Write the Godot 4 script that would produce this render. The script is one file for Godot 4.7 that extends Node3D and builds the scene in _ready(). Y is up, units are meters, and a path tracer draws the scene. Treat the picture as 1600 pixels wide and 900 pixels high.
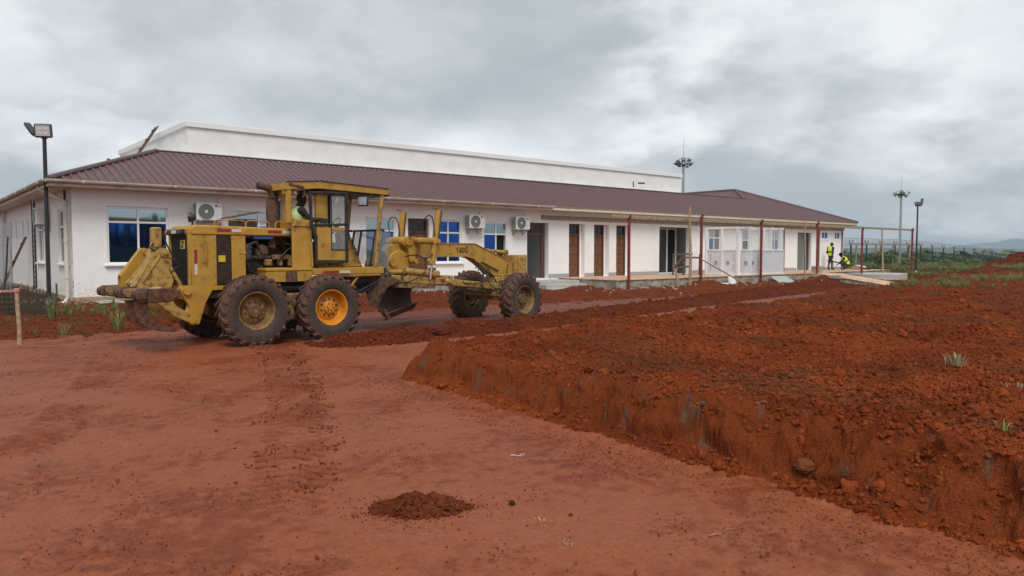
extends Node3D
# A construction yard of red earth: a motor grader working in front of a long white building.
# World: camera at the origin, 1.72 m up, looking along -Z. The building has its own frame (x along its front, z out of it).

const P0 := Vector3(-12.4075, 0, -21.0)      # the building's near corner
const BTURN := 0.69534                        # its front runs 39.84 degrees off the X axis
const G0 := Vector3(-4.917, 0, -14.91)        # the grader, on the ground between its tandem wheels
const GTURN := 0.76794                        # 44 degrees
const FLOOR := 0.58

var rng := RandomNumberGenerator.new()
var names := {}
var M := {}
var bu := Vector3(0.7678, 0, -0.6407)
var bn := Vector3(0.6407, 0, 0.7678)          # out of the front wall


class MB:
	var v := PackedVector3Array()
	var n := PackedVector3Array()
	var c := PackedColorArray()
	var x := Transform3D()
	var col := Color(1, 1, 1)
	func tn(a: Vector3, b: Vector3, d: Vector3, na: Vector3, nb: Vector3, nd: Vector3):
		v.append(x * a); v.append(x * d); v.append(x * b)
		n.append((x.basis * na).normalized()); n.append((x.basis * nd).normalized()); n.append((x.basis * nb).normalized())
		c.append(col); c.append(col); c.append(col)
	func tri(a: Vector3, b: Vector3, d: Vector3):
		var m := (b - a).cross(d - a).normalized()
		tn(a, b, d, m, m, m)
	func quad(a: Vector3, b: Vector3, d: Vector3, e: Vector3):
		var m := (d - a).cross(e - b).normalized()
		tn(a, b, d, m, m, m); tn(a, d, e, m, m, m)
	func box(at: Vector3, size: Vector3, bev := 0.0, rot := Basis()):
		var h := size / 2.0
		var k := minf(bev, minf(h.x, minf(h.y, h.z)) * 0.9)
		var ax := [Vector3.RIGHT, Vector3.UP, Vector3.BACK]
		for i in 3:
			for s in [-1.0, 1.0]:
				var nn: Vector3 = ax[i] * s
				var a: Vector3 = ax[(i + 1) % 3]
				var b: Vector3 = ax[(i + 2) % 3] * s
				var ha := h[(i + 1) % 3] - k
				var hb := h[(i + 2) % 3] - k
				var o := nn * h[i]
				quad(at + rot * (o - a * ha - b * hb), at + rot * (o + a * ha - b * hb), at + rot * (o + a * ha + b * hb), at + rot * (o - a * ha + b * hb))
		if k <= 0.0:
			return
		for i in 3:
			var j := (i + 1) % 3
			var l := (i + 2) % 3
			for sj in [-1.0, 1.0]:
				for sl in [-1.0, 1.0]:
					var d: Vector3 = ax[i] * (h[i] - k)
					var p: Vector3 = ax[j] * (h[j] * sj) + ax[l] * ((h[l] - k) * sl)
					var q: Vector3 = ax[j] * ((h[j] - k) * sj) + ax[l] * (h[l] * sl)
					if sj * sl > 0: quad(at + rot * (p - d), at + rot * (p + d), at + rot * (q + d), at + rot * (q - d)) if false else quad(at + rot * (q - d), at + rot * (q + d), at + rot * (p + d), at + rot * (p - d))
					else: quad(at + rot * (p - d), at + rot * (p + d), at + rot * (q + d), at + rot * (q - d))
		for sx in [-1.0, 1.0]:
			for sy in [-1.0, 1.0]:
				for sz in [-1.0, 1.0]:
					var a := at + rot * Vector3(h.x * sx, (h.y - k) * sy, (h.z - k) * sz)
					var b := at + rot * Vector3((h.x - k) * sx, h.y * sy, (h.z - k) * sz)
					var d := at + rot * Vector3((h.x - k) * sx, (h.y - k) * sy, h.z * sz)
					if sx * sy * sz > 0: tri(a, b, d)
					else: tri(a, d, b)
	func bar(a: Vector3, b: Vector3, w: float, h: float, bev := 0.0, up := Vector3.UP):
		var d := b - a
		var f := d.normalized()
		var u := up if absf(f.dot(up)) < 0.98 else Vector3.RIGHT
		var s := f.cross(u).normalized()
		u = s.cross(f)
		box((a + b) / 2.0, Vector3(d.length(), h, w), bev, Basis(f, u, s))
	func ring(p: Vector3, f: Vector3, seg: int) -> Array:
		var u := Vector3.UP if absf(f.dot(Vector3.UP)) < 0.9 else Vector3.RIGHT
		var s := f.cross(u).normalized()
		u = s.cross(f)
		var out := []
		for i in seg:
			var a := TAU * i / seg
			out.append(s * cos(a) + u * sin(a))
		return out
	func cyl(a: Vector3, b: Vector3, ra: float, rb := -1.0, seg := 12, caps := true):
		if rb < 0.0: rb = ra
		var f := (b - a).normalized()
		var r := ring(a, f, seg)
		for i in seg:
			var j := (i + 1) % seg
			tn(a + r[i] * ra, b + r[i] * rb, b + r[j] * rb, r[i], r[i], r[j])
			tn(a + r[i] * ra, b + r[j] * rb, a + r[j] * ra, r[i], r[j], r[j])
			if caps:
				if ra > 0.001: tn(a, a + r[i] * ra, a + r[j] * ra, -f, -f, -f)
				if rb > 0.001: tn(b, b + r[j] * rb, b + r[i] * rb, f, f, f)
	func tube(p: Array, r: float, seg := 6, r2 := -1.0):
		if r2 < 0.0: r2 = r
		var prev := []
		var s := Vector3.ZERO
		for i in p.size():
			var f: Vector3 = (p[mini(i + 1, p.size() - 1)] - p[maxi(i - 1, 0)]).normalized()
			if i == 0:
				var u := Vector3.UP if absf(f.dot(Vector3.UP)) < 0.9 else Vector3.RIGHT
				s = f.cross(u).normalized()
			else:
				s = (s - f * s.dot(f)).normalized()
			var u2 := s.cross(f)
			var cur := []
			for k in seg:
				var a := TAU * k / seg
				cur.append(s * cos(a) + u2 * sin(a))
			var rr := lerpf(r, r2, float(i) / maxi(1, p.size() - 1))
			if i > 0:
				var rp := lerpf(r, r2, float(i - 1) / maxi(1, p.size() - 1))
				for k in seg:
					var l := (k + 1) % seg
					var a0: Vector3 = p[i - 1]
					var b0: Vector3 = p[i]
					tn(a0 + prev[k] * rp, b0 + cur[k] * rr, b0 + cur[l] * rr, prev[k], cur[k], cur[l])
					tn(a0 + prev[k] * rp, b0 + cur[l] * rr, a0 + prev[l] * rp, prev[k], cur[l], prev[l])
			if i == 0 or i == p.size() - 1:
				for k in seg:
					var l := (k + 1) % seg
					if i == 0: tri(p[i], p[i] + cur[k] * rr, p[i] + cur[l] * rr)
					else: tri(p[i], p[i] + cur[l] * rr, p[i] + cur[k] * rr)
			prev = cur
	# profile: points (radius, along axis); axis is local Z
	func lathe(at: Vector3, prof: Array, seg := 32, cols := []):
		for j in prof.size() - 1:
			var p: Vector2 = prof[j]
			var q: Vector2 = prof[j + 1]
			var nn := Vector2(q.y - p.y, -(q.x - p.x)).normalized()
			var keep := col
			if cols.size(): col = cols[j]
			for i in seg:
				var a := TAU * i / seg
				var b := TAU * (i + 1) / seg
				var ca := Vector3(cos(a), sin(a), 0)
				var cb := Vector3(cos(b), sin(b), 0)
				var n1 := ca * nn.x + Vector3(0, 0, nn.y)
				var n2 := cb * nn.x + Vector3(0, 0, nn.y)
				var z1 := Vector3(0, 0, p.y)
				var z2 := Vector3(0, 0, q.y)
				if p.x > 0.0001: tn(at + ca * p.x + z1, at + cb * p.x + z1, at + cb * q.x + z2, n1, n2, n2)
				if q.x > 0.0001: tn(at + ca * p.x + z1, at + cb * q.x + z2, at + ca * q.x + z2, n1, n2, n1)
			col = keep
	# an outline in the XY plane (anticlockwise), z0 to z1
	func prism(poly: Array, z0: float, z1: float, bev := 0.0):
		var pts := PackedVector2Array(poly)
		var area := 0.0
		for i in pts.size():
			area += pts[i].cross(pts[(i + 1) % pts.size()])
		if area < 0: pts.reverse()
		var inner := pts
		if bev > 0.0:
			var off := Geometry2D.offset_polygon(pts, -bev)
			if off.size() == 1 and off[0].size() == pts.size():
				# match the first vertex
				var o: PackedVector2Array = off[0]
				var best := 0
				for i in o.size():
					if o[i].distance_to(pts[0]) < o[best].distance_to(pts[0]): best = i
				inner = PackedVector2Array()
				for i in o.size(): inner.append(o[(i + best) % o.size()])
			else: bev = 0.0
		var id := Geometry2D.triangulate_polygon(inner)
		for i in range(0, id.size(), 3):
			var a := inner[id[i]]
			var b := inner[id[i + 1]]
			var d := inner[id[i + 2]]
			if (b - a).cross(d - a) < 0:
				var w := b
				b = d
				d = w
			tri(Vector3(a.x, a.y, z1), Vector3(b.x, b.y, z1), Vector3(d.x, d.y, z1))
			tri(Vector3(a.x, a.y, z0), Vector3(d.x, d.y, z0), Vector3(b.x, b.y, z0))
		for i in pts.size():
			var j := (i + 1) % pts.size()
			var a := pts[i]
			var b := pts[j]
			quad(Vector3(a.x, a.y, z0 + bev), Vector3(b.x, b.y, z0 + bev), Vector3(b.x, b.y, z1 - bev), Vector3(a.x, a.y, z1 - bev))
			if bev > 0.0:
				var p := inner[i]
				var q := inner[j]
				quad(Vector3(a.x, a.y, z1 - bev), Vector3(b.x, b.y, z1 - bev), Vector3(q.x, q.y, z1), Vector3(p.x, p.y, z1))
				quad(Vector3(p.x, p.y, z0), Vector3(q.x, q.y, z0), Vector3(b.x, b.y, z0 + bev), Vector3(a.x, a.y, z0 + bev))
	func ball(at: Vector3, r: Vector3, seg := 10, rows := 6):
		for j in rows:
			var t0 := PI * j / rows
			var t1 := PI * (j + 1) / rows
			for i in seg:
				var a := TAU * i / seg
				var b := TAU * (i + 1) / seg
				var p := [Vector3(sin(t0) * cos(a), cos(t0), sin(t0) * sin(a)), Vector3(sin(t0) * cos(b), cos(t0), sin(t0) * sin(b)), Vector3(sin(t1) * cos(b), cos(t1), sin(t1) * sin(b)), Vector3(sin(t1) * cos(a), cos(t1), sin(t1) * sin(a))]
				var m := []
				for q in p: m.append((q / r).normalized())
				if j > 0: tn(at + p[0] * r, at + p[1] * r, at + p[2] * r, m[0], m[1], m[2])
				if j < rows - 1: tn(at + p[0] * r, at + p[2] * r, at + p[3] * r, m[0], m[2], m[3])
	func mesh() -> ArrayMesh:
		var arr := []
		arr.resize(Mesh.ARRAY_MAX)
		arr[Mesh.ARRAY_VERTEX] = v
		arr[Mesh.ARRAY_NORMAL] = n
		arr[Mesh.ARRAY_COLOR] = c
		var m := ArrayMesh.new()
		m.add_surface_from_arrays(Mesh.PRIMITIVE_TRIANGLES, arr)
		return m


func numbered(s: String) -> String:
	names[s] = names.get(s, -1) + 1
	return s if names[s] == 0 else "%s_%03d" % [s, names[s]]

func tag(o: Node, label: String, category: String, group := "", kind := ""):
	if label: o.set_meta("label", label)
	if category: o.set_meta("category", category)
	if group: o.set_meta("group", group)
	if kind: o.set_meta("kind", kind)
	return o

func put(called: String, m, mat: Material, parent: Node = null) -> MeshInstance3D:
	var o := MeshInstance3D.new()
	o.mesh = m.mesh() if m is MB else m
	o.material_override = mat
	if parent == null:
		o.name = numbered(called)
		add_child(o)
	else:
		o.name = called
		parent.add_child(o, true)
	return o

func part(called: String, parent: Node, at := Vector3.ZERO, turn := 0.0) -> Node3D:
	var o := Node3D.new()
	o.name = called
	parent.add_child(o, true)
	o.position = at
	o.rotation.y = turn
	return o

func thing(called: String, label: String, category: String, at := Vector3.ZERO, turn := 0.0, group := "") -> Node3D:
	var o := Node3D.new()
	o.name = numbered(called)
	add_child(o)
	o.position = at
	o.rotation.y = turn
	tag(o, label, category, group)
	return o

func copy(src: Node3D, at: Vector3, turn: float, label: String, scale := 1.0) -> Node3D:
	var stem: String = src.get_meta("stem", str(src.name))
	var o: Node3D = src.duplicate()
	o.name = numbered(stem)
	add_child(o)
	o.position = at
	o.rotation = Vector3(0, turn, 0)
	o.scale = Vector3.ONE * scale
	o.set_meta("label", label)
	return o

func structure(called: String, m, mat: Material) -> MeshInstance3D:
	var o := put(called, m, mat)
	o.set_meta("kind", "structure")
	return o

func bw(x: float, y: float, z: float) -> Vector3:   # building frame to world
	return P0 + bu * x + bn * z + Vector3(0, y, 0)

func lin(r: float, g: float, b: float) -> Color:    # real-world base colour, as material colours want it
	return Color(r, g, b).linear_to_srgb()

func noise(freq: float, octaves := 4, type := FastNoiseLite.TYPE_SIMPLEX_SMOOTH, sd := 1) -> FastNoiseLite:
	var f := FastNoiseLite.new()
	f.seed = sd
	f.noise_type = type
	f.frequency = freq
	f.fractal_octaves = octaves
	f.fractal_type = FastNoiseLite.FRACTAL_FBM if octaves > 1 else FastNoiseLite.FRACTAL_NONE
	return f

func tex(freq: float, stops: Array, size := 512, octaves := 5, sd := 1, type := FastNoiseLite.TYPE_SIMPLEX_SMOOTH) -> ImageTexture:
	# stops: [position, linear colour]
	var im := noise(freq, octaves, type, sd).get_seamless_image(size, size)
	var g := Gradient.new()
	g.offsets = PackedFloat32Array(stops.map(func(s): return s[0]))
	g.colors = PackedColorArray(stops.map(func(s): return s[1]))
	var lut := []
	for i in 256: lut.append(g.sample(i / 255.0))
	var src := im.get_data()
	var bytes := PackedByteArray()
	bytes.resize(size * size * 3)
	for i in size * size:
		var q: Color = lut[src[i]]
		bytes[i * 3] = q.r8
		bytes[i * 3 + 1] = q.g8
		bytes[i * 3 + 2] = q.b8
	return ImageTexture.create_from_image(Image.create_from_data(size, size, false, Image.FORMAT_RGB8, bytes))

func grey(freq: float, lo: float, hi: float, sd := 1, octaves := 5, type := FastNoiseLite.TYPE_SIMPLEX_SMOOTH) -> ImageTexture:
	return tex(freq, [[0.0, Color(lo, lo, lo)], [1.0, Color(hi, hi, hi)]], 512, octaves, sd, type)

func mat(called: String, color: Color, rough := 0.8, metal := 0.0, opt := {}) -> StandardMaterial3D:
	var m := StandardMaterial3D.new()
	m.resource_name = called
	m.albedo_color = color
	m.roughness = rough
	m.metallic = metal
	if opt.has("tex"):
		m.albedo_texture = opt.tex
		m.uv1_triplanar = true
		m.uv1_scale = Vector3.ONE * opt.get("scale", 1.0)
		m.uv1_world_triplanar = opt.get("world", false)
	if opt.has("bump"):
		m.uv1_triplanar = true
		m.uv1_scale = Vector3.ONE * opt.get("scale", 1.0)
		m.uv1_world_triplanar = opt.get("world", false)
		m.heightmap_enabled = true
		m.heightmap_texture = opt.bump
		m.heightmap_scale = opt.get("depth", 1.0)
	if opt.has("rough_tex"):
		m.roughness_texture = opt.rough_tex
	m.vertex_color_use_as_albedo = opt.get("vc", false)
	if opt.has("alpha"):
		m.transparency = BaseMaterial3D.TRANSPARENCY_ALPHA
		m.albedo_color.a = opt.alpha
	if opt.has("back"):
		m.backlight_enabled = true
		m.backlight = opt.back
	m.metallic_specular = opt.get("spec", 0.5)
	m.cull_mode = BaseMaterial3D.CULL_DISABLED
	M[called] = m
	return m


func materials():
	var fine := grey(0.02, 0.0, 1.0, 3)
	var coarse := grey(0.006, 0.0, 1.0, 5)
	var grainy := grey(0.08, 0.0, 1.0, 7, 3)
	var w := tex(0.007, [[0.0, lin(.80, .785, .77)], [0.3, lin(.85, .84, .83)], [1.0, lin(.875, .865, .855)]], 512, 6, 11)
	mat("wall_paint", Color.WHITE, 0.92, 0, {"tex": w, "scale": 0.35, "bump": fine, "depth": 0.25})
	var hw := tex(0.006, [[0.0, lin(.70, .69, .68)], [0.5, lin(.78, .775, .77)], [1.0, lin(.82, .815, .81)]], 512, 6, 12)
	mat("hall_paint", Color.WHITE, 0.9, 0, {"tex": hw, "scale": 0.25, "bump": fine, "depth": 0.3})
	mat("coping", lin(.80, .79, .78), 0.7)
	mat("grey_paint", lin(.36, .36, .36), 0.8)
	var rf := tex(0.01, [[0.0, lin(.10, .054, .056)], [0.5, lin(.13, .072, .075)], [1.0, lin(.155, .09, .092)]], 512, 5, 13)
	mat("roof_paint", Color.WHITE, 0.55, 0, {"tex": rf, "scale": 0.6})
	mat("cap_paint", lin(.12, .076, .076), 0.55)
	mat("cream", lin(.62, .55, .46), 0.6, 0, {"tex": tex(0.01, [[0.0, lin(.70, .64, .56)], [0.5, Color.WHITE], [1.0, Color.WHITE]], 256, 5, 14), "scale": 0.7})
	mat("fascia_yellow", lin(.68, .61, .45), 0.7, 0, {"tex": tex(0.015, [[0.0, lin(.55, .5, .42)], [0.45, Color.WHITE], [1.0, Color.WHITE]], 256, 5, 15), "scale": 0.6})
	mat("soffit", lin(.70, .67, .64), 0.9)
	mat("white_frame", lin(.86, .86, .86), 0.45)
	mat("blue_glass", lin(.035, .105, .36), 0.04, 0.95)
	mat("clear_glass", lin(.36, .43, .44), 0.03, 0.9)
	mat("cab_glass", lin(.25, .29, .29), 0.05, 0.0, {"alpha": 0.30})
	mat("pane", lin(.75, .80, .80), 0.05, 0.0, {"alpha": 0.12})
	var wood := tex(0.012, [[0.0, lin(.075, .028, .012)], [0.5, lin(.15, .06, .026)], [1.0, lin(.23, .105, .05)]], 512, 5, 16)
	mat("door_wood", Color.WHITE, 0.5, 0, {"tex": wood, "scale": 1.4})
	mat("door_frame", lin(.12, .04, .022), 0.55)
	var tim := tex(0.012, [[0.0, lin(.16, .12, .07)], [0.4, lin(.27, .21, .14)], [0.7, lin(.36, .29, .2)], [1.0, lin(.42, .35, .26)]], 512, 6, 17)
	mat("timber", Color.WHITE, 0.85, 0, {"tex": tim, "scale": 0.9})
	mat("pole_wood", lin(.82, .76, .68), 0.85, 0, {"tex": tex(0.03, [[0.0, lin(.24, .16, .1)], [0.5, lin(.46, .345, .24)], [1.0, lin(.58, .46, .34)]], 256, 5, 18), "scale": 1.2})
	var con := tex(0.009, [[0.0, lin(.16, .135, .10)], [0.35, lin(.27, .235, .185)], [0.6, lin(.34, .31, .26)], [1.0, lin(.46, .43, .38)]], 512, 6, 19)
	mat("concrete", Color.WHITE, 0.92, 0, {"tex": con, "scale": 0.5, "bump": fine, "depth": 0.6})
	mat("step_concrete", lin(.95, .95, .95), 0.9, 0, {"tex": tex(0.012, [[0.0, lin(.34, .33, .29)], [1.0, lin(.52, .51, .47)]], 256, 5, 20), "scale": 0.6})
	mat("screed", Color.WHITE, 0.9, 0, {"tex": tex(0.008, [[0.0, lin(.36, .2, .12)], [0.5, lin(.55, .34, .21)], [1.0, lin(.66, .47, .33)]], 512, 6, 21), "scale": 0.35})
	mat("plinth_stone", Color.WHITE, 0.9, 0, {"tex": tex(0.02, [[0.0, lin(.26, .18, .11)], [0.5, lin(.42, .32, .22)], [1.0, lin(.52, .43, .32)]], 512, 5, 22), "scale": 0.8, "bump": grainy, "depth": 1.5})
	mat("red_steel", Color.WHITE, 0.55, 0, {"tex": tex(0.012, [[0.0, lin(.13, .03, .022)], [0.5, lin(.20, .028, .026)], [1.0, lin(.25, .045, .04)]], 256, 5, 23), "scale": 1.0})
	mat("black_steel", lin(.022, .025, .028), 0.45, 0.1)
	mat("galvanised", lin(.38, .40, .41), 0.5, 0.5)
	mat("lamp_metal", lin(.10, .10, .105), 0.5, 0.3)
	mat("lamp_lens", lin(.55, .55, .57), 0.25, 0.2)
	mat("lamp_reflector", lin(.62, .55, .55), 0.4)
	mat("ac_white", lin(.66, .66, .64), 0.5)
	mat("ac_dark", lin(.14, .145, .145), 0.6)
	mat("ac_grille", lin(.27, .28, .28), 0.6)
	mat("logo_red", lin(.30, .015, .05), 0.5)
	mat("logo_grey", lin(.10, .10, .10), 0.6)
	mat("pipe_white", lin(.66, .62, .56), 0.5)
	mat("film", lin(.76, .80, .86), 0.4)
	mat("film_red", lin(.42, .12, .12), 0.5)
	mat("film_ink", lin(.05, .05, .06), 0.6)
	# the grader
	var yel := tex(0.007, [[0.0, lin(.12, .062, .022)], [0.17, lin(.25, .14, .036)], [0.28, lin(.37, .200, .028)], [0.55, lin(.43, .232, .031)], [0.85, lin(.46, .250, .036)], [1.0, lin(.38, .215, .045)]], 512, 8, 24)
	mat("grader_yellow", Color.WHITE, 0.5, 0, {"tex": yel, "scale": 0.7})
	var yel2 := tex(0.012, [[0.0, lin(.075, .042, .022)], [0.25, lin(.16, .09, .035)], [0.40, lin(.30, .17, .044)], [0.6, lin(.40, .235, .052)], [1.0, lin(.42, .26, .07)]], 512, 8, 25)
	mat("worn_yellow", Color.WHITE, 0.6, 0, {"tex": yel2, "scale": 1.0})
	var yel3 := tex(0.012, [[0.0, lin(.06, .034, .02)], [0.4, lin(.13, .07, .032)], [0.6, lin(.24, .135, .042)], [1.0, lin(.34, .2, .055)]], 512, 8, 26)
	mat("muddy_yellow", Color.WHITE, 0.75, 0, {"tex": yel3, "scale": 1.1})
	mat("orange_rim", Color.WHITE, 0.42, 0, {"tex": tex(0.012, [[0.0, lin(.2, .08, .03)], [0.3, lin(.58, .21, .012)], [1.0, lin(.68, .27, .016)]], 256, 6, 27), "scale": 1.2})
	mat("dusty_rim", Color.WHITE, 0.7, 0, {"tex": tex(0.014, [[0.0, lin(.07, .035, .018)], [0.45, lin(.17, .092, .034)], [0.7, lin(.27, .15, .045)], [1.0, lin(.32, .19, .06)]], 256, 6, 28), "scale": 1.6})
	mat("rubber", Color.WHITE, 0.85, 0, {"vc": true, "tex": tex(0.02, [[0.0, lin(.55, .52, .5)], [0.5, lin(.85, .85, .85)], [1.0, Color.WHITE]], 512, 6, 29), "scale": 1.4, "bump": grainy, "depth": 1.2})
	mat("dark_metal", Color.WHITE, 0.6, 0.2, {"tex": tex(0.015, [[0.0, lin(.012, .011, .01)], [0.6, lin(.03, .026, .023)], [1.0, lin(.07, .055, .042)]], 256, 6, 30), "scale": 1.2})
	mat("grease", Color.WHITE, 0.5, 0.1, {"tex": tex(0.02, [[0.0, lin(.010, .009, .008)], [0.5, lin(.03, .022, .017)], [1.0, lin(.085, .052, .03)]], 256, 6, 31), "scale": 2.0})
	mat("rust", Color.WHITE, 0.85, 0.1, {"tex": tex(0.02, [[0.0, lin(.045, .022, .013)], [0.5, lin(.10, .052, .034)], [1.0, lin(.18, .095, .05)]], 256, 6, 32), "scale": 1.5})
	mat("worn_steel", Color.WHITE, 0.45, 0.5, {"tex": tex(0.015, [[0.0, lin(.05, .032, .027)], [0.5, lin(.12, .085, .075)], [1.0, lin(.2, .16, .15)]], 256, 6, 33), "scale": 1.4})
	mat("muddy_steel", Color.WHITE, 0.85, 0.0, {"spec": 0.25, "tex": tex(0.02, [[0.0, lin(.04, .02, .015)], [0.5, lin(.11, .052, .036)], [1.0, lin(.17, .085, .055)]], 256, 6, 34), "scale": 1.3})
	mat("chrome", lin(.55, .55, .56), 0.2, 1.0)
	mat("hose", lin(.018, .017, .017), 0.6)
	mat("mesh_black", lin(.02, .021, .021), 0.7)
	mat("reflector_red", lin(.28, .012, .022), 0.4)
	mat("reflector_white", lin(.55, .52, .48), 0.4)
	mat("sticker", lin(.60, .42, .03), 0.5)
	mat("black_ink", lin(.012, .012, .012), 0.6)
	mat("lamp_orange", lin(.55, .10, .02), 0.3)
	mat("blue_cover", lin(.02, .11, .36), 0.5)
	mat("seat", lin(.03, .03, .032), 0.8)
	mat("blade_steel", Color.WHITE, 0.75, 0.0, {"spec": 0.25, "tex": tex(0.02, [[0.0, lin(.022, .012, .009)], [0.5, lin(.05, .026, .018)], [1.0, lin(.10, .05, .033)]], 256, 6, 44), "scale": 1.3})
	mat("old_timber", lin(.115, .08, .06), 0.9)
	# people
	mat("person", Color.WHITE, 0.85, 0, {"vc": true})
	mat("hi_vis", lin(.62, .78, .05), 0.7)
	mat("pale_vest", lin(.52, .66, .34), 0.8)
	mat("orange_tape", lin(.75, .30, .03), 0.6)
	mat("silver_tape", lin(.6, .62, .6), 0.4)
	mat("helmet", lin(.75, .58, .03), 0.35)
	# land
	mat("far_hill", lin(.05, .075, .045), 0.95)
	var gr := tex(0.03, [[0.0, lin(.5, .5, .45)], [1.0, Color.WHITE]], 256, 5, 35)
	mat("ground_soil", Color.WHITE, 0.55, 0, {"vc": true, "tex": grey(0.03, .84, 1.0, 36, 6), "scale": 1.3, "world": true, "bump": grainy, "depth": 0.22, "spec": 0.28})
	mat("loose_soil", Color.WHITE, 0.95, 0, {"vc": true, "tex": grey(0.05, .55, 1.0, 37, 5), "scale": 1.9, "world": true, "bump": grainy, "depth": 1.2, "spec": 0.2})
	mat("wet_soil", Color.WHITE, 0.48, 0, {"vc": true, "tex": grey(0.03, .75, 1.0, 38, 5), "scale": 1.0, "world": true, "spec": 0.3})
	mat("clod_soil", Color.WHITE, 0.97, 0, {"vc": true, "tex": grey(0.06, .72, 1.0, 39, 4), "scale": 3.0, "spec": 0.15})
	mat("leaf", Color.WHITE, 0.7, 0, {"vc": true, "back": Color(.25, .3, .1)})
	mat("bark", lin(.09, .07, .05), 0.9)
	mat("grass", Color.WHITE, 0.7, 0, {"vc": true, "back": Color(.3, .35, .12)})
	mat("rubble", lin(.50, .46, .42), 0.9)
	mat("white_scrap", lin(.72, .72, .72), 0.6)
	mat("tape_white", lin(.72, .68, .66), 0.5)
	mat("tape_red", lin(.42, .20, .18), 0.5)
	mat("net", lin(.045, .05, .035), 0.8)
	mat("fence_green", lin(.018, .04, .032), 0.55)
	mat("fence_wire", lin(.10, .13, .12), 0.5, 0.3)
	mat("razor", lin(.36, .37, .38), 0.4, 0.5)

# ---------------------------------------------------------------- sky, light, camera

func stage():
	var cam := Camera3D.new()
	cam.name = "camera"
	add_child(cam)
	cam.position = Vector3(0, 1.72, 0)
	cam.rotation.x = -atan(56.0 / 1160.0)
	cam.fov = rad_to_deg(2.0 * atan(450.0 / 1160.0))
	cam.near = 0.05
	cam.far = 20000.0
	cam.current = true
	var we := WorldEnvironment.new()
	we.name = "world"
	var env := Environment.new()
	env.background_mode = Environment.BG_SKY
	var sky := Sky.new()
	var sm := PanoramaSkyMaterial.new()
	sm.panorama = cloudy_sky()
	sky.sky_material = sm
	env.sky = sky
	env.background_energy_multiplier = 1.0
	env.tonemap_mode = Environment.TONE_MAPPER_LINEAR
	env.tonemap_exposure = 1.42
	env.sdfgi_enabled = true
	env.ssao_enabled = true
	env.ssil_enabled = true
	env.fog_enabled = true
	env.fog_density = 0.0002
	env.fog_light_color = Color(0.74, 0.80, 0.86)
	we.environment = env
	add_child(we)
	var sun := DirectionalLight3D.new()
	sun.name = "sun"
	sun.light_energy = 0.5
	sun.light_angular_distance = 25.0
	sun.light_color = Color(1.0, 0.985, 0.96)
	sun.shadow_enabled = true
	add_child(sun)
	sun.look_at_from_position(Vector3.ZERO, -Vector3(0.12, 0.80, 0.58))

func cloudy_sky() -> ImageTexture:
	var w := 4096
	var h := 2048
	var data := PackedFloat32Array()
	data.resize(w * h * 3)
	var big := noise(0.42, 3, FastNoiseLite.TYPE_SIMPLEX_SMOOTH, 88)
	var lump := noise(0.62, 6, FastNoiseLite.TYPE_SIMPLEX_SMOOTH, 14)
	lump.fractal_type = FastNoiseLite.FRACTAL_RIDGED
	lump.fractal_gain = 0.55
	var fluff := noise(1.15, 7, FastNoiseLite.TYPE_SIMPLEX_SMOOTH, 77)
	fluff.fractal_gain = 0.58
	for j in h / 2:
		var el := (0.5 - (j + 0.5) / h) * PI
		var s := 1.0 / (sin(el) + 0.30)
		var c := cos(el) * s
		var up := lerpf(1.04, 1.0, clampf(sin(el) / 0.3, 0.0, 1.0))
		for i in w:
			var az := (i + 0.5) / w * TAU
			var px := c * sin(az)
			var pz := c * cos(az)
			var b := fluff.get_noise_2d(px, pz)
			var a := big.get_noise_2d(px + b * 0.35, pz - b * 0.3)
			var r := lump.get_noise_2d(px - b * 0.2, pz + b * 0.2)
			var d := clampf(0.50 + a * 0.74 - r * 0.34 + b * 0.42, 0.0, 1.0)
			d = d * d * (3.0 - 2.0 * d)
			var k := (j * w + i) * 3
			data[k] = lerpf(0.320, 0.700, d) * up
			data[k + 1] = lerpf(0.360, 0.722, d) * up
			data[k + 2] = lerpf(0.385, 0.738, d) * up
	for k in range(w * h / 2 * 3, w * h * 3, 3):
		data[k] = 0.24; data[k + 1] = 0.23; data[k + 2] = 0.22
	return ImageTexture.create_from_image(Image.create_from_data(w, h, false, Image.FORMAT_RGBF, data.to_byte_array()))

# ---------------------------------------------------------------- land

var n_edge := FastNoiseLite.new()
var n_big := FastNoiseLite.new()
var n_mid := FastNoiseLite.new()
var n_fine := FastNoiseLite.new()
var n_cell := FastNoiseLite.new()
var n_cell2 := FastNoiseLite.new()
var n_patch := FastNoiseLite.new()
var n_crack := FastNoiseLite.new()
var n_face := FastNoiseLite.new()
var n_chip := FastNoiseLite.new()
var g_kind := 0
var g_col := Color.WHITE
var g_rut := 0.0
var g_loose := 0.0

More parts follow.
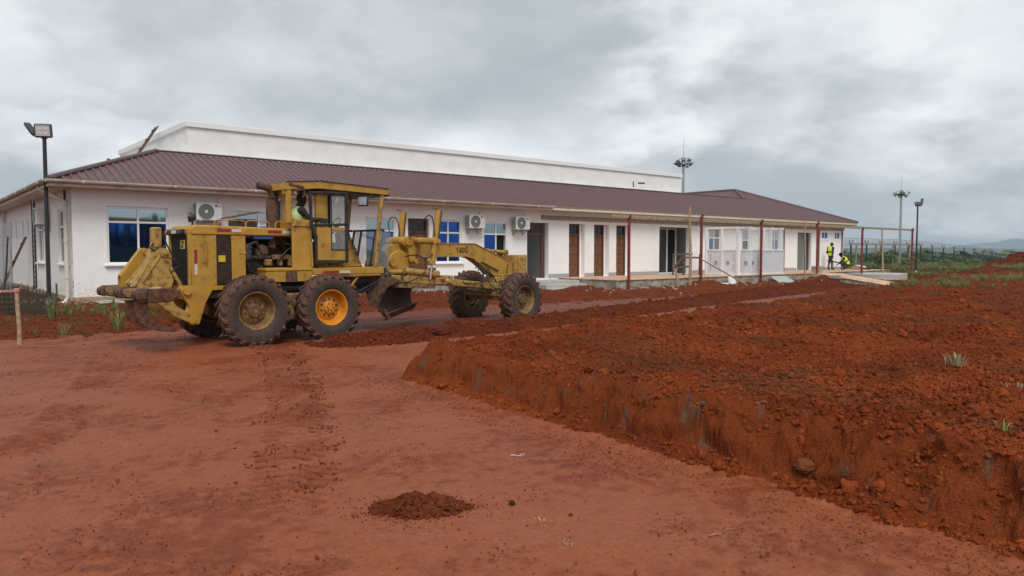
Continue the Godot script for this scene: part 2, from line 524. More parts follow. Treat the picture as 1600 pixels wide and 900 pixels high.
func land_noises():
	n_edge = noise(0.9, 3, FastNoiseLite.TYPE_SIMPLEX_SMOOTH, 2)
	n_big = noise(0.22, 3, FastNoiseLite.TYPE_SIMPLEX_SMOOTH, 3)
	n_mid = noise(1.6, 4, FastNoiseLite.TYPE_SIMPLEX_SMOOTH, 4)
	n_fine = noise(9.0, 3, FastNoiseLite.TYPE_SIMPLEX_SMOOTH, 5)
	n_cell = noise(3.4, 3, FastNoiseLite.TYPE_CELLULAR, 6)
	n_cell.cellular_return_type = FastNoiseLite.RETURN_DISTANCE
	n_cell.fractal_gain = 0.55
	n_cell.fractal_lacunarity = 2.4
	n_cell2 = noise(1.5, 1, FastNoiseLite.TYPE_CELLULAR, 8)
	n_cell2.cellular_return_type = FastNoiseLite.RETURN_CELL_VALUE
	n_patch = noise(0.55, 5, FastNoiseLite.TYPE_SIMPLEX_SMOOTH, 21)
	n_face = noise(2.6, 4, FastNoiseLite.TYPE_SIMPLEX_SMOOTH, 41)
	n_chip = noise(13.0, 2, FastNoiseLite.TYPE_CELLULAR, 43)
	n_chip.cellular_return_type = FastNoiseLite.RETURN_DISTANCE
	n_crack = noise(1.1, 2, FastNoiseLite.TYPE_SIMPLEX_SMOOTH, 23)

func ss(a: float, b: float, x: float) -> float:
	return smoothstep(a, b, x) if a < b else 1.0 - smoothstep(b, a, x)

func berm_line(t: float) -> float:
	if t < 7.9: return 10.95 + (7.9 - t) * 0.115
	return 10.95 - (t - 7.9) * 0.255 + 0.0018 * (t - 7.9) * (t - 7.9)

func grit0(x: float, z: float) -> float:
	return n_edge.get_noise_2d(x * 2.1 + 17.0, z * 2.1)

# height, and through g_kind (0 packed, 1 loose, 2 wet) and g_col what the ground is there
func land(x: float, z: float, fine := true) -> float:
	var rx := x - P0.x
	var rz := z - P0.z
	var t := rx * bu.x + rz * bu.z
	var w := rx * bn.x + rz * bn.z
	var dist := sqrt(x * x + z * z)
	var side := ss(7.6, 2.6, w)
	var h := lerpf(0.27, 0.16, ss(9.0, 17.0, t)) * side
	var far := ss(46.0, 66.0, dist)
	h = lerpf(h, 0.34, far * (1.0 if t > 30.0 else 0.6))
	h -= ss(84.0, 125.0, dist) * 1.0 + clampf(dist - 110.0, 0.0, 420.0) * 0.036
	var big := n_big.get_noise_2d(x, z)
	var mid := n_mid.get_noise_2d(x, z)
	h += big * 0.05 * (0.35 + far)
	var patch := n_patch.get_noise_2d(x, z)
	# packed road by default
	var loose := 0.0
	g_kind = 0
	# bank of cut earth
	var ed := n_edge.get_noise_2d(x, z)
	var e1 := 0.802 * (x + 1.25) - 0.597 * (z + 9.45) + ed * 0.10
	var e2 := 0.761 * (x + 1.05) + 0.648 * (z + 10.75) - 0.16 + ed * 0.16
	var bank := 0.0
	if e1 > -0.4 and e2 > -0.5:
		var f2 := lerpf(ss(-0.02, 0.26, e2), ss(-0.35, 0.55, e2), ss(0.8, 2.6, e1))
		var tooth := 0.05 * n_mid.get_noise_2d(x * 1.3 + 40.0, z * 1.3)
		var block := n_cell2.get_noise_2d(x * 1.9 + mid * 0.35, z * 1.9 + ed * 0.3) * 0.05 + ed * 0.05 + mid * 0.03
		var skirt := ss(-0.24, 0.34, e1 + mid * 0.10 + ed * 0.05)
		bank = (0.135 * skirt * skirt + 0.35 * ss(0.14, 0.54, e1 + block)) * f2
		bank -= 0.02 * exp(-pow((e1 - 0.20) / 0.06, 2.0)) * f2
		loose = ss(0.004, 0.05, bank + mid * 0.012)
		var top := ss(0.40, 0.75, e1) * f2
		bank += top * (big * 0.10 + mid * 0.05) * (1.0 - far * 0.6)
		bank *= 1.0 - 0.55 * far
		h += bank
	# windrow thrown up by the blade
	var wc := berm_line(t) + ed * 0.12
	if t > 0.8 and t < 34.0 and absf(w - wc) < 2.2:
		var k := (w - wc) / (0.62 + 0.02 * t)
		var bh := 0.20 * exp(-k * k) * ss(1.0, 3.6, t) * ss(34.0, 29.0, t) * (0.8 + 0.5 * mid)
		h += bh
		loose = maxf(loose, ss(0.015, 0.05, bh))
	# churned soil between the haul road and the building
	var churn := ss(6.6, 6.0, w + mid * 0.5) * ss(11.5, 13.0, t + mid * 0.8)
	churn = maxf(churn, ss(6.4, 5.6, w + mid * 0.7) * ss(1.2, 3.0, t) * 0.9)
	var verge := ss(7.2, 6.7, w + mid * 0.35) * ss(4.5, 1.5, t + mid)
	loose = maxf(loose, maxf(churn, verge * 0.6))
	if dist > 30.0 and t > 6.0 and w < 8.0: loose = maxf(loose, 0.8)
	if far > 0.3: loose = maxf(loose, far)
	# heaps by the veranda
	h += 0.30 * exp(-((t - 24.2) * (t - 24.2) + (w - 4.1) * (w - 4.1)) / 0.5) + 0.26 * exp(-((t - 34.4) * (t - 34.4) * 0.4 + (w - 4.2) * (w - 4.2)) / 0.5) + 0.22 * exp(-((t - 17.4) * (t - 17.4) + (w - 2.9) * (w - 2.9)) / 0.4)
	if t > 15.0 and t < 40.0 and w > 3.3 and w < 5.0: h += 0.10 * maxf(0.0, mid + 0.3)
	# wheel tracks
	var wet := 0.0
	var across := w - 9.3 - (t - 1.9) * -0.085
	if t > 1.0 and t < 30.0 and absf(across) < 2.0 and loose < 0.9:
		for s in [-1.05, 1.05]:
			var d := absf(across - s)
			if d < 0.34:
				h -= 0.030 * ss(0.34, 0.2, d)
				wet = maxf(wet, ss(0.34, 0.24, d + mid * 0.1))
	if t > 8.0 and t < 26.0:
		var d2 := absf(w - (7.55 - (t - 8.0) * 0.14) + mid * 0.1)
		if d2 < 0.26: wet = maxf(wet, ss(0.26, 0.15, d2))
	if loose > 0.55: wet *= ss(0.75, 0.55, loose)
	# lug tracks curving over the packed road
	var rut := 0.0
	if fine and loose < 0.3 and dist < 16.0:
		for tr in 3:
			var al := -(z + 4.5)
			var off := 0.0
			var reach := 1.0
			if tr == 0:
				off = x + 1.45 + 0.22 * al + 0.012 * al * al
				reach = ss(0.0, 1.5, al) * ss(10.5, 8.5, al)
			elif tr == 1:
				off = x + 3.55 + 0.30 * al + 0.014 * al * al
				reach = ss(0.0, 1.5, al) * ss(9.5, 7.5, al) * 0.6
			else:
				off = x + 0.1 + 0.20 * al + 0.05 * al * al
				reach = ss(2.0, 3.2, al) * ss(6.0, 4.8, al) * 0.5
			if absf(off) < 0.34 and reach > 0.0:
				var gate := reach * (ss(-0.30, 0.25, patch + grit0(x, z) * 0.5) if tr else ss(-0.55, -0.1, patch + grit0(x, z) * 0.6))
				var bars := sin((al + absf(off) * 0.6 + mid * 0.05) * 40.0)
				var inside := ss(0.34, 0.24, absf(off))
				h += (0.034 * maxf(0.0, bars) - 0.016) * inside * gate
				h += 0.022 * exp(-pow((absf(off) - 0.31) / 0.05, 2.0)) * gate * (0.6 + mid)
				rut = maxf(rut, inside * gate * (0.25 + 0.5 * ss(0.2, -0.4, bars)))
	# low ridges scraped up beside the haul road on the left
	if t < 3.0 and t > -14.0 and absf(w - 7.9) < 1.6 and loose < 0.5:
		var rd := n_mid.get_noise_2d(t * 0.35, w * 3.2)
		h += 0.035 * maxf(0.0, rd) * ss(1.6, 0.8, absf(w - 7.9))
		rut = maxf(rut, 0.55 * ss(0.12, 0.4, rd) * ss(1.6, 0.8, absf(w - 7.9)))
	if t > 0.5 and w < 11.0 and w > 5.0 and loose < 0.5:
		h += 0.030 * n_mid.get_noise_2d(t * 0.22 + 4.0, w * 2.4) * ss(0.5, 3.0, t)
	# relief
	if fine and dist < 75.0:
		var f := n_fine.get_noise_2d(x, z)
		if loose > 0.05:
			var c := n_cell.get_noise_2d(x + f * 0.03, z + mid * 0.05)     # about -1 at a lump's middle, rising to its rim
			var amp := 0.062 * loose
			if e1 < 0.46 and e1 > 0.16 and e2 > 0.0: amp *= 0.5
			h += -(c + 0.45) * amp + mid * 0.045 * loose + f * 0.012 * loose
			var rough2 := n_cell.get_noise_2d(x * 2.7 + 31.0, z * 2.7)
			h -= (rough2 + 0.4) * 0.018 * loose
		var packed := 1.0 - loose
		if packed > 0.02:
			h += packed * (mid * 0.010 + f * 0.0022 * (1.0 + 2.2 * maxf(0.0, patch)))
			var crumb := n_cell.get_noise_2d(x * 4.2 + 5.0, z * 4.2)
			var spot := ss(0.05, 0.42, n_edge.get_noise_2d(x * 0.9 + 33.0, z * 0.9) + patch * 0.6)
			h += packed * maxf(0.0, -(crumb + 0.66)) * 0.05 * spot
			if crumb < -0.70: rut = maxf(rut, 0.5 * spot)
			if patch > 0.12:
				h += packed * maxf(0.0, -(n_cell.get_noise_2d(x * 1.6, z * 1.6) + 0.62)) * 0.045 * ss(0.12, 0.4, patch)
			var cr := absf(n_crack.get_noise_2d(x * 1.0 + f * 0.05, z + f * 0.05))
			if cr < 0.012 and patch < 0.1: h -= packed * 0.008 * (1.0 - cr / 0.012)
	g_rut = rut
	g_loose = loose
	if loose > 0.42: g_kind = 1
	elif wet > 0.5: g_kind = 2
	# what it is made of: reds of packed, loose and damp laterite, brown topsoil
	var fn := n_fine.get_noise_2d(x * 0.6 + 7.0, z * 0.6)
	if g_kind == 1:
		var tone := clampf(0.5 + patch * 0.9 + fn * 0.35, 0.0, 1.0)
		g_col = Color(.205, .042, .0140).lerp(Color(.325, .076, .0235), tone)
		if e1 > -0.3 and e2 > 0.2:
			var humus := ss(0.12, 0.55, n_big.get_noise_2d(x * 1.6 + 60.0, z * 1.6) + 0.22 * ss(4.0, 9.0, x) + fn * 0.25) * 0.6
			g_col = g_col.lerp(Color(.165, .062, .028), humus)
			if e1 < 0.50 and e1 > 0.2:
				g_col = g_col.lerp(Color(.285, .066, .020), 0.6 * ss(0.12, 0.26, e1))
				# smears of grey clay left by the bucket teeth
				var along := x * 0.597 + z * 0.802
				var lane := n_crack.get_noise_2d(along * 3.6 + e1 * 0.9, e1 * 2.6 + along * 0.35) + 0.30 * n_mid.get_noise_2d(x * 2.0, z * 2.0) + 0.1 * fn
				g_col = g_col.lerp(Color(.20, .10, .064), 0.75 * ss(0.42, 0.50, lane) * ss(0.16, 0.24, e1))
		elif absf(w - wc) < 1.4 and t > 1.0:
			g_col = g_col.lerp(Color(.135, .033, .0165), 0.6)
		else:
			g_col = g_col.lerp(Color(.24, .068, .034), 0.5)
		if verge > 0.3 and t < 5.0 and dist < 40.0:
			g_col = g_col.lerp(Color(.13, .075, .035), 0.55 * ss(-0.1, 0.3, patch))
		if far > 0.0:
			g_col = g_col.lerp(Color(.15, .058, .03) if patch > -0.05 else Color(.10, .085, .035), far)
		if dist > 66.0: g_col = g_col.lerp(Color(.075, .095, .028), ss(66.0, 80.0, dist + patch * 10.0))
	else:
		var grit := n_mid.get_noise_2d(x * 2.6 + 13.0, z * 2.6)
		var tone := clampf(0.5 + patch * 0.65 + grit * 0.45 + fn * 0.25, 0.0, 1.0)
		g_col = Color(.305, .088, .039).lerp(Color(.222, .052, .020), ss(0.42, 0.95, tone))
		g_col = g_col.lerp(Color(.320, .103, .051), ss(0.35, 0.0, tone) * 0.7)
		var crust := ss(0.02, 0.35, n_patch.get_noise_2d(x * 0.8 - 40.0, z * 0.8 + 15.0) + grit * 0.25)
		if crust > 0.02 and dist < 40.0:
			var cc := n_cell.get_noise_2d(x * 3.0 + fn * 0.06, z * 3.0)
			g_col = g_col.lerp(Color(.17, .042, .019), crust * ss(-0.62, -0.28, cc) * 0.7)
		var stain := ss(0.40, 0.62, n_patch.get_noise_2d(x * 1.4 + 90.0, z * 1.4 - 30.0) + fn * 0.15)
		g_col = g_col.lerp(Color(.19, .070, .036), stain * 0.4)
		var damp := ss(11.2, 9.6, w + mid * 0.6) * ss(0.5, 4.0, t + mid) * (1.0 if dist < 46.0 else 0.0)
		if damp > 0.0:
			var pass_mark := n_mid.get_noise_2d(t * 0.22 + 4.0, w * 2.4)
			g_col = g_col.lerp(Color(.150, .042, .023), damp * clampf(0.72 + pass_mark * 0.7, 0.0, 1.0))
		if g_kind == 2: g_col = g_col.lerp(Color(.22, .072, .044), 0.55)
		if rut > 0.0: g_col = g_col.lerp(Color(.12, .033, .017), rut)
	return h

func build_land():
	land_noises()
	var ang := []
	var a := -180.0
	while a < -46.0:
		ang.append(deg_to_rad(a)); a += 4.0
	a = -46.0
	while a < 46.0:
		ang.append(deg_to_rad(a)); a += 0.105
	a = 46.0
	while a <= 180.001:
		ang.append(deg_to_rad(a)); a += 4.0
	ang[ang.size() - 1] = PI
	var rad := [0.02, 0.5, 1.0, 1.5, 2.0, 2.4, 2.8, 3.1]
	var r := 3.3
	while r < 62.0:
		rad.append(r); r *= 1.0036
	while r < 9000.0:
		rad.append(r); r *= 1.06
	var nc := ang.size()
	var nr := rad.size()
	var pos := PackedVector3Array()
	var colr := PackedColorArray()
	var kind := PackedByteArray()
	pos.resize(nc * nr); colr.resize(nc * nr); kind.resize(nc * nr)
	var k := 0
	for j in nr:
		var rr: float = rad[j]
		for i in nc:
			var x := sin(ang[i]) * rr
			var z := -cos(ang[i]) * rr
			var y := land(x, z, absf(ang[i]) < 0.83)
			pos[k] = Vector3(x, y, z)
			if g_kind == 1 and rr < 16.0 and rr > 3.0:
				var e1 := 0.802 * (x + 1.25) - 0.597 * (z + 9.45)
				if e1 > 0.05 and e1 < 0.75:
					var q := n_face.get_noise_3d(x, y * 1.6, z) * 0.06 + n_chip.get_noise_3d(x, y * 1.3, z) * 0.03
					q *= ss(0.05, 0.25, e1) * ss(0.75, 0.55, e1)
					pos[k] += Vector3(0.802, 0.0, -0.597) * q
			colr[k] = g_col
			kind[k] = g_kind
			k += 1
	var nor := PackedVector3Array()
	nor.resize(nc * nr)
	for j in nr:
		for i in nc:
			var c := j * nc + i
			var du := pos[j * nc + mini(i + 1, nc - 1)] - pos[j * nc + maxi(i - 1, 0)]
			var dv := pos[mini(j + 1, nr - 1) * nc + i] - pos[maxi(j - 1, 0) * nc + i]
			var m := du.cross(dv)
			nor[c] = m.normalized()
	var what := ["ground", "loose_earth", "wheel_track"]
	var mats := ["ground_soil", "loose_soil", "wet_soil"]
	for g in 3:
		var map := PackedInt32Array()
		map.resize(nc * nr)
		map.fill(-1)
		var vv := PackedVector3Array()
		var nn := PackedVector3Array()
		var cc := PackedColorArray()
		var ix := PackedInt32Array()
		for j in nr - 1:
			for i in nc - 1:
				var c := j * nc + i
				if kind[c] != g: continue
				for q in [c, c + 1, c + nc + 1, c + nc]:
					if map[q] < 0:
						map[q] = vv.size()
						vv.append(pos[q]); nn.append(nor[q]); cc.append(colr[q])
				ix.append(map[c]); ix.append(map[c + nc]); ix.append(map[c + nc + 1])
				ix.append(map[c]); ix.append(map[c + nc + 1]); ix.append(map[c + 1])
		var arr := []
		arr.resize(Mesh.ARRAY_MAX)
		arr[Mesh.ARRAY_VERTEX] = vv
		arr[Mesh.ARRAY_NORMAL] = nn
		arr[Mesh.ARRAY_COLOR] = cc
		arr[Mesh.ARRAY_INDEX] = ix
		var m := ArrayMesh.new()
		m.add_surface_from_arrays(Mesh.PRIMITIVE_TRIANGLES, arr)
		structure(what[g], m, M[mats[g]])

func gy(x: float, z: float) -> float:
	return land(x, z, true)

func at_ground(p: Vector3) -> Vector3:
	return Vector3(p.x, gy(p.x, p.z), p.z)

# ---------------------------------------------------------------- the long white building

const EAVE_Y := 3.66
const EAVE_Z := 0.62
const SLOPE := 0.39
const LONG := 45.1

func wall_mesh(s0: float, s1: float, y0: float, y1: float, thick: float, holes: Array, tf := Transform3D()) -> MB:
	var m := MB.new()
	m.x = tf
	var xs := [s0, s1]
	var ys := [y0, y1]
	for h in holes:
		xs.append(h[0]); xs.append(h[1]); ys.append(h[2]); ys.append(h[3])
	xs.sort(); ys.sort()
	for i in xs.size() - 1:
		for j in ys.size() - 1:
			var a: float = xs[i]
			var b: float = xs[i + 1]
			var c: float = ys[j]
			var d: float = ys[j + 1]
			if b - a < 0.001 or d - c < 0.001: continue
			var open := false
			for h in holes:
				if (a + b) / 2 > h[0] and (a + b) / 2 < h[1] and (c + d) / 2 > h[2] and (c + d) / 2 < h[3]: open = true
			if open: continue
			m.quad(Vector3(a, c, 0), Vector3(b, c, 0), Vector3(b, d, 0), Vector3(a, d, 0))
			m.quad(Vector3(b, c, -thick), Vector3(a, c, -thick), Vector3(a, d, -thick), Vector3(b, d, -thick))
	for h in holes:
		m.quad(Vector3(h[0], h[2], -thick), Vector3(h[0], h[2], 0), Vector3(h[0], h[3], 0), Vector3(h[0], h[3], -thick))
		m.quad(Vector3(h[1], h[2], 0), Vector3(h[1], h[2], -thick), Vector3(h[1], h[3], -thick), Vector3(h[1], h[3], 0))
		m.quad(Vector3(h[0], h[3], 0), Vector3(h[1], h[3], 0), Vector3(h[1], h[3], -thick), Vector3(h[0], h[3], -thick))
		m.quad(Vector3(h[0], h[2], -thick), Vector3(h[1], h[2], -thick), Vector3(h[1], h[2], 0), Vector3(h[0], h[2], 0))
	for e in [[s0, -1.0], [s1, 1.0]]:
		var x: float = e[0]
		if e[1] < 0: m.quad(Vector3(x, y0, -thick), Vector3(x, y0, 0), Vector3(x, y1, 0), Vector3(x, y1, -thick))
		else: m.quad(Vector3(x, y0, 0), Vector3(x, y0, -thick), Vector3(x, y1, -thick), Vector3(x, y1, 0))
	m.quad(Vector3(s0, y1, 0), Vector3(s1, y1, 0), Vector3(s1, y1, -thick), Vector3(s0, y1, -thick))
	return m

# a window of columns and rows of panes; z is out of the wall, the origin its lower left corner
func window(parent: Node, at: Vector3, turn: float, w: float, h: float, cols: Array, rows: Array, glass: Array, sill := true, trim := true):
	var o := part("window", parent, at, turn)
	var f := MB.new()
	var t := 0.055
	var d := 0.06
	f.box(Vector3(t / 2, h / 2, 0), Vector3(t, h, d), 0.006)
	f.box(Vector3(w - t / 2, h / 2, 0), Vector3(t, h, d), 0.006)
	f.box(Vector3(w / 2, t / 2, 0), Vector3(w - 2 * t, t, d), 0.006)
	f.box(Vector3(w / 2, h - t / 2, 0), Vector3(w - 2 * t, t, d), 0.006)
	for c in cols.slice(1, -1):
		f.box(Vector3(c, h / 2, 0.004), Vector3(t, h - 2 * t, d - 0.01), 0.006)
	for r in rows.slice(1, -1):
		f.box(Vector3(w / 2, r, 0.007), Vector3(w - 2 * t, t * 1.1, d), 0.006)
	put("frame", f, M.white_frame, o)
	if trim:
		var k := MB.new()
		var e := 0.075
		k.box(Vector3(-e / 2 - 0.004, h / 2, 0.062), Vector3(e, h + 2 * e, 0.03), 0.004)
		k.box(Vector3(w + e / 2 + 0.004, h / 2, 0.062), Vector3(e, h + 2 * e, 0.03), 0.004)
		k.box(Vector3(w / 2, h + e / 2 + 0.002, 0.062), Vector3(w, e, 0.03), 0.004)
		if not sill: k.box(Vector3(w / 2, -e / 2 - 0.002, 0.062), Vector3(w, e, 0.03), 0.004)
		put("trim", k, M.wall_paint, o)
	if sill:
		var s := MB.new()
		s.box(Vector3(w / 2, -0.035, 0.085), Vector3(w + 0.18, 0.06, 0.13), 0.01)
		put("sill", s, M.wall_paint, o)
	var n := 0
	for j in rows.size() - 1:
		for i in cols.size() - 1:
			var g: String = glass[n] if n < glass.size() else glass[-1]
			n += 1
			if g == "": continue
			var p := MB.new()
			var a := Vector3((cols[i] + cols[i + 1]) / 2, (rows[j] + rows[j + 1]) / 2, -0.012 - 0.004 * (n % 2))
			p.box(a, Vector3(cols[i + 1] - cols[i] - t * 0.8, rows[j + 1] - rows[j] - t * 0.8, 0.008))
			put("pane", p, M[g], o)
	return o

func door(parent: Node, x0: float, w: float, h: float, z: float, label := ""):
	var o := part("door", parent, Vector3(x0, FLOOR, z))
	if label: o.set_meta("label", label)
	var f := MB.new()
	var leaf := 1.88
	f.box(Vector3(0.035, h / 2, 0), Vector3(0.07, h, 0.12), 0.006)
	f.box(Vector3(w - 0.035, h / 2, 0), Vector3(0.07, h, 0.12), 0.006)
	f.box(Vector3(w / 2, h - 0.03, 0), Vector3(w - 0.14, 0.06, 0.12), 0.006)
	f.box(Vector3(w / 2, leaf + 0.035, 0), Vector3(w - 0.14, 0.07, 0.12), 0.006)
	put("door_frame", f, M.door_frame, o)
	var l := MB.new()
	l.box(Vector3(w / 2, leaf / 2, -0.01), Vector3(w - 0.14, leaf - 0.01, 0.04))
	put("leaf", l, M.door_wood, o)
	var lw := w - 0.14
	for j in 4:
		for i in 2:
			var p := MB.new()
			var c := Vector3(0.07 + lw * (0.26 + 0.48 * i), 0.10 + (leaf - 0.12) * (j + 0.5) / 4.0, 0.018)
			p.box(c, Vector3(lw * 0.36, (leaf - 0.12) / 4.0 - 0.11, 0.035), 0.016)
			put("panel", p, M.door_wood, o)
	var g := MB.new()
	g.box(Vector3(w / 2, (leaf + 0.07 + h - 0.06) / 2, -0.02), Vector3(w - 0.14, h - leaf - 0.13, 0.008))
	put("transom_pane", g, M.dark_pane, o)
	var k := MB.new()
	k.cyl(Vector3(w - 0.14, 0.95, 0.03), Vector3(w - 0.14, 0.95, 0.09), 0.022, 0.03, 8)
	put("door_knob", k, M.brass, o)
	return o

func roof_sheets(parent: Node, x0: float, x1: float, smax: Callable, to: Callable):
	# sheets of ribbed metal side by side; to(x, s, lift) gives the point
	var x := x0
	var cover := 0.9
	while x < x1 - 0.01:
		var e := minf(x + cover, x1)
		var m := MB.new()
		var prof := []
		for r in 4:
			var b := x + r * 0.225
			prof.append([b, 0.0]); prof.append([b + 0.13, 0.0]); prof.append([b + 0.152, 0.042]); prof.append([b + 0.203, 0.042])
		prof.append([x + cover, 0.0])
		for i in prof.size() - 1:
			var xa: float = prof[i][0]
			var xb: float = minf(prof[i + 1][0], e)
			if xa >= e - 0.0005: break
			# break where the top edge bends
			var sa: float = smax.call(xa)
			var sb: float = smax.call(xb)
			if sa <= 0.01 and sb <= 0.01: continue
			m.quad(to.call(xa, 0.0, prof[i][1]), to.call(xb, 0.0, prof[i + 1][1]), to.call(xb, maxf(sb, 0.01), prof[i + 1][1]), to.call(xa, maxf(sa, 0.01), prof[i][1]))
		if m.v.size(): put("roof_sheet", m, M.roof_paint, parent)
		x += cover

func build_building():
	mat("dark_pane", lin(.012, .016, .02), 0.06)
	mat("brass", lin(.35, .24, .08), 0.35, 0.8)
	mat("inside_wall", lin(.62, .63, .63), 0.9)
	var o := thing("terminal_building", "long white single storey building with brown ribbed roof behind the grader", "building", P0, BTURN)
	var T := FLOOR
	# front wall with its openings
	var holes := [[.88, 2.55, 1.37, 3.05], [4.51, 6.2, 1.37, 3.03], [9.25, 10.5, 1.36, 2.97], [11.05, 12.0, T, 3.0], [12.3, 13.52, 1.31, 2.97], [14.6, 15.9, 1.34, 2.94], [17.0, 18.25, T, 3.0],
		[19.5, 20.5, T, 3.0], [21.12, 22.14, T, 3.0], [22.64, 23.62, T, 3.0], [25.85, 28.35, T, 3.0], [30.05, 31.1, 1.2, 3.0], [33.2, 33.9, 1.2, 3.0], [36.2, 37.1, 1.2, 3.0], [39.1, 41.0, T, 3.03], [42.2, 43.03, 2.56, 3.05], [43.9, 44.66, 2.56, 3.05]]
	put("front_wall", wall_mesh(0, LONG, 0.0, 3.58, 0.25, holes), M.wall_paint, o)
	# left wall: s runs along +z from the back
	var lt := Transform3D(Basis(Vector3(0, 0, 1), Vector3.UP, Vector3(-1, 0, 0)), Vector3(0, 0, -20))
	var lh := [[17.8, 19.45, 1.38, 3.0], [13.5, 14.9, 1.38, 2.95]]
	for s in [3.6, 4.9, 6.2, 7.6, 9.6, 11.0]: lh.append([s, s + 0.42, 2.25, 2.95])
	put("side_wall", wall_mesh(0, 19.998, 0.0, 3.58, 0.25, lh, lt), M.wall_paint, o)
	var rt := Transform3D(Basis(Vector3(0, 0, -1), Vector3.UP, Vector3(1, 0, 0)), Vector3(LONG, 0, 0))
	put("end_wall", wall_mesh(0.002, 20, 0.0, 3.58, 0.25, [], rt), M.wall_paint, o)
	# rooms behind the openings
	var rm := MB.new()
	rm.box(Vector3(22.5, 1.8, -3.55), Vector3(44.4, 3.5, 0.12))
	for x in [3.4, 7.4, 10.8, 14.1, 16.6, 18.9, 20.8, 22.4, 24.4, 29.4, 35.4, 38.6, 41.6]:
		rm.box(Vector3(x, 1.8, -1.9), Vector3(0.12, 3.2, 3.15))
	put("partition_wall", rm, M.inside_wall, o)
	var fl := MB.new()
	fl.box(Vector3(22.55, T - 0.06, -2.0), Vector3(44.5, 0.12, 3.4))
	put("floor_slab", fl, M.step_concrete, o)
	var ce := MB.new()
	ce.box(Vector3(22.55, 3.5, -1.9), Vector3(44.5, 0.05, 3.2))
	put("ceiling", ce, M.inside_wall, o)
	# windows
	window(o, Vector3(.88, 1.37, -0.06), 0, 1.67, 1.68, [0, .84, 1.67], [0, 1.23, 1.68], ["blue_glass", "blue_glass", "clear_glass", "clear_glass"])
	window(o, Vector3(4.51, 1.37, -0.06), 0, 1.69, 1.66, [0, .85, 1.69], [0, 1.22, 1.66], ["blue_glass", "blue_glass", "clear_glass", "clear_glass"])
	window(o, Vector3(9.25, 1.36, -0.06), 0, 1.25, 1.61, [0, .62, 1.25], [0, 1.15, 1.61], ["blue_glass", "blue_glass", "clear_glass", "clear_glass"])
	window(o, Vector3(12.3, 1.31, -0.06), 0, 1.22, 1.66, [0, .61, 1.22], [0, .62, 1.17, 1.66], ["blue_glass"])
	var w5 = window(o, Vector3(14.6, 1.34, -0.06), 0, 1.3, 1.6, [0, .08, .72, 1.3], [0, 1.12, 1.6], ["dark_pane", "blue_glass", "", "clear_glass", "clear_glass", "clear_glass"])
	var bars := MB.new()
	for i in 5: bars.box(Vector3(0.78 + i * 0.075, 0.56, -0.1), Vector3(0.014, 1.08, 0.014))
	for i in 6: bars.box(Vector3(0.93, 0.1 + i * 0.19, -0.1), Vector3(0.36, 0.014, 0.013))
	put("burglar_bars", bars, M.black_steel, w5)
	window(o, Vector3(30.05, 1.2, -0.06), 0, 1.05, 1.8, [0, .5, 1.05], [0, 1.3, 1.8], ["blue_glass", "dark_pane", "clear_glass", "dark_pane"], false)
	window(o, Vector3(33.2, 1.2, -0.06), 0, 0.7, 1.8, [0, .7], [0, 1.2, 1.8], ["dark_pane", "clear_glass"], false)
	window(o, Vector3(36.2, 1.2, -0.06), 0, 0.9, 1.8, [0, .45, .9], [0, 1.3, 1.8], ["blue_glass", "blue_glass", "clear_glass", "clear_glass"], false)
	window(o, Vector3(42.2, 2.56, -0.06), 0, 0.83, 0.49, [0, .41, .83], [0, .49], ["blue_glass"], false)
	window(o, Vector3(43.9, 2.56, -0.06), 0, 0.76, 0.49, [0, .38, .76], [0, .49], ["blue_glass"], false)
	window(o, Vector3(0.06, 1.38, -2.2), -PI / 2, 1.65, 1.62, [0, .82, 1.65], [0, 1.1, 1.62], ["dark_pane", "dark_pane", "dark_pane", "clear_glass"])
	window(o, Vector3(0.06, 1.38, -6.5), -PI / 2, 1.4, 1.57, [0, .7, 1.4], [0, 1.1, 1.57], ["dark_pane"])
	for s in [3.6, 4.9, 6.2, 7.6, 9.6, 11.0]:
		window(o, Vector3(0.06, 2.25, -20 + s), -PI / 2, 0.42, 0.7, [0, .42], [0, .7], ["dark_pane"], false, false)
	# doors
	door(o, 11.07, 0.9, 2.4, -0.14)
	for x in [19.5, 21.12, 22.64]:
		door(o, x, 0.80, 2.41, -0.19)
		var side := MB.new()
		side.box(Vector3(x + 0.895, T + 1.21, -0.22), Vector3(0.185, 2.41, 0.05))
		put("door_reveal", side, M.wall_paint, o)
	# open doorway with a brown frame
	var fr := MB.new()
	fr.box(Vector3(17.04, 1.79, -0.2), Vector3(0.07, 2.42, 0.09), 0.005)
	fr.box(Vector3(18.02, 1.79, -0.2), Vector3(0.08, 2.42, 0.09), 0.005)
	fr.box(Vector3(17.53, 2.5, -0.2), Vector3(0.90, 0.06, 0.08), 0.005)
	fr.box(Vector3(17.40, 2.76, -0.2), Vector3(0.06, 0.44, 0.07), 0.005)
	put("doorway_frame", fr, M.door_frame, o)
	# wide glazed entrance
	var en := part("entrance_screen", o, Vector3(25.85, T, -0.9))
	var ef := MB.new()
	for x in [0.03, 0.62, 0.98, 1.72, 2.46]: ef.box(Vector3(x, 1.2, 0), Vector3(0.07, 2.4, 0.07), 0.006)
	for y in [1.95]: ef.box(Vector3(0.33, y, 0.002), Vector3(0.53, 0.07, 0.06), 0.006)
	ef.box(Vector3(1.25, 2.37, 0.002), Vector3(2.4, 0.06, 0.06), 0.006)
	ef.box(Vector3(1.25, 0.04, 0.002), Vector3(2.4, 0.06, 0.06), 0.006)
	put("frame", ef, M.white_frame, en)
	for p in [[0.33, 0.53], [0.8, 0.29], [1.35, 0.66], [2.09, 0.66]]:
		var g := MB.new()
		g.box(Vector3(p[0], 1.2, -0.012), Vector3(p[1], 2.26, 0.008))
		put("pane", g, M.dark_pane, en)
	var fr6 := MB.new()
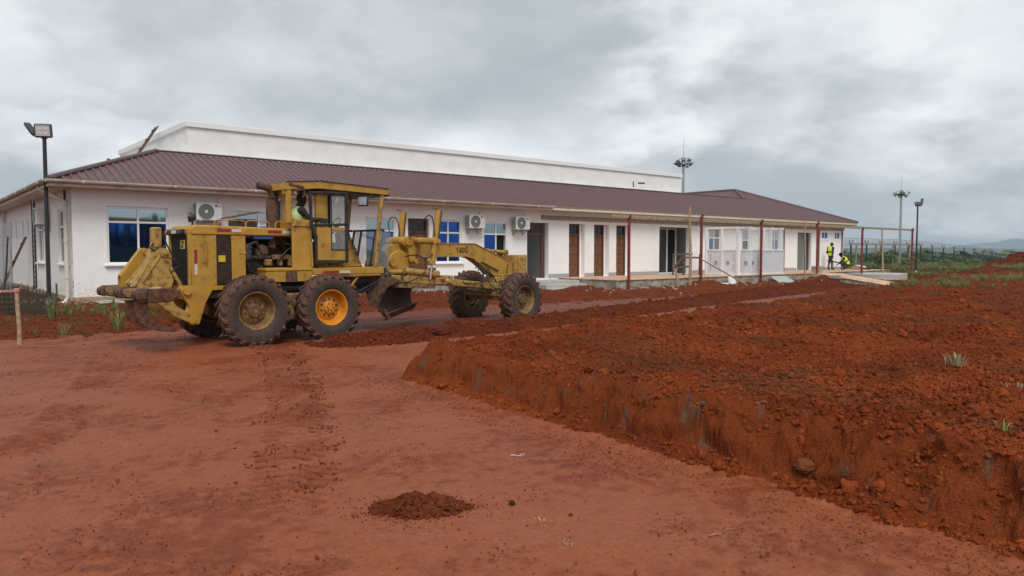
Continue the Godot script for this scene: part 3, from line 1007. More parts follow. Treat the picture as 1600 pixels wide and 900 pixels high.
	fr6.box(Vector3(39.15, 1.8, -0.05), Vector3(0.09, 2.43, 0.14), 0.006)
	fr6.box(Vector3(40.94, 1.8, -0.05), Vector3(0.09, 2.43, 0.14), 0.006)
	fr6.box(Vector3(40.05, 2.98, -0.05), Vector3(1.7, 0.07, 0.14), 0.006)
	put("doorway_frame", fr6, M.white_frame, o)
	var d6 := MB.new()
	d6.box(Vector3(39.9, 1.78, -0.3), Vector3(1.35, 2.38, 0.02))
	put("doorway_pane", d6, mat("green_pane", lin(.18, .20, .175), 0.1), o)
	# grey skirting paint, plinth and thin vertical pipes
	var cuts := [17.0, 18.25, 19.5, 20.5, 21.12, 22.14, 22.64, 23.62, 25.85, 28.35, 39.1, 41.0, LONG]
	var last := 8.0
	for i in range(0, cuts.size(), 2):
		var sk := MB.new()
		sk.box(Vector3((last + cuts[i]) / 2, T + 0.09, 0.004), Vector3(cuts[i] - last, 0.18, 0.014))
		put("skirting_band", sk, M.grey_paint, o)
		if i + 1 < cuts.size(): last = cuts[i + 1]
	var pl := MB.new()
	pl.box(Vector3(3.95, 0.2, 0.02), Vector3(8.1, 0.50, 0.07), 0.02)
	pl.box(Vector3(-0.02, 0.2, -10), Vector3(0.07, 0.50, 19.9), 0.02)
	put("plinth", pl, M.plinth_stone, o)
	mat("dark_pipe", lin(.12, .085, .07), 0.6)
	for x in [37.55, 41.75, 44.82]:
		var vp := MB.new()
		vp.cyl(Vector3(x, T, 0.07), Vector3(x, 3.2, 0.07), 0.04, 0.04, 8)
		put("downpipe", vp, M.dark_pipe, o)
	# soffit, fascia, gutters
	var so := MB.new()
	so.box(Vector3(22.55, 3.565, 0.30), Vector3(46.3, 0.025, 0.60))
	so.box(Vector3(-0.30, 3.563, -10.0), Vector3(0.60, 0.025, 20.0))
	so.box(Vector3(45.4, 3.563, -10.0), Vector3(0.60, 0.025, 20.0))
	put("soffit", so, M.soffit, o)
	var fa := MB.new()
	fa.box(Vector3(8.65, 3.60, 0.615), Vector3(18.53, 0.17, 0.03), 0.004)
	fa.box(Vector3(-0.615, 3.598, -9.7), Vector3(0.03, 0.17, 20.6), 0.004)
	put("fascia", fa, M.cream, o)
	var fb := MB.new()
	fb.box(Vector3(31.82, 3.61, 0.615), Vector3(27.8, 0.165, 0.03), 0.004)
	fb.box(Vector3(45.715, 3.588, -9.7), Vector3(0.03, 0.21, 20.6), 0.004)
	put("fascia", fb, M.fascia_yellow, o)
	for side in 2:
		var gu := MB.new()
		var prof := []
		for k in 9:
			var a := PI + PI * k / 8.0
			prof.append(Vector2(cos(a) * 0.075, sin(a) * 0.085))
		var len := 18.6 if side == 0 else 20.6
		for k in 8:
			for sgn in [1.0, 0.94]:
				var p: Vector2 = prof[k] * sgn
				var q: Vector2 = prof[k + 1] * sgn
				if side == 0: gu.quad(Vector3(-0.72, 3.69 + p.y, 0.712 + p.x), Vector3(-0.72 + len, 3.69 + p.y, 0.712 + p.x), Vector3(-0.72 + len, 3.69 + q.y, 0.712 + q.x), Vector3(-0.72, 3.69 + q.y, 0.712 + q.x))
				else: gu.quad(Vector3(-0.712 + p.x, 3.69 + p.y, 0.64), Vector3(-0.712 + p.x, 3.69 + p.y, 0.64 - len), Vector3(-0.712 + q.x, 3.69 + q.y, 0.64 - len), Vector3(-0.712 + q.x, 3.69 + q.y, 0.64))
		var k := 0.9
		while k < len - 0.3:
			if side == 0:
				gu.lathe(Vector3(-0.72 + k, 3.69, 0.712), [], 3)
				gu.box(Vector3(-0.72 + k, 3.648, 0.712), Vector3(0.05, 0.10, 0.17), 0.03)
			else: gu.box(Vector3(-0.712, 3.648, 0.64 - k), Vector3(0.17, 0.10, 0.05), 0.03)
			k += 2.4
		if side == 0: gu.box(Vector3(-0.72 + len, 3.65, 0.712), Vector3(0.012, 0.09, 0.15))
		put("gutter", gu, M.cream, o)
	var dp := MB.new()
	dp.tube([Vector3(-0.66, 3.60, -0.95), Vector3(-0.60, 3.50, -0.92), Vector3(-0.20, 3.22, -0.42), Vector3(-0.11, 3.13, -0.33), Vector3(-0.11, 3.0, -0.32), Vector3(-0.11, 0.42, -0.32), Vector3(-0.18, 0.30, -0.27), Vector3(-0.28, 0.25, -0.2)], 0.06, 10)
	for y in [3.05, 2.0, 0.95]: dp.cyl(Vector3(-0.11, y, -0.32), Vector3(-0.11, y + 0.1, -0.32), 0.07, 0.07, 10)
	put("downpipe", dp, M.pipe_white, o)
	var ap := MB.new()
	ap.tube([Vector3(7.8, 3.6, 0.70), Vector3(7.8, 3.5, 0.70), Vector3(7.8, 3.4, 0.62)], 0.05, 8)
	put("gutter_outlet", ap, M.pipe_white, o)
	# roofs
	var rf := part("roof", o)
	var xl := -0.65
	var xr := 45.73
	var zl := EAVE_Z + 0.05
	var ztop := 3.68
	var front_max := func(x: float) -> float:
		var s := minf(x - xl, xr - x)
		if x < 38.02: return minf(s, ztop)
		return minf(s, ztop + (x - 38.02)) if x < 40.03 else s
	roof_sheets(rf, xl, xr, front_max, func(x, s, l): return Vector3(x, EAVE_Y + s * SLOPE + l * 0.93, zl - s + l * 0.36))
	var side_max := func(q: float) -> float: return minf(q, ztop)          # q: distance back from the front eave
	roof_sheets(rf, 0.0, 20.4, side_max, func(q, s, l): return Vector3(xl + s - l * 0.36, EAVE_Y + s * SLOPE + l * 0.93, zl - q))
	var end_max := func(q: float) -> float: return minf(q, 5.70)
	roof_sheets(rf, 0.0, 20.4, end_max, func(q, s, l): return Vector3(xr - s + l * 0.36, EAVE_Y + s * SLOPE + l * 0.93, zl - q))
	# the inner slope of the right wing
	roof_sheets(rf, 3.68, 20.4, func(_q): return 1.0, func(q, s, l):
		var top := Vector3(40.03 - maxf(0.0, 5.70 - q), EAVE_Y + minf(q, 5.70) * SLOPE + l, zl - q)
		return Vector3(36.83, EAVE_Y + 2.5 * SLOPE + l, zl - q).lerp(top, s))
	var cap := MB.new()
	var ye := EAVE_Y + 0.055
	var yt := EAVE_Y + ztop * SLOPE + 0.05
	cap.tube([Vector3(xl, ye, zl), Vector3(xl + ztop, yt, zl - ztop)], 0.075, 8)
	cap.tube([Vector3(xr, ye, zl), Vector3(40.03, EAVE_Y + 5.7 * SLOPE + 0.05, zl - 5.7)], 0.075, 8)
	cap.tube([Vector3(38.02, yt, zl - ztop), Vector3(40.03, EAVE_Y + 5.7 * SLOPE + 0.05, zl - 5.7)], 0.075, 8)
	cap.tube([Vector3(40.03, EAVE_Y + 5.7 * SLOPE + 0.05, zl - 5.7), Vector3(40.03, EAVE_Y + 5.7 * SLOPE + 0.05, -19.7)], 0.075, 8)
	cap.box(Vector3(20.5, yt + 0.005, zl - ztop - 0.06), Vector3(35.0, 0.06, 0.22), 0.02)
	cap.box(Vector3(xl + ztop + 0.07, yt + 0.004, -11.4), Vector3(0.22, 0.06, 16.7), 0.02)
	put("ridge_cap", cap, M.cap_paint, rf)
	var fl2 := MB.new()
	fl2.box(Vector3(20.4, 5.04, -3.32), Vector3(32.4, 0.06, 0.40))
	fl2.box(Vector3(3.6, 5.03, -11.4), Vector3(1.1, 0.06, 16.2))
	fl2.box(Vector3(35.5, 4.75, -10.0), Vector3(5.0, 0.06, 13.0))
	put("roof_flashing", fl2, M.coping, rf)
	# the taller hall
	var ha := part("hall", o)
	var hb := MB.new()
	hb.box(Vector3(18.2, 5.3, -8.55), Vector3(28.0, 1.96, 10.0))
	put("hall_wall", hb, M.hall_paint, ha)
	var hc := MB.new()
	hc.box(Vector3(18.2, 6.24, -3.56), Vector3(28.12, 0.20, 0.17), 0.01)
	hc.box(Vector3(18.2, 6.24, -13.56), Vector3(28.12, 0.20, 0.14), 0.01)
	hc.box(Vector3(4.21, 6.24, -8.6), Vector3(0.17, 0.20, 9.8), 0.01)
	hc.box(Vector3(32.21, 6.24, -8.55), Vector3(0.14, 0.20, 9.88), 0.01)
	put("coping", hc, M.coping, ha)
	# camera and floodlights fixed to the hall
	var cctv := part("wall_camera", o, Vector3(28.0, 5.46, -3.4))
	var cb := MB.new()
	cb.cyl(Vector3(0.1, 0.1, 0.05), Vector3(0.25, 0.08, 0.4), 0.05, 0.05, 10)
	cb.box(Vector3(-0.35, 0, 0.1), Vector3(0.06, 0.3, 0.06), 0.01)
	put("camera_body", cb, M.lamp_metal, cctv)
	var fl3 := part("floodlight", o, Vector3(4.0, 5.75, -13.3))
	flood(fl3, Vector3(-0.3, 0.0, 0.0), Basis(Vector3.UP, -1.9) * Basis(Vector3.RIGHT, 0.5), 0.9)
	var arm := MB.new()
	arm.bar(Vector3(-0.25, -0.02, -0.05), Vector3(0.2, -0.15, 0), 0.05, 0.05)
	put("arm", arm, M.lamp_metal, fl3)
	# conduit and downpipes on the side wall
	var cd := MB.new()
	cd.cyl(Vector3(-0.05, 0.4, -6.95), Vector3(-0.05, 3.5, -6.95), 0.05, 0.05, 8)
	cd.cyl(Vector3(-0.05, 2.2, -0.75), Vector3(-0.05, 3.5, -0.75), 0.03, 0.03, 8)
	cd.cyl(Vector3(-0.05, 0.4, -7.25), Vector3(-0.05, 3.5, -7.25), 0.03, 0.03, 8)
	put("conduit", cd, M.dark_metal, o)
	var dq := MB.new()
	dq.cyl(Vector3(-0.1, 0.3, -15.4), Vector3(-0.1, 3.5, -15.4), 0.07, 0.07, 10)
	put("downpipe", dq, M.pipe_white, o)
	veranda(o)

# a square LED floodlight looking along its +Z
func flood(parent: Node, at: Vector3, rot: Basis, k := 1.0):
	var f := part("floodlight_head", parent, at)
	f.basis = rot.scaled(Vector3.ONE * k)
	var b := MB.new()
	b.box(Vector3(0, 0, -0.02), Vector3(0.46, 0.38, 0.09), 0.035)
	for i in 6: b.box(Vector3(-0.15 + 0.06 * i, 0, -0.085), Vector3(0.014, 0.30, 0.05))
	b.bar(Vector3(-0.1, -0.1, -0.12), Vector3(0.1, -0.1, -0.12), 0.03, 0.05)
	put("housing", b, M.lamp_metal, f)
	var l := MB.new()
	l.box(Vector3(0, 0, 0.027), Vector3(0.36, 0.28, 0.008))
	put("lens", l, M.lamp_lens, f)
	var r := MB.new()
	for i in 2:
		for j in 2: r.box(Vector3(-0.075 + 0.15 * i, -0.06 + 0.12 * j, 0.034), Vector3(0.11, 0.075, 0.006))
	put("reflector", r, M.lamp_reflector, f)

func veranda(o: Node):
	var T := FLOOR
	var v := thing("veranda", "raised concrete veranda with orange screed floor along the building front", "veranda", P0, BTURN)
	var a := MB.new()
	a.prism([Vector2(18.9, 0.01), Vector2(46.2, 0.01), Vector2(46.2, -2.6), Vector2(37.0, -2.9), Vector2(36.6, -3.4), Vector2(18.9, -3.4)], 0.0, T - 0.03)
	var rot := Transform3D(Basis(Vector3(1, 0, 0), Vector3(0, 0, -1), Vector3(0, 1, 0)), Vector3.ZERO)
	put("slab", turned(a, rot), M.concrete, v)
	var b := MB.new()
	b.prism([Vector2(18.87, 0.01), Vector2(46.25, 0.01), Vector2(46.25, -2.65), Vector2(37.02, -2.94), Vector2(36.62, -3.44), Vector2(18.87, -3.44)], T - 0.03, T - 0.001, 0.006)
	put("screed", turned(b, rot), M.screed, v)
	var c := MB.new()
	c.box(Vector3(12.25, 0.30, 0.46), Vector3(8.5, 0.54, 0.9), 0.01)
	put("apron", c, M.concrete, v)
	var d := MB.new()
	d.box(Vector3(12.25, 0.585, 0.46), Vector3(8.54, 0.03, 0.93), 0.006)
	put("apron_screed", d, M.screed, v)
	for s in [[1.35, 0.50, 0.0], [1.72, 0.36, 0.06], [2.08, 0.21, 0.12]]:
		var e := MB.new()
		e.box(Vector3(17.7 + s[2], s[1] / 2 + 0.02, s[0] / 2), Vector3(2.3 + s[2] * 2, s[1], s[0]), 0.012)
		put("step", e, M.step_concrete, v)
	# upstand blocks and the ramp at the far end
	var rx := Transform3D(Basis(Vector3(0, 0, 1), Vector3.UP, Vector3(-1, 0, 0)), Vector3(36.8, 0, 0))
	var ra := MB.new()
	ra.x = rx
	ra.prism([Vector2(3.45, -0.1), Vector2(3.45, 0.53), Vector2(4.0, 0.51), Vector2(7.6, 0.0), Vector2(7.6, -0.1)], 0.0, 2.2, 0.01)
	put("ramp", ra, M.concrete, v)
	var rs := MB.new()
	rs.x = rx
	rs.prism([Vector2(3.45, 0.532), Vector2(3.45, 0.552), Vector2(4.0, 0.535), Vector2(7.75, 0.015), Vector2(7.7, 0.0), Vector2(4.0, 0.515)], -0.03, 2.23)
	put("ramp_screed", rs, M.screed, v)
	for i in 4:
		var bl := MB.new()
		bl.box(Vector3(34.56, 0.40, 3.65 + i * 0.42), Vector3(0.1, 0.19, 0.40), 0.01)
		put("block", bl, M.step_concrete, v)
	var ro := MB.new()
	ro.x = Transform3D(Basis(Vector3(1, 0, 0), Vector3(0, 0, -1), Vector3(0, 1, 0)), Vector3(41.7, 0, 3.6))
	ro.lathe(Vector3.ZERO, [Vector2(1.8, 0.0), Vector2(1.8, 0.42), Vector2(1.78, 0.45), Vector2(0.0, 0.45)], 40)
	put("round_slab", ro, M.step_concrete, v)
	# ledger beam fixed along the wall
	var le := MB.new()
	le.box(Vector3(31.4, 3.24, 0.06), Vector3(27.2, 0.17, 0.09), 0.006)
	put("ledger_beam", le, M.timber, v)

func turned(m: MB, tf: Transform3D) -> MB:
	for i in m.v.size():
		m.v[i] = tf * m.v[i]
		m.n[i] = tf.basis * m.n[i]
	return m

# ---------------------------------------------------------------- the motor grader (x forward, z to its right, which is the near side)

func tyre_mesh() -> MB:
	var m := MB.new()
	var mud := Color(.145, .066, .044)
	var rub := Color(.048, .044, .040)
	var R := 0.635
	var prof := [Vector2(0.345, -0.13), Vector2(0.40, -0.175), Vector2(0.48, -0.19), Vector2(0.555, -0.185), Vector2(0.60, -0.17), Vector2(0.622, -0.14), Vector2(R, -0.07), Vector2(R + 0.004, 0.0), Vector2(R, 0.07), Vector2(0.622, 0.14), Vector2(0.60, 0.17), Vector2(0.555, 0.185), Vector2(0.48, 0.19), Vector2(0.40, 0.175), Vector2(0.345, 0.13), Vector2(0.33, 0.0)]
	var nz := noise(5.0, 4, FastNoiseLite.TYPE_SIMPLEX_SMOOTH, 66)
	var seg := 72
	for j in prof.size() - 1:
		var p: Vector2 = prof[j]
		var q: Vector2 = prof[j + 1]
		var n0 := Vector2(p.y - prof[maxi(j - 1, 0)].y, -(p.x - prof[maxi(j - 1, 0)].x)) + Vector2(q.y - p.y, -(q.x - p.x))
		var e: Vector2 = prof[mini(j + 2, prof.size() - 1)]
		var n1 := Vector2(q.y - p.y, -(q.x - p.x)) + Vector2(e.y - q.y, -(e.x - q.x))
		n0 = n0.normalized(); n1 = n1.normalized()
		for i in seg:
			var a := TAU * i / seg
			var b := TAU * (i + 1) / seg
			var ca := Vector3(cos(a), sin(a), 0)
			var cb := Vector3(cos(b), sin(b), 0)
			var r := (p.x + q.x) / 2.0
			var k := nz.get_noise_3d(ca.x, ca.y, p.y * 2.0)
			m.col = rub.lerp(mud, smoothstep(0.48, 0.58, r + k * 0.09)).lerp(Color(.105, .058, .042), clampf(0.45 + 0.5 * k, 0.0, 1.0))
			m.tn(ca * p.x + Vector3(0, 0, p.y), cb * p.x + Vector3(0, 0, p.y), cb * q.x + Vector3(0, 0, q.y), ca * n0.x + Vector3(0, 0, n0.y), cb * n0.x + Vector3(0, 0, n0.y), cb * n1.x + Vector3(0, 0, n1.y))
			m.tn(ca * p.x + Vector3(0, 0, p.y), cb * q.x + Vector3(0, 0, q.y), ca * q.x + Vector3(0, 0, q.y), ca * n0.x + Vector3(0, 0, n0.y), cb * n1.x + Vector3(0, 0, n1.y), ca * n1.x + Vector3(0, 0, n1.y))
	# lugs, slanted and alternating
	for s in [-1.0, 1.0]:
		for i in 22:
			var a0 := TAU * (i + (0.5 if s > 0 else 0.0)) / 22.0
			var st := [[0.0, 0.01, R - 0.01, 0.038], [0.10, 0.075, R - 0.012, 0.040], [0.19, 0.145, 0.615, 0.046], [0.225, 0.182, 0.575, 0.040]]
			var rows := []
			for e in st:
				var k := nz.get_noise_2d(a0 * 3.0, e[1] * 9.0)
				m.col = mud.lerp(Color(.07, .045, .038), clampf(0.4 + k, 0, 1))
				var ang: float = a0 + e[0]
				var w: float = 0.040 / 0.64
				var top: float = e[2] + e[3] - (0.02 if e[1] > 0.18 else 0.0)
				var zz: float = e[1] * s
				var zo: float = zz + (0.022 * s if e[1] > 0.14 else 0.0)
				rows.append([Vector3(cos(ang - w), sin(ang - w), 0) * e[2] + Vector3(0, 0, zz), Vector3(cos(ang - w * 0.7), sin(ang - w * 0.7), 0) * top + Vector3(0, 0, zo), Vector3(cos(ang + w * 0.7), sin(ang + w * 0.7), 0) * top + Vector3(0, 0, zo), Vector3(cos(ang + w), sin(ang + w), 0) * e[2] + Vector3(0, 0, zz)])
			for j in 3:
				for k in 3:
					var A: Vector3 = rows[j][k]
					var B: Vector3 = rows[j][k + 1]
					var C: Vector3 = rows[j + 1][k + 1]
					var D: Vector3 = rows[j + 1][k]
					if s > 0: m.quad(A, B, C, D)
					else: m.quad(D, C, B, A)
			for e in [0, 3]:
				if (e == 0) == (s > 0): m.quad(rows[e][3], rows[e][2], rows[e][1], rows[e][0])
				else: m.quad(rows[e][0], rows[e][1], rows[e][2], rows[e][3])
	return m

func rim_mesh(out: float) -> MB:
	# out > 0: a deep dish seen from +z
	var m := MB.new()
	m.lathe(Vector3.ZERO, [Vector2(0.352, 0.10), Vector2(0.362, 0.135), Vector2(0.352, 0.15), Vector2(0.335, 0.146), Vector2(0.322, 0.125), Vector2(0.312, 0.10), Vector2(0.305, 0.07), Vector2(0.275, -0.02 * out), Vector2(0.262, -0.03 * out), Vector2(0.25, -0.02), Vector2(0.20, 0.012), Vector2(0.14, 0.02), Vector2(0.125, 0.03), Vector2(0.12, 0.06), Vector2(0.105, 0.07), Vector2(0.05, 0.07), Vector2(0.045, 0.085), Vector2(0.0, 0.085)], 40)
	m.lathe(Vector3.ZERO, [Vector2(0.30, -0.14), Vector2(0.35, -0.12), Vector2(0.352, 0.10)], 40)
	return m

func nuts_mesh() -> MB:
	var m := MB.new()
	for i in 10:
		var a := TAU * i / 10.0
		var c := Vector3(cos(a), sin(a), 0) * 0.172
		m.cyl(c + Vector3(0, 0, 0.01), c + Vector3(0, 0, 0.045), 0.019, 0.017, 6)
	for i in 6:
		var a := TAU * i / 6.0
		var c := Vector3(cos(a), sin(a), 0) * 0.075
		m.cyl(c + Vector3(0, 0, 0.06), c + Vector3(0, 0, 0.082), 0.012, 0.012, 6)
	return m

var tyre_m: ArrayMesh
var rim_m: ArrayMesh
var nut_m: ArrayMesh

func wheel(parent: Node, at: Vector3, turn: float, spin: float, rim: String, label := ""):
	var w := part("wheel", parent, at)
	w.rotation = Vector3(0, turn, spin)
	if label: w.set_meta("label", label)
	put("tyre", tyre_m, M.rubber, w)
	put("rim", rim_m, M[rim], w)
	put("wheel_nuts", nut_m, M.grease if rim != "dusty_rim" else M.rust, w).set_meta("kind", "stuff")

func strip(parent: Node, at: Vector3, len: float, h: float, vertical := false):
	var a := MB.new()
	var b := MB.new()
	if vertical:
		a.box(at + Vector3(0, len * 0.26, 0), Vector3(h, len * 0.56, 0.006))
		b.box(at + Vector3(0, -len * 0.24, 0), Vector3(h, len * 0.42, 0.006))
	else:
		a.box(at + Vector3(-len * 0.2, 0, 0), Vector3(len * 0.58, h, 0.006))
		b.box(at + Vector3(len * 0.31, 0, 0), Vector3(len * 0.40, h, 0.006))
	put("reflector_strip", a, M.reflector_red, parent)
	put("reflector_strip", b, M.reflector_white, parent)

func hose(parent: Node, pts: Array, r := 0.014):
	var m := MB.new()
	var c := Curve3D.new()
	for i in pts.size():
		var t: Vector3 = (pts[mini(i + 1, pts.size() - 1)] - pts[maxi(i - 1, 0)]) / 5.0
		c.add_point(pts[i], -t, t)
	var out := []
	var n := pts.size() * 5
	for i in n + 1: out.append(c.sample_baked(c.get_baked_length() * i / n))
	m.tube(out, r, 6)
	put("hose", m, M.hose, parent)

func bolts(m: MB, a: Vector3, b: Vector3, n: int, dir: Vector3, r := 0.014):
	for i in n:
		var p := a.lerp(b, float(i) / maxi(1, n - 1))
		m.cyl(p, p + dir * 0.014, r, r * 0.9, 6)

# the cab is narrower at the back than at the front
func cabshape(m: MB) -> MB:
	for i in m.v.size():
		var p := m.v[i]
		var k := lerpf(0.60, 0.92, clampf((p.x - 0.1) / 2.2, 0.0, 1.0))
		m.v[i] = Vector3(p.x + 0.02, p.y, 0.68 + (p.z - 0.72) * k)
	return m

func smooth(poly: Array, n := 1) -> Array:
	for q in n:
		var out := []
		for i in poly.size():
			var a: Vector2 = poly[i]
			var b: Vector2 = poly[(i + 1) % poly.size()]
			out.append(a.lerp(b, 0.25)); out.append(a.lerp(b, 0.75))
		poly = out
	return poly

func build_grader():
	tyre_m = tyre_mesh().mesh()
	rim_m = rim_mesh(1.0).mesh()
	nut_m = nuts_mesh().mesh()
	var g := thing("motor_grader", "yellow motor grader with rear ripper parked on the red haul road", "motor grader", G0, GTURN)
	var Y: Material = M.grader_yellow
	# wheels
	wheel(g, Vector3(-0.77, 0.645, 1.03), 0, 0.2, "dusty_rim", "rear drive wheel with dusty brown yellow rim")
	wheel(g, Vector3(0.77, 0.63, 1.03), 0, 0.9, "orange_rim", "middle drive wheel with clean orange rim")
	wheel(g, Vector3(-0.77, 0.645, -1.03), PI, 0.4, "dusty_rim")
	wheel(g, Vector3(0.77, 0.63, -1.03), PI, 0.1, "dusty_rim")
	wheel(g, Vector3(6.15, 0.55, 1.02), 0.10, 0.6, "dusty_rim", "near front wheel sunk in loose soil")
	wheel(g, Vector3(6.22, 0.57, -1.02), PI + 0.10, 0.3, "dusty_rim")
	# tandem cases and rear axle
	for s in [-1.0, 1.0]:
		var t := MB.new()
		t.prism([Vector2(-0.98, 0.50), Vector2(-0.85, 0.40), Vector2(0.85, 0.40), Vector2(0.98, 0.50), Vector2(0.98, 0.76), Vector2(0.80, 0.92), Vector2(-0.80, 0.92), Vector2(-0.98, 0.76)], s * 0.70 - 0.12, s * 0.70 + 0.12, 0.02)
		put("tandem_case", t, M.muddy_yellow, g)
	var ax := MB.new()
	ax.cyl(Vector3(0, 0.66, -0.62), Vector3(0, 0.66, 0.62), 0.22, 0.22, 16)
	ax.box(Vector3(0, 0.72, 0), Vector3(0.6, 0.5, 0.6), 0.06)
	for x in [-0.77, 0.77]: ax.cyl(Vector3(x, 0.64, -0.95), Vector3(x, 0.64, 0.95), 0.1, 0.1, 12)
	put("rear_axle", ax, M.grease, g)
	# rear frame
	var fr := MB.new()
	for s in [-1.0, 1.0]:
		fr.box(Vector3(0.3, 0.98, s * 0.40), Vector3(3.8, 0.24, 0.10), 0.012)
	fr.box(Vector3(-0.2, 0.92, 0), Vector3(2.6, 0.30, 0.68))
	fr.box(Vector3(1.6, 1.05, 0), Vector3(1.3, 0.25, 0.9), 0.02)
	fr.cyl(Vector3(-0.3, 1.02, 0.62), Vector3(0.35, 1.02, 0.62), 0.06, 0.06, 10)
	put("rear_frame", fr, M.grease, g)
	# engine bay
	var hood := part("engine_hood", g)
	var top := MB.new()
	top.prism([Vector2(-1.70, 2.03), Vector2(-1.66, 2.185), Vector2(-1.58, 2.215), Vector2(0.58, 2.18), Vector2(0.62, 2.15), Vector2(0.62, 2.03)], -0.50, 0.50, 0.025)
	put("hood_top", top, Y, hood)
	var rp := MB.new()
	rp.prism([Vector2(-1.70, 1.10), Vector2(-1.22, 1.10), Vector2(-1.22, 2.025), Vector2(-1.66, 2.025)], 0.475, 0.50, 0.004)
	bolts(rp, Vector3(-1.64, 1.2, 0.5), Vector3(-1.62, 1.95, 0.5), 9, Vector3(0, 0, 1), 0.010)
	bolts(rp, Vector3(-1.26, 1.15, 0.5), Vector3(-1.26, 1.98, 0.5), 6, Vector3(0, 0, 1))
	bolts(rp, Vector3(-1.5, 1.18, 0.5), Vector3(-1.38, 1.30, 0.5), 2, Vector3(0, 0, 1))
	put("side_panel", rp, Y, hood)
	var rp2 := MB.new()
	rp2.prism([Vector2(-1.70, 1.10), Vector2(0.60, 1.10), Vector2(0.60, 2.025), Vector2(-1.66, 2.025)], -0.50, -0.475, 0.004)
	put("side_panel", rp2, Y, hood)
	var hd := MB.new()
	hd.tube([Vector3(-1.43, 1.52, 0.50), Vector3(-1.43, 1.52, 0.55), Vector3(-1.425, 1.93, 0.55), Vector3(-1.425, 1.93, 0.50)], 0.014, 6)
	put("grab_handle", hd, Y, hood)
	var gm := MB.new()
	gm.box(Vector3(-1.08, 1.575, 0.44), Vector3(0.28, 0.90, 0.02))
	put("grille_backing", gm, M.rust, hood)
	var gw := MB.new()
	for i in 11: gw.box(Vector3(-1.205 + i * 0.025, 1.575, 0.49), Vector3(0.0042, 0.90, 0.004))
	for i in 36: gw.box(Vector3(-1.08, 1.135 + i * 0.025, 0.4915), Vector3(0.27, 0.0042, 0.004))
	put("grille_mesh", gw, M.mesh_black, hood)
	var sk := MB.new()
	sk.box(Vector3(-1.12, 1.60, 0.497), Vector3(0.13, 0.12, 0.004))
	put("sticker", sk, M.sticker, hood)
	var mp := MB.new()
	mp.box(Vector3(-0.80, 1.56, 0.485), Vector3(0.27, 0.93, 0.03), 0.006)
	mp.box(Vector3(-0.72, 1.70, 0.495), Vector3(0.14, 0.03, 0.03), 0.005)
	bolts(mp, Vector3(-0.90, 1.2, 0.5), Vector3(-0.90, 1.98, 0.5), 5, Vector3(0, 0, 1), 0.011)
	put("side_panel", mp, Y, hood)
	var sill := MB.new()
	sill.box(Vector3(-1.0, 1.06, 0.485), Vector3(1.42, 0.08, 0.03), 0.006)
	sill.box(Vector3(0.55, 1.60, 0.47), Vector3(0.10, 0.86, 0.06), 0.01)
	put("hood_rail", sill, Y, hood)
	strip(hood, Vector3(-0.98, 2.125, 0.503), 0.46, 0.055)
	strip(hood, Vector3(0.03, 2.115, 0.503), 0.50, 0.055)
	strip(hood, Vector3(-1.60, 1.52, 0.503), 0.46, 0.05, true)
	# rear face
	var rf := MB.new()
	rf.box(Vector3(-1.69, 1.60, 0.455), Vector3(0.06, 0.96, 0.09), 0.01)
	rf.box(Vector3(-1.69, 1.60, -0.455), Vector3(0.06, 0.96, 0.09), 0.01)
	rf.box(Vector3(-1.685, 2.10, 0), Vector3(0.08, 0.12, 1.0), 0.015)
	bolts(rf, Vector3(-1.72, 1.2, 0.46), Vector3(-1.72, 2.0, 0.46), 10, Vector3(-1, 0, 0), 0.011)
	put("radiator_surround", rf, Y, hood)
	var rg := MB.new()
	rg.box(Vector3(-1.66, 1.58, 0), Vector3(0.02, 0.96, 0.82))
	put("radiator_core", rg, M.grease, hood)
	var rw := MB.new()
	for i in 30:
		var z := -0.41 + i * 0.0283
		rw.box(Vector3(-1.693, 1.58, z), Vector3(0.006, 0.94, 0.007))
	for i in 33: rw.box(Vector3(-1.696, 1.12 + i * 0.0285, 0), Vector3(0.006, 0.007, 0.82))
	put("radiator_mesh", rw, M.mesh_black, hood)
	var st2 := MB.new()
	st2.box(Vector3(-1.702, 1.86, 0.16), Vector3(0.004, 0.16, 0.22))
	put("sticker", st2, M.sticker, hood)
	var tx := MB.new()
	for q in [[0.0, 0.045, 0.07, 0.05], [0.0, -0.03, 0.05, 0.07], [-0.05, -0.04, 0.025, 0.05], [0.055, 0.04, 0.03, 0.03]]:
		tx.box(Vector3(-1.706, 1.86 + q[1], 0.16 + q[0]), Vector3(0.004, q[3], q[2]))
	put("sticker_print", tx, M.black_ink, hood).set_meta("kind", "stuff")
	var lb := MB.new()
	lb.box(Vector3(-1.75, 2.09, -0.06), Vector3(0.09, 0.10, 0.80), 0.02)
	put("light_bar", lb, M.black_steel, hood)
	var lo := MB.new()
	lo.cyl(Vector3(-1.80, 2.09, -0.38), Vector3(-1.815, 2.09, -0.38), 0.045, 0.04, 12)
	put("tail_lamp", lo, M.lamp_orange, hood)
	var lo2 := MB.new()
	lo2.box(Vector3(-1.80, 2.09, 0.0), Vector3(0.012, 0.06, 0.22), 0.004)
	put("tail_lamp", lo2, M.reflector_white, hood)
	# work lamp
	var wl := part("work_lamp", hood, Vector3(-1.55, 2.36, 0.18))
	wl.rotation = Vector3(0, -2.2, 0)
	var wb := MB.new()
	wb.lathe(Vector3.ZERO, [Vector2(0.0, -0.09), Vector2(0.05, -0.08), Vector2(0.085, -0.02), Vector2(0.095, 0.03), Vector2(0.085, 0.035)], 16)
	wb.bar(Vector3(0, -0.06, -0.03), Vector3(0, -0.16, -0.02), 0.03, 0.03)
	put("lamp_shell", wb, M.black_steel, wl)
	var wle := MB.new()
	wle.cyl(Vector3(0, 0, 0.02), Vector3(0, 0, 0.03), 0.083, 0.08, 16)
	put("lamp_lens", wle, M.lamp_lens, wl)
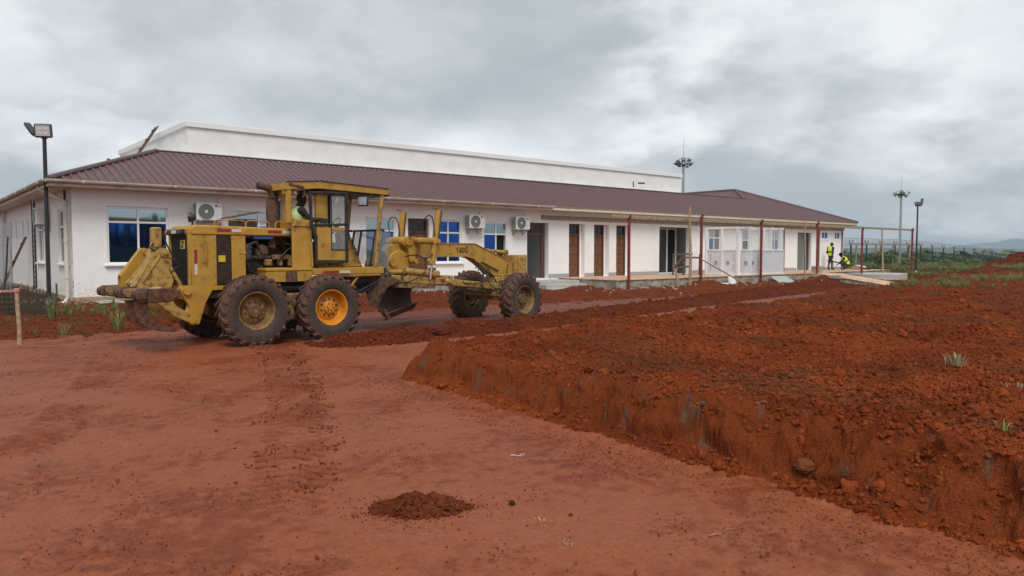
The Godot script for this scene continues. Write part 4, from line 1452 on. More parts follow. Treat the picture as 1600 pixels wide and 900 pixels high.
	# rails, filler cap, flap and exhaust on top
	for r in [[-1.22, -0.62], [-0.62, -0.14], [-0.02, 0.45]]:
		var hr := MB.new()
		hr.tube([Vector3(r[0], 2.20, 0.42), Vector3(r[0] + 0.01, 2.29, 0.42), Vector3(r[0] + 0.06, 2.32, 0.42), Vector3(r[1] - 0.06, 2.32, 0.42), Vector3(r[1] - 0.01, 2.29, 0.42), Vector3(r[1], 2.18, 0.42)], 0.013, 6)
		put("hand_rail", hr, M.worn_yellow, hood)
	var fc := MB.new()
	fc.cyl(Vector3(-1.1, 2.19, 0.25), Vector3(-1.1, 2.27, 0.25), 0.08, 0.07, 14)
	put("filler_cap", fc, M.muddy_yellow, hood)
	var pc := MB.new()
	pc.box(Vector3(-0.50, 2.28, 0.02), Vector3(0.42, 0.16, 0.4), 0.02)
	put("air_intake", pc, M.grease, hood)
	var pf := MB.new()
	pf.box(Vector3(-0.55, 2.44, 0.03), Vector3(0.62, 0.025, 0.42), 0.006, Basis(Vector3.BACK, 0.22))
	put("rain_flap", pf, M.rust, hood)
	var ex := MB.new()
	ex.cyl(Vector3(0.12, 2.18, 0.05), Vector3(0.12, 2.74, 0.05), 0.135, 0.135, 18)
	ex.cyl(Vector3(0.12, 2.74, 0.05), Vector3(0.12, 2.78, 0.05), 0.11, 0.10, 16)
	ex.cyl(Vector3(0.12, 2.80, 0.05), Vector3(0.12, 2.83, 0.05), 0.115, 0.115, 16)
	ex.tube([Vector3(0.12, 2.76, 0.05), Vector3(0.12, 2.86, 0.05), Vector3(0.10, 2.94, 0.05), Vector3(0.03, 3.00, 0.05), Vector3(-0.08, 3.02, 0.05), Vector3(-0.20, 3.04, 0.05)], 0.085, 12, 0.07)
	put("exhaust_stack", ex, M.rust, hood)
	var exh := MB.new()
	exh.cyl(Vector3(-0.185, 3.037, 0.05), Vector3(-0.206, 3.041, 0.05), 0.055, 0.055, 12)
	put("exhaust_mouth", exh, M.black_ink, hood)
	# the engine, seen through the open side
	var en := part("engine", g)
	var back := MB.new()
	back.box(Vector3(-0.05, 1.55, -0.42), Vector3(1.4, 0.9, 0.03))
	back.box(Vector3(0.52, 1.55, 0.0), Vector3(0.04, 0.9, 0.8))
	put("bulkhead", back, M.grease, en)
	var bk := MB.new()
	bk.box(Vector3(-0.1, 1.42, 0.05), Vector3(0.9, 0.42, 0.42), 0.03)
	bk.box(Vector3(-0.1, 1.70, 0.02), Vector3(0.82, 0.16, 0.34), 0.03)
	for i in 4: bk.box(Vector3(-0.38 + i * 0.2, 1.81, 0.02), Vector3(0.15, 0.08, 0.26), 0.02)
	for i in 4: bk.cyl(Vector3(-0.42 + i * 0.2, 1.66, 0.2), Vector3(-0.42 + i * 0.2, 1.60, 0.34), 0.035, 0.035, 8)
	bk.cyl(Vector3(-0.5, 1.62, 0.34), Vector3(0.3, 1.60, 0.34), 0.05, 0.05, 10)
	put("engine_block", bk, M.grease, en)
	var tu := MB.new()
	tu.x = Transform3D(Basis(), Vector3(-0.28, 1.74, 0.34))
	tu.lathe(Vector3.ZERO, [Vector2(0.0, -0.07), Vector2(0.10, -0.06), Vector2(0.135, 0.0), Vector2(0.12, 0.05), Vector2(0.06, 0.07), Vector2(0.05, 0.10), Vector2(0.0, 0.10)], 18)
	tu.x = Transform3D()
	tu.cyl(Vector3(-0.05, 1.78, 0.3), Vector3(0.02, 2.0, 0.2), 0.08, 0.1, 12)
	put("turbocharger", tu, M.rust, en)
	var fi := MB.new()
	fi.cyl(Vector3(0.10, 1.46, 0.36), Vector3(0.10, 1.68, 0.36), 0.055, 0.055, 12)
	fi.cyl(Vector3(0.30, 1.45, 0.38), Vector3(0.30, 1.66, 0.38), 0.05, 0.05, 12)
	fi.box(Vector3(0.1, 1.62, 0.37), Vector3(0.36, 0.10, 0.10), 0.02)
	fi.box(Vector3(-0.16, 1.52, 0.37), Vector3(0.16, 0.12, 0.10), 0.02)
	put("fuel_pump", fi, M.muddy_yellow, en)
	var ac := MB.new()
	ac.cyl(Vector3(-0.60, 1.58, 0.42), Vector3(-0.60, 1.88, 0.42), 0.085, 0.085, 14)
	for i in 3: ac.cyl(Vector3(-0.60, 1.62 + i * 0.09, 0.42), Vector3(-0.60, 1.645 + i * 0.09, 0.42), 0.098, 0.098, 14)
	put("air_cleaner", ac, mat("dark_plastic", lin(.04, .045, .05), 0.6), en)
	var bc := MB.new()
	bc.box(Vector3(-0.28, 2.0, 0.36), Vector3(0.40, 0.06, 0.2), 0.01)
	put("hose_cover", bc, M.blue_cover, en)
	hose(en, [Vector3(-0.55, 1.86, 0.40), Vector3(-0.42, 1.92, 0.42), Vector3(-0.36, 1.80, 0.42)], 0.03)
	hose(en, [Vector3(-0.62, 1.56, 0.44), Vector3(-0.55, 1.35, 0.45), Vector3(-0.42, 1.30, 0.42), Vector3(-0.3, 1.45, 0.38)], 0.02)
	hose(en, [Vector3(0.0, 1.5, 0.42), Vector3(0.2, 1.75, 0.44), Vector3(0.42, 1.80, 0.40), Vector3(0.46, 1.4, 0.42)], 0.018)
	hose(en, [Vector3(-0.45, 1.5, 0.42), Vector3(-0.25, 1.38, 0.46), Vector3(0.0, 1.42, 0.44), Vector3(0.3, 1.40, 0.44)], 0.014)
	hose(en, [Vector3(0.15, 1.95, 0.30), Vector3(0.30, 1.86, 0.40), Vector3(0.47, 1.90, 0.36)], 0.02)
	# tool box / step under the engine
	var tb := part("battery_box", g)
	var tbm := MB.new()
	tbm.box(Vector3(0.10, 1.25, 0.58), Vector3(0.96, 0.22, 0.36), 0.012)
	tbm.box(Vector3(0.10, 1.385, 0.58), Vector3(0.99, 0.06, 0.39), 0.012)
	put("box", tbm, Y, tb)
	var tband := MB.new()
	tband.box(Vector3(0.13, 1.27, 0.767), Vector3(0.24, 0.26, 0.012), 0.003)
	put("strap", tband, M.rust, tb)
	# cab
	var cab := part("cab", g)
	var base := MB.new()
	base.box(Vector3(1.45, 1.33, 0), Vector3(1.74, 0.14, 1.44), 0.012)
	base.box(Vector3(0.38, 1.33, 0), Vector3(0.36, 0.14, 1.36), 0.012)
	base.box(Vector3(1.60, 1.24, 0.66), Vector3(1.30, 0.05, 0.10), 0.01)
	put("cab_floor", cabshape(base), Y, cab)
	strip(cab, Vector3(1.15, 1.315, 0.724), 0.62, 0.05)
	var rear := MB.new()
	rear.box(Vector3(0.13, 2.62, 0.66), Vector3(0.10, 0.68, 0.12), 0.015)
	rear.box(Vector3(0.24, 2.55, -0.66), Vector3(0.13, 0.76, 0.12), 0.015)
	rear.box(Vector3(0.24, 2.28, 0.0), Vector3(0.10, 0.22, 1.2), 0.01)
	rear.box(Vector3(0.24, 2.90, 0.0), Vector3(0.10, 0.12, 1.2), 0.01)
	rear.box(Vector3(0.24, 2.55, 0.12), Vector3(0.09, 0.60, 0.10), 0.01)
	rear.box(Vector3(0.42, 1.84, 0.62), Vector3(0.44, 0.90, 0.10), 0.03)
	rear.box(Vector3(0.42, 1.84, -0.62), Vector3(0.44, 0.90, 0.10), 0.03)
	rear.prism([Vector2(0.20, 2.22), Vector2(0.66, 2.22), Vector2(0.66, 2.31), Vector2(0.58, 2.36), Vector2(0.26, 2.36)], 0.56, 0.70, 0.012)
	bolts(rear, Vector3(0.30, 2.36, 0.64), Vector3(0.60, 2.36, 0.64), 5, Vector3(0, 1, 0), 0.014)
	bolts(rear, Vector3(0.60, 1.5, 0.70), Vector3(0.60, 2.2, 0.70), 11, Vector3(0, 0, 1), 0.011)
	put("cab_rear_frame", cabshape(rear), Y, cab)
	var rwin := MB.new()
	rwin.box(Vector3(0.235, 2.60, -0.27), Vector3(0.012, 0.50, 0.66))
	put("rear_window", cabshape(rwin), M.cab_glass, cab)
	# inner column behind the door and the far side wall with windows
	var col := MB.new()
	col.box(Vector3(0.90, 2.18, 0.50), Vector3(0.26, 1.50, 0.16), 0.03)
	col.box(Vector3(1.15, 1.66, -0.68), Vector3(2.0, 0.56, 0.06), 0.01)
	col.box(Vector3(1.55, 2.42, -0.68), Vector3(0.07, 1.0, 0.06), 0.01)
	put("cab_far_side", cabshape(col), Y, cab)
	var seat := MB.new()
	seat.box(Vector3(0.78, 1.86, 0.0), Vector3(0.50, 0.16, 0.50), 0.05)
	seat.box(Vector3(0.52, 2.16, 0.0), Vector3(0.12, 0.50, 0.48), 0.05, Basis(Vector3.BACK, 0.15))
	seat.box(Vector3(0.78, 1.60, 0.0), Vector3(0.36, 0.42, 0.36))
	put("seat", cabshape(seat), M.seat, cab)
	var con := MB.new()
	con.prism([Vector2(1.62, 1.40), Vector2(2.12, 1.40), Vector2(1.72, 2.16), Vector2(1.58, 2.20), Vector2(1.52, 2.10)], -0.14, 0.14, 0.02)
	put("console", cabshape(con), M.worn_yellow, cab)
	var lev := MB.new()
	for i in 8:
		for s in [-1.0, 1.0]: lev.tube([Vector3(1.70 + i * 0.04, 2.08 - i * 0.075, s * 0.16), Vector3(1.66 + i * 0.04, 2.12 - i * 0.075, s * 0.24), Vector3(1.62 + i * 0.04, 2.26 - i * 0.075, s * 0.27)], 0.011, 5)
	put("control_levers", cabshape(lev), M.dark_metal, cab)
	var sw := MB.new()
	var ring := []
	for i in 17:
		var a := TAU * i / 16.0
		ring.append(Vector3(1.46, 2.28, 0) + Basis(Vector3.BACK, 0.5) * Vector3(0, 0, 0) + Vector3(cos(a) * 0.10, cos(a) * 0.17, sin(a) * 0.2))
	sw.tube(ring, 0.018, 6)
	sw.bar(Vector3(1.46, 2.28, 0), Vector3(1.58, 2.18, 0), 0.05, 0.05)
	put("steering_wheel", cabshape(sw), M.worn_yellow, cab)
	# pillars and roof
	var pi := MB.new()
	pi.bar(Vector3(2.11, 1.39, 0.69), Vector3(2.29, 2.96, 0.69), 0.07, 0.085, 0.012)
	put("front_pillar", cabshape(pi), M.worn_yellow, cab)
	var pj := MB.new()
	pj.bar(Vector3(2.11, 1.39, -0.69), Vector3(2.29, 2.96, -0.69), 0.07, 0.085, 0.012)
	put("front_pillar", cabshape(pj), M.worn_yellow, cab)
	var roof := MB.new()
	roof.prism([Vector2(0.05, 2.94), Vector2(0.06, 3.07), Vector2(0.74, 3.13), Vector2(0.80, 3.135), Vector2(2.42, 3.07), Vector2(2.46, 3.04), Vector2(2.42, 2.955), Vector2(0.80, 3.0)], -0.74, 0.74, 0.02)
	put("cab_roof", cabshape(roof), Y, cab)
	var lip := MB.new()
	lip.box(Vector3(1.62, 2.955, 0), Vector3(1.62, 0.035, 1.42), 0.01, Basis(Vector3.BACK, -0.025))
	lip.bar(Vector3(0.06, 3.085, 0.745), Vector3(0.78, 3.145, 0.745), 0.03, 0.02)
	lip.bar(Vector3(0.80, 3.147, 0.745), Vector3(2.44, 3.085, 0.745), 0.03, 0.02)
	lip.box(Vector3(2.44, 2.99, 0), Vector3(0.06, 0.12, 1.46), 0.01)
	put("roof_edging", cabshape(lip), M.dark_metal, cab)
	var rl := MB.new()
	rl.box(Vector3(0.13, 2.90, 0.52), Vector3(0.14, 0.12, 0.18), 0.02)
	put("rear_work_lamp", cabshape(rl), Y, cab)
	var rb := MB.new()
	rb.tube([Vector3(0.30, 3.02, 0.76), Vector3(0.42, 2.98, 0.79), Vector3(0.44, 2.88, 0.78), Vector3(0.40, 2.80, 0.77)], 0.02, 6)
	rb.bar(Vector3(0.12, 3.05, 0.76), Vector3(0.42, 3.0, 0.76), 0.05, 0.03)
	put("door_hinge_arm", cabshape(rb), M.rust, cab)
	# door: black frame, yellow lower panel, two panes
	var dr := part("cab_door", cab)
	var df := MB.new()
	var z := 0.755
	df.bar(Vector3(0.53, 2.90, z), Vector3(1.39, 2.93, z), 0.06, 0.055, 0.012)
	df.bar(Vector3(0.66, 1.50, z), Vector3(1.39, 1.53, z), 0.06, 0.06, 0.012)
	df.bar(Vector3(1.38, 1.50, z), Vector3(1.38, 2.95, z), 0.06, 0.07, 0.012)
	df.bar(Vector3(0.555, 2.93, z), Vector3(0.59, 2.22, z), 0.06, 0.06, 0.012)
	df.bar(Vector3(0.59, 2.26, z), Vector3(0.68, 2.0, z), 0.06, 0.06, 0.012)
	df.bar(Vector3(0.68, 2.05, z), Vector3(0.68, 1.50, z), 0.06, 0.06, 0.012)
	df.bar(Vector3(0.58, 2.25, z), Vector3(1.37, 2.29, z), 0.055, 0.055, 0.012)
	df.box(Vector3(0.86, 2.35, z), Vector3(0.16, 0.10, 0.05), 0.01)
	put("door_frame", cabshape(df), M.dark_metal, dr)
	var dp := MB.new()
	var pz := z - 0.006
	dp.box(Vector3(0.875, 1.89, pz), Vector3(0.33, 0.66, 0.02))
	dp.box(Vector3(1.195, 1.66, pz), Vector3(0.31, 0.20, 0.02))
	dp.box(Vector3(1.195, 2.20, pz), Vector3(0.31, 0.05, 0.02))
	put("door_panel", cabshape(dp), Y, dr)
	for q in [[1.195, 1.965, 0.31, 0.41], [1.195, 2.59, 0.31, 0.54]]:
		var pn := MB.new()
		pn.box(Vector3(q[0], q[1], z - 0.002), Vector3(q[2], q[3], 0.008))
		put("door_pane", cabshape(pn), M.cab_glass if q[0] > 1.0 else M.pane, dr)
	var gl := MB.new()
	gl.bar(Vector3(1.03, 1.76, z + 0.005), Vector3(1.03, 2.86, z + 0.005), 0.02, 0.02)
	gl.bar(Vector3(1.03, 1.765, z + 0.005), Vector3(1.34, 1.765, z + 0.005), 0.02, 0.02)
	put("pane_seal", cabshape(gl), M.black_ink, dr)
	# front lower windows
	var fw := MB.new()
	for zz in [-0.62, -0.30, 0.32, 0.64]:
		fw.bar(Vector3(2.20, 1.42, zz), Vector3(2.36, 2.20, zz), 0.045, 0.05, 0.01)
	fw.bar(Vector3(2.36, 2.20, -0.66), Vector3(2.36, 2.20, 0.66), 0.05, 0.045, 0.01)
	fw.bar(Vector3(1.60, 2.22, -0.68), Vector3(2.34, 2.20, -0.68), 0.05, 0.05, 0.01)
	fw.box(Vector3(1.66, 2.2, -0.66), Vector3(0.06, 1.55, 0.06), 0.01)
	put("window_frame", cabshape(fw), M.dark_metal, cab)
	for zz in [-0.46, 0.0, 0.48]:
		var fp := MB.new()
		fp.bar(Vector3(2.21, 1.46, zz), Vector3(2.345, 2.17, zz), 0.30 if zz != 0.0 else 0.58, 0.008)
		put("windscreen_pane", cabshape(fp), M.cab_glass, cab)
	var fq := MB.new()
	fq.prism([Vector2(2.14, 1.42), Vector2(2.42, 1.36), Vector2(2.50, 2.14), Vector2(2.22, 2.16)], 0.70, 0.708)
	put("quarter_pane", cabshape(fq), M.cab_glass, cab)
	var mi := MB.new()
	mi.tube([Vector3(2.02, 2.96, 0.72), Vector3(1.96, 2.90, 0.80), Vector3(1.86, 2.86, 0.84), Vector3(1.80, 2.82, 0.86)], 0.012, 6)
	mi.box(Vector3(1.72, 2.78, 0.88), Vector3(0.06, 0.20, 0.26), 0.02, Basis(Vector3.UP, 0.5))
	put("mirror", cabshape(mi), M.black_steel, cab)
	var mg := MB.new()
	mg.box(Vector3(1.69, 2.78, 0.897), Vector3(0.01, 0.16, 0.21), 0.004, Basis(Vector3.UP, 0.5))
	put("mirror_glass", cabshape(mg), M.chrome, cab)
	var stp := MB.new()
	stp.bar(Vector3(1.75, 1.28, 0.66), Vector3(1.50, 0.95, 0.6), 0.06, 0.05, 0.01)
	put("cab_bracket", cabshape(stp), Y, cab)
	var gr2 := MB.new()
	gr2.bar(Vector3(0.62, 1.42, 0.70), Vector3(0.60, 1.92, 0.70), 0.04, 0.04, 0.01)
	put("cab_rail", cabshape(gr2), Y, cab)
	# front frame
	var boom := part("front_frame", g)
	var bm := MB.new()
	bm.prism([Vector2(2.35, 1.28), Vector2(2.55, 1.10), Vector2(2.95, 1.22), Vector2(3.15, 1.50), Vector2(3.35, 1.62), Vector2(5.10, 1.62), Vector2(5.35, 1.56), Vector2(5.60, 1.42), Vector2(5.95, 1.16), Vector2(6.30, 1.05), Vector2(6.70, 1.05), Vector2(6.70, 1.44), Vector2(6.55, 1.50), Vector2(5.50, 1.905), Vector2(5.36, 1.925), Vector2(3.35, 1.925), Vector2(2.95, 1.90), Vector2(2.60, 1.72), Vector2(2.40, 1.52)], -0.15, 0.15, 0.016)
	put("boom", bm, Y, boom)
	var be := MB.new()
	be.bar(Vector3(3.4, 1.932, 0), Vector3(5.40, 1.932, 0), 0.34, 0.02, 0.005)
	be.bar(Vector3(5.40, 1.93, 0), Vector3(6.62, 1.475, 0), 0.34, 0.02, 0.005)
	be.bar(Vector3(3.4, 1.612, 0), Vector3(5.08, 1.612, 0), 0.34, 0.02, 0.005)
	put("boom_flange", be, M.worn_yellow, boom)
	var t2 := TextMesh.new()
	t2.text = "140G"
	t2.font_size = 30
	t2.pixel_size = 0.0062
	t2.depth = 0.006
	var t2n := put("model_lettering", t2, M.black_ink, boom)
	t2n.position = Vector3(4.98, 1.775, 0.153)
	t2n.scale = Vector3(0.85, 1.0, 1.0)
	var dots := MB.new()
	for x in [4.6, 5.3]:
		for y in [1.68, 1.87]: dots.cyl(Vector3(x, y, 0.15), Vector3(x, y, 0.16), 0.016, 0.014, 8)
	put("bolt_heads", dots, M.dark_metal, boom).set_meta("kind", "stuff")
	var nose := MB.new()
	nose.box(Vector3(6.93, 1.34, 0), Vector3(0.44, 0.62, 0.52), 0.02)
	nose.prism([Vector2(6.68, 1.06), Vector2(7.12, 1.06), Vector2(7.12, 1.02), Vector2(6.72, 0.92)], -0.22, 0.22, 0.01)
	for zz in [-0.28, 0.28]: nose.box(Vector3(6.93, 1.36, zz), Vector3(0.30, 0.5, 0.04), 0.012)
	bolts(nose, Vector3(7.05, 1.12, 0.26), Vector3(7.05, 1.58, 0.26), 6, Vector3(0, 0, 1), 0.02)
	bolts(nose, Vector3(7.15, 1.12, 0.2), Vector3(7.15, 1.6, 0.2), 6, Vector3(1, 0, 0), 0.022)
	put("nose_block", nose, M.worn_yellow, boom)
	var bol := MB.new()
	bol.box(Vector3(6.2, 0.86, 0), Vector3(0.42, 0.46, 0.34), 0.03)
	bol.box(Vector3(6.42, 1.0, 0.0), Vector3(0.5, 0.3, 0.36), 0.02)
	put("bolster", bol, M.worn_yellow, boom)
	var fa := MB.new()
	fa.box(Vector3(6.18, 0.60, 0), Vector3(0.20, 0.20, 1.5), 0.02)
	for s in [-1.0, 1.0]:
		fa.box(Vector3(6.18, 0.60, s * 0.80), Vector3(0.16, 0.34, 0.12), 0.02)
		fa.cyl(Vector3(6.18, 0.56, s * 0.80), Vector3(6.18, 0.56, s * 0.98), 0.10, 0.12, 14)
	fa.cyl(Vector3(5.95, 0.62, -0.80), Vector3(5.95, 0.62, 0.80), 0.035, 0.035, 8)
	fa.cyl(Vector3(5.92, 0.74, -0.70), Vector3(5.92, 0.70, 0.1), 0.05, 0.05, 10)
	put("front_axle", fa, M.muddy_yellow, boom)
	var lc := MB.new()
	lc.cyl(Vector3(5.85, 1.77, -0.02), Vector3(6.58, 1.72, -0.02), 0.045, 0.045, 12)
	lc.cyl(Vector3(6.56, 1.72, -0.02), Vector3(6.66, 1.715, -0.02), 0.075, 0.075, 12)
	lc.box(Vector3(6.62, 1.66, -0.02), Vector3(0.08, 0.16, 0.10), 0.01)
	put("lean_cylinder", lc, M.worn_yellow, boom)
	# valve fingers under the boom
	var vf := MB.new()
	for i in 7: vf.tube([Vector3(5.42 + i * 0.09, 1.50 - i * 0.055, 0.18), Vector3(5.40 + i * 0.09, 1.42 - i * 0.055, 0.22), Vector3(5.38 + i * 0.09, 1.30 - i * 0.05, 0.20)], 0.013, 5)
	for i in 8: vf.cyl(Vector3(5.62 + i * 0.075, 1.46 - i * 0.03, 0.16), Vector3(5.62 + i * 0.075, 1.46 - i * 0.03, 0.21), 0.025, 0.02, 6)
	put("pipe_fittings", vf, M.dark_metal, boom)
	hose(boom, [Vector3(5.45, 1.45, 0.2), Vector3(5.6, 1.15, 0.25), Vector3(5.5, 0.9, 0.3), Vector3(5.75, 0.72, 0.3), Vector3(6.1, 0.75, 0.3)])
	hose(boom, [Vector3(5.7, 1.4, 0.2), Vector3(5.9, 1.1, 0.28), Vector3(6.0, 0.95, 0.3), Vector3(6.3, 1.0, 0.3)])
	hose(boom, [Vector3(5.85, 1.38, 0.2), Vector3(5.7, 1.05, 0.3), Vector3(5.9, 0.8, 0.35), Vector3(6.2, 0.82, 0.4)])
	hose(boom, [Vector3(6.5, 1.4, 0.2), Vector3(6.4, 1.15, 0.26), Vector3(6.6, 1.0, 0.3)])
	hose(boom, [Vector3(4.4, 1.08, 0.35), Vector3(5.0, 0.95, 0.4), Vector3(5.5, 1.0, 0.35), Vector3(5.75, 1.2, 0.25)])
	# hitch and lift arms over the circle
	var sad := MB.new()
	sad.prism(smooth([Vector2(2.70, 1.18), Vector2(2.95, 1.06), Vector2(3.30, 1.28), Vector2(3.36, 1.66), Vector2(3.05, 1.80), Vector2(2.74, 1.62)], 2), 0.16, 0.24, 0.02)
	sad.prism(smooth([Vector2(2.70, 1.18), Vector2(2.95, 1.06), Vector2(3.30, 1.28), Vector2(3.36, 1.66), Vector2(3.05, 1.80), Vector2(2.74, 1.62)], 2), -0.24, -0.16, 0.02)
	sad.prism(smooth([Vector2(3.26, 1.50), Vector2(3.44, 1.46), Vector2(3.44, 1.72), Vector2(3.62, 1.80), Vector2(3.62, 2.05), Vector2(3.18, 2.10), Vector2(3.04, 1.92), Vector2(3.26, 1.82)], 2), 0.17, 0.32, 0.0)
	sad.prism(smooth([Vector2(3.26, 1.50), Vector2(3.44, 1.46), Vector2(3.44, 1.72), Vector2(3.62, 1.80), Vector2(3.62, 2.05), Vector2(3.18, 2.10), Vector2(3.04, 1.92), Vector2(3.26, 1.82)], 2), -0.32, -0.17, 0.0)
	sad.cyl(Vector3(3.46, 1.98, -0.66), Vector3(3.46, 1.98, 0.66), 0.075, 0.075, 14)
	sad.cyl(Vector3(3.24, 1.97, -0.36), Vector3(3.24, 1.97, 0.36), 0.10, 0.10, 14)
	sad.cyl(Vector3(3.40, 1.52, 0.15), Vector3(3.40, 1.52, 0.42), 0.06, 0.06, 12)
	sad.cyl(Vector3(2.86, 1.50, -0.3), Vector3(2.86, 1.50, 0.3), 0.10, 0.10, 14)
	sad.cyl(Vector3(2.70, 1.05, 0), Vector3(2.70, 1.72, 0), 0.16, 0.16, 16)
	put("hitch_saddle", sad, Y, boom)
	var arc := []
	for i in 13:
		var a := -0.3 + 2.6 * i / 12.0
		arc.append(Vector3(3.02 - cos(a) * 0.0 + 0.42 * cos(PI + a), 1.50 - 0.34 * sin(a), 0.27))
	var am := MB.new()
	am.tube(arc, 0.03, 6)
	put("pipe_bend", am, M.muddy_yellow, boom)
	var holes := MB.new()
	holes.x = Transform3D(Basis(), Vector3(2.62, 1.62, 0.16))
	holes.lathe(Vector3.ZERO, [Vector2(0.13, 0.0), Vector2(0.13, 0.012), Vector2(0.11, 0.014), Vector2(0.0, 0.0)], 20)
	for i in 5: holes.box(Vector3(0, -0.08 + i * 0.04, 0.012), Vector3(0.19, 0.016, 0.014))
	put("hitch_cover", holes, M.rust, boom)
	for s in [1.0, -1.0]:
		var li := part("lift_cylinder", g)
		var dx := 0.06 if s > 0 else -0.05
		var zz: float = s * 0.62
		var b0 := Vector3(3.66 + dx * 0.5, 1.44, zz)
		var b1 := Vector3(3.82 + dx, 2.68, zz)
		var lm := MB.new()
		lm.cyl(b0, b0.lerp(b1, 0.38), 0.075, 0.075, 14)
		lm.cyl(b0.lerp(b1, 0.38), b0.lerp(b1, 0.45), 0.10, 0.10, 14)
		lm.cyl(b0.lerp(b1, 0.40), b1, 0.068, 0.062, 14)
		lm.box(Vector3(3.52, 1.98, zz), Vector3(0.5, 0.14, 0.14), 0.04)
		lm.cyl(Vector3(3.76 + dx * 0.7, 1.97, zz - 0.12), Vector3(3.76 + dx * 0.7, 1.97, zz + 0.12), 0.05, 0.05, 10)
		lm.box(b0 + Vector3(-0.06, 0.04, 0), Vector3(0.10, 0.12, 0.10), 0.02)
		put("cylinder_barrel", lm, Y, li)
		var sl := MB.new()
		var off := Vector3(0.075, 0.0, 0.02)
		sl.bar(b0.lerp(b1, 0.5) + off, b1 + off, 0.05, 0.035, 0.008)
		sl.tube([b1 + Vector3(-0.02, 0.02, 0), b1 + Vector3(-0.18, 0.05, 0)], 0.012, 6)
		put("cylinder_pipe", sl, M.rust, li)
		var ro := MB.new()
		ro.cyl(b0, Vector3(3.63, 1.10, zz), 0.036, 0.036, 12)
		put("cylinder_rod", ro, M.chrome, li)
		hose(li, [b0.lerp(b1, 0.52) + Vector3(-0.06, 0, 0.05), b0.lerp(b1, 0.8) + Vector3(-0.20, 0.1, 0.06), b0.lerp(b1, 0.78) + Vector3(-0.42, 0.05, 0.05), Vector3(3.25, 2.05, zz * 0.6)])
		hose(li, [b0 + Vector3(-0.04, 0.25, 0.07), b0 + Vector3(-0.22, 0.12, 0.08), b0 + Vector3(-0.40, 0.22, 0.0), Vector3(3.15, 1.62, zz * 0.5)])
	# drawbar and circle
	var db := part("drawbar", g)
	var dm := MB.new()
	for s in [-1.0, 1.0]:
		dm.bar(Vector3(6.45, 0.80, s * 0.06), Vector3(4.25, 1.02, s * 0.42), 0.14, 0.16, 0.015)
		dm.bar(Vector3(4.28, 1.02, s * 0.42), Vector3(2.45, 1.15, s * 0.62), 0.16, 0.16, 0.015)
	dm.box(Vector3(4.25, 1.07, 0), Vector3(0.30, 0.20, 1.05), 0.02)
	dm.box(Vector3(3.85, 1.22, 0.42), Vector3(0.30, 0.14, 0.26), 0.03)
	dm.cyl(Vector3(3.85, 1.15, 0.42), Vector3(3.85, 1.36, 0.42), 0.10, 0.09, 12)
	dm.cyl(Vector3(3.0, 1.30, 0.50), Vector3(3.75, 1.22, 0.56), 0.075, 0.075, 12)
	dm.cyl(Vector3(3.72, 1.22, 0.56), Vector3(3.80, 1.21, 0.56), 0.10, 0.10, 12)
	dm.cyl(Vector3(2.55, 1.28, 0.1), Vector3(3.3, 1.26, 0.4), 0.06, 0.06, 12)
	put("drawbar_beam", dm, M.worn_yellow, db)
	strip(db, Vector3(4.12, 1.07, 0.545), 0.24, 0.05)
	var ci := MB.new()
	ci.x = Transform3D(Basis(Vector3(1, 0, 0), Vector3(0, 0, -1), Vector3(0, 1, 0)).rotated(Vector3.BACK, -0.06), Vector3(3.25, 0.97, 0))
	ci.lathe(Vector3.ZERO, [Vector2(0.62, -0.06), Vector2(0.80, -0.06), Vector2(0.80, 0.04), Vector2(0.62, 0.04), Vector2(0.62, -0.06)], 40)
	for i in 40:
		var a := TAU * i / 40.0
		ci.box(Vector3(cos(a) * 0.61, sin(a) * 0.61, -0.01), Vector3(0.05, 0.05, 0.08), 0.0, Basis(Vector3.BACK, a))
	put("circle", ci, M.muddy_yellow, db)
	var bal := MB.new()
	bal.ball(Vector3(2.42, 1.22, 0.66), Vector3(0.10, 0.10, 0.10), 12, 8)
	put("ball_joint", bal, M.grease, db)
	hose(db, [Vector3(2.5, 1.2, 0.6), Vector3(2.0, 1.0, 0.6), Vector3(1.6, 0.85, 0.5), Vector3(1.2, 1.0, 0.4)], 0.016)
	hose(db, [Vector3(2.3, 1.12, 0.55), Vector3(1.9, 0.85, 0.5), Vector3(1.55, 0.95, 0.5), Vector3(1.3, 1.1, 0.4)], 0.016)
	hose(db, [Vector3(3.0, 1.25, 0.62), Vector3(2.75, 1.18, 0.72), Vector3(2.85, 1.05, 0.74), Vector3(3.3, 1.16, 0.66), Vector3(3.5, 1.3, 0.62)], 0.013)
	# blade, swung round so that its near end trails
	var bl := part("blade", g, Vector3(3.18, 0.0, 0.02))
	bl.rotation.y = -0.82
	# local: z along the blade, x forward of it
	var mb := MB.new()
	var sec := []
	for i in 11:
		var a := -0.72 + 1.55 * i / 10.0
		sec.append(Vector2(0.42 - 0.44 * cos(a) - 0.02, 0.62 + 0.40 * sin(a)))
	var L := 1.66
	for i in 10:
		var p: Vector2 = sec[i]
		var q: Vector2 = sec[i + 1]
		var nn := Vector3(q.y - p.y, -(q.x - p.x), 0).normalized()
		mb.tn(Vector3(p.x, p.y, L), Vector3(p.x, p.y, -L), Vector3(q.x, q.y, -L), nn, nn, nn)
		mb.tn(Vector3(p.x, p.y, L), Vector3(q.x, q.y, -L), Vector3(q.x, q.y, L), nn, nn, nn)
		var p2 := p - Vector2(0.035, 0.0)
		var q2 := q - Vector2(0.035, 0.0)
		mb.quad(Vector3(p2.x, p2.y, -L), Vector3(p2.x, p2.y, L), Vector3(q2.x, q2.y, L), Vector3(q2.x, q2.y, -L))
		for s in [-1.0, 1.0]: mb.quad(Vector3(p.x, p.y, L * s), Vector3(q.x, q.y, L * s), Vector3(q2.x, q2.y, L * s), Vector3(p2.x, p2.y, L * s))
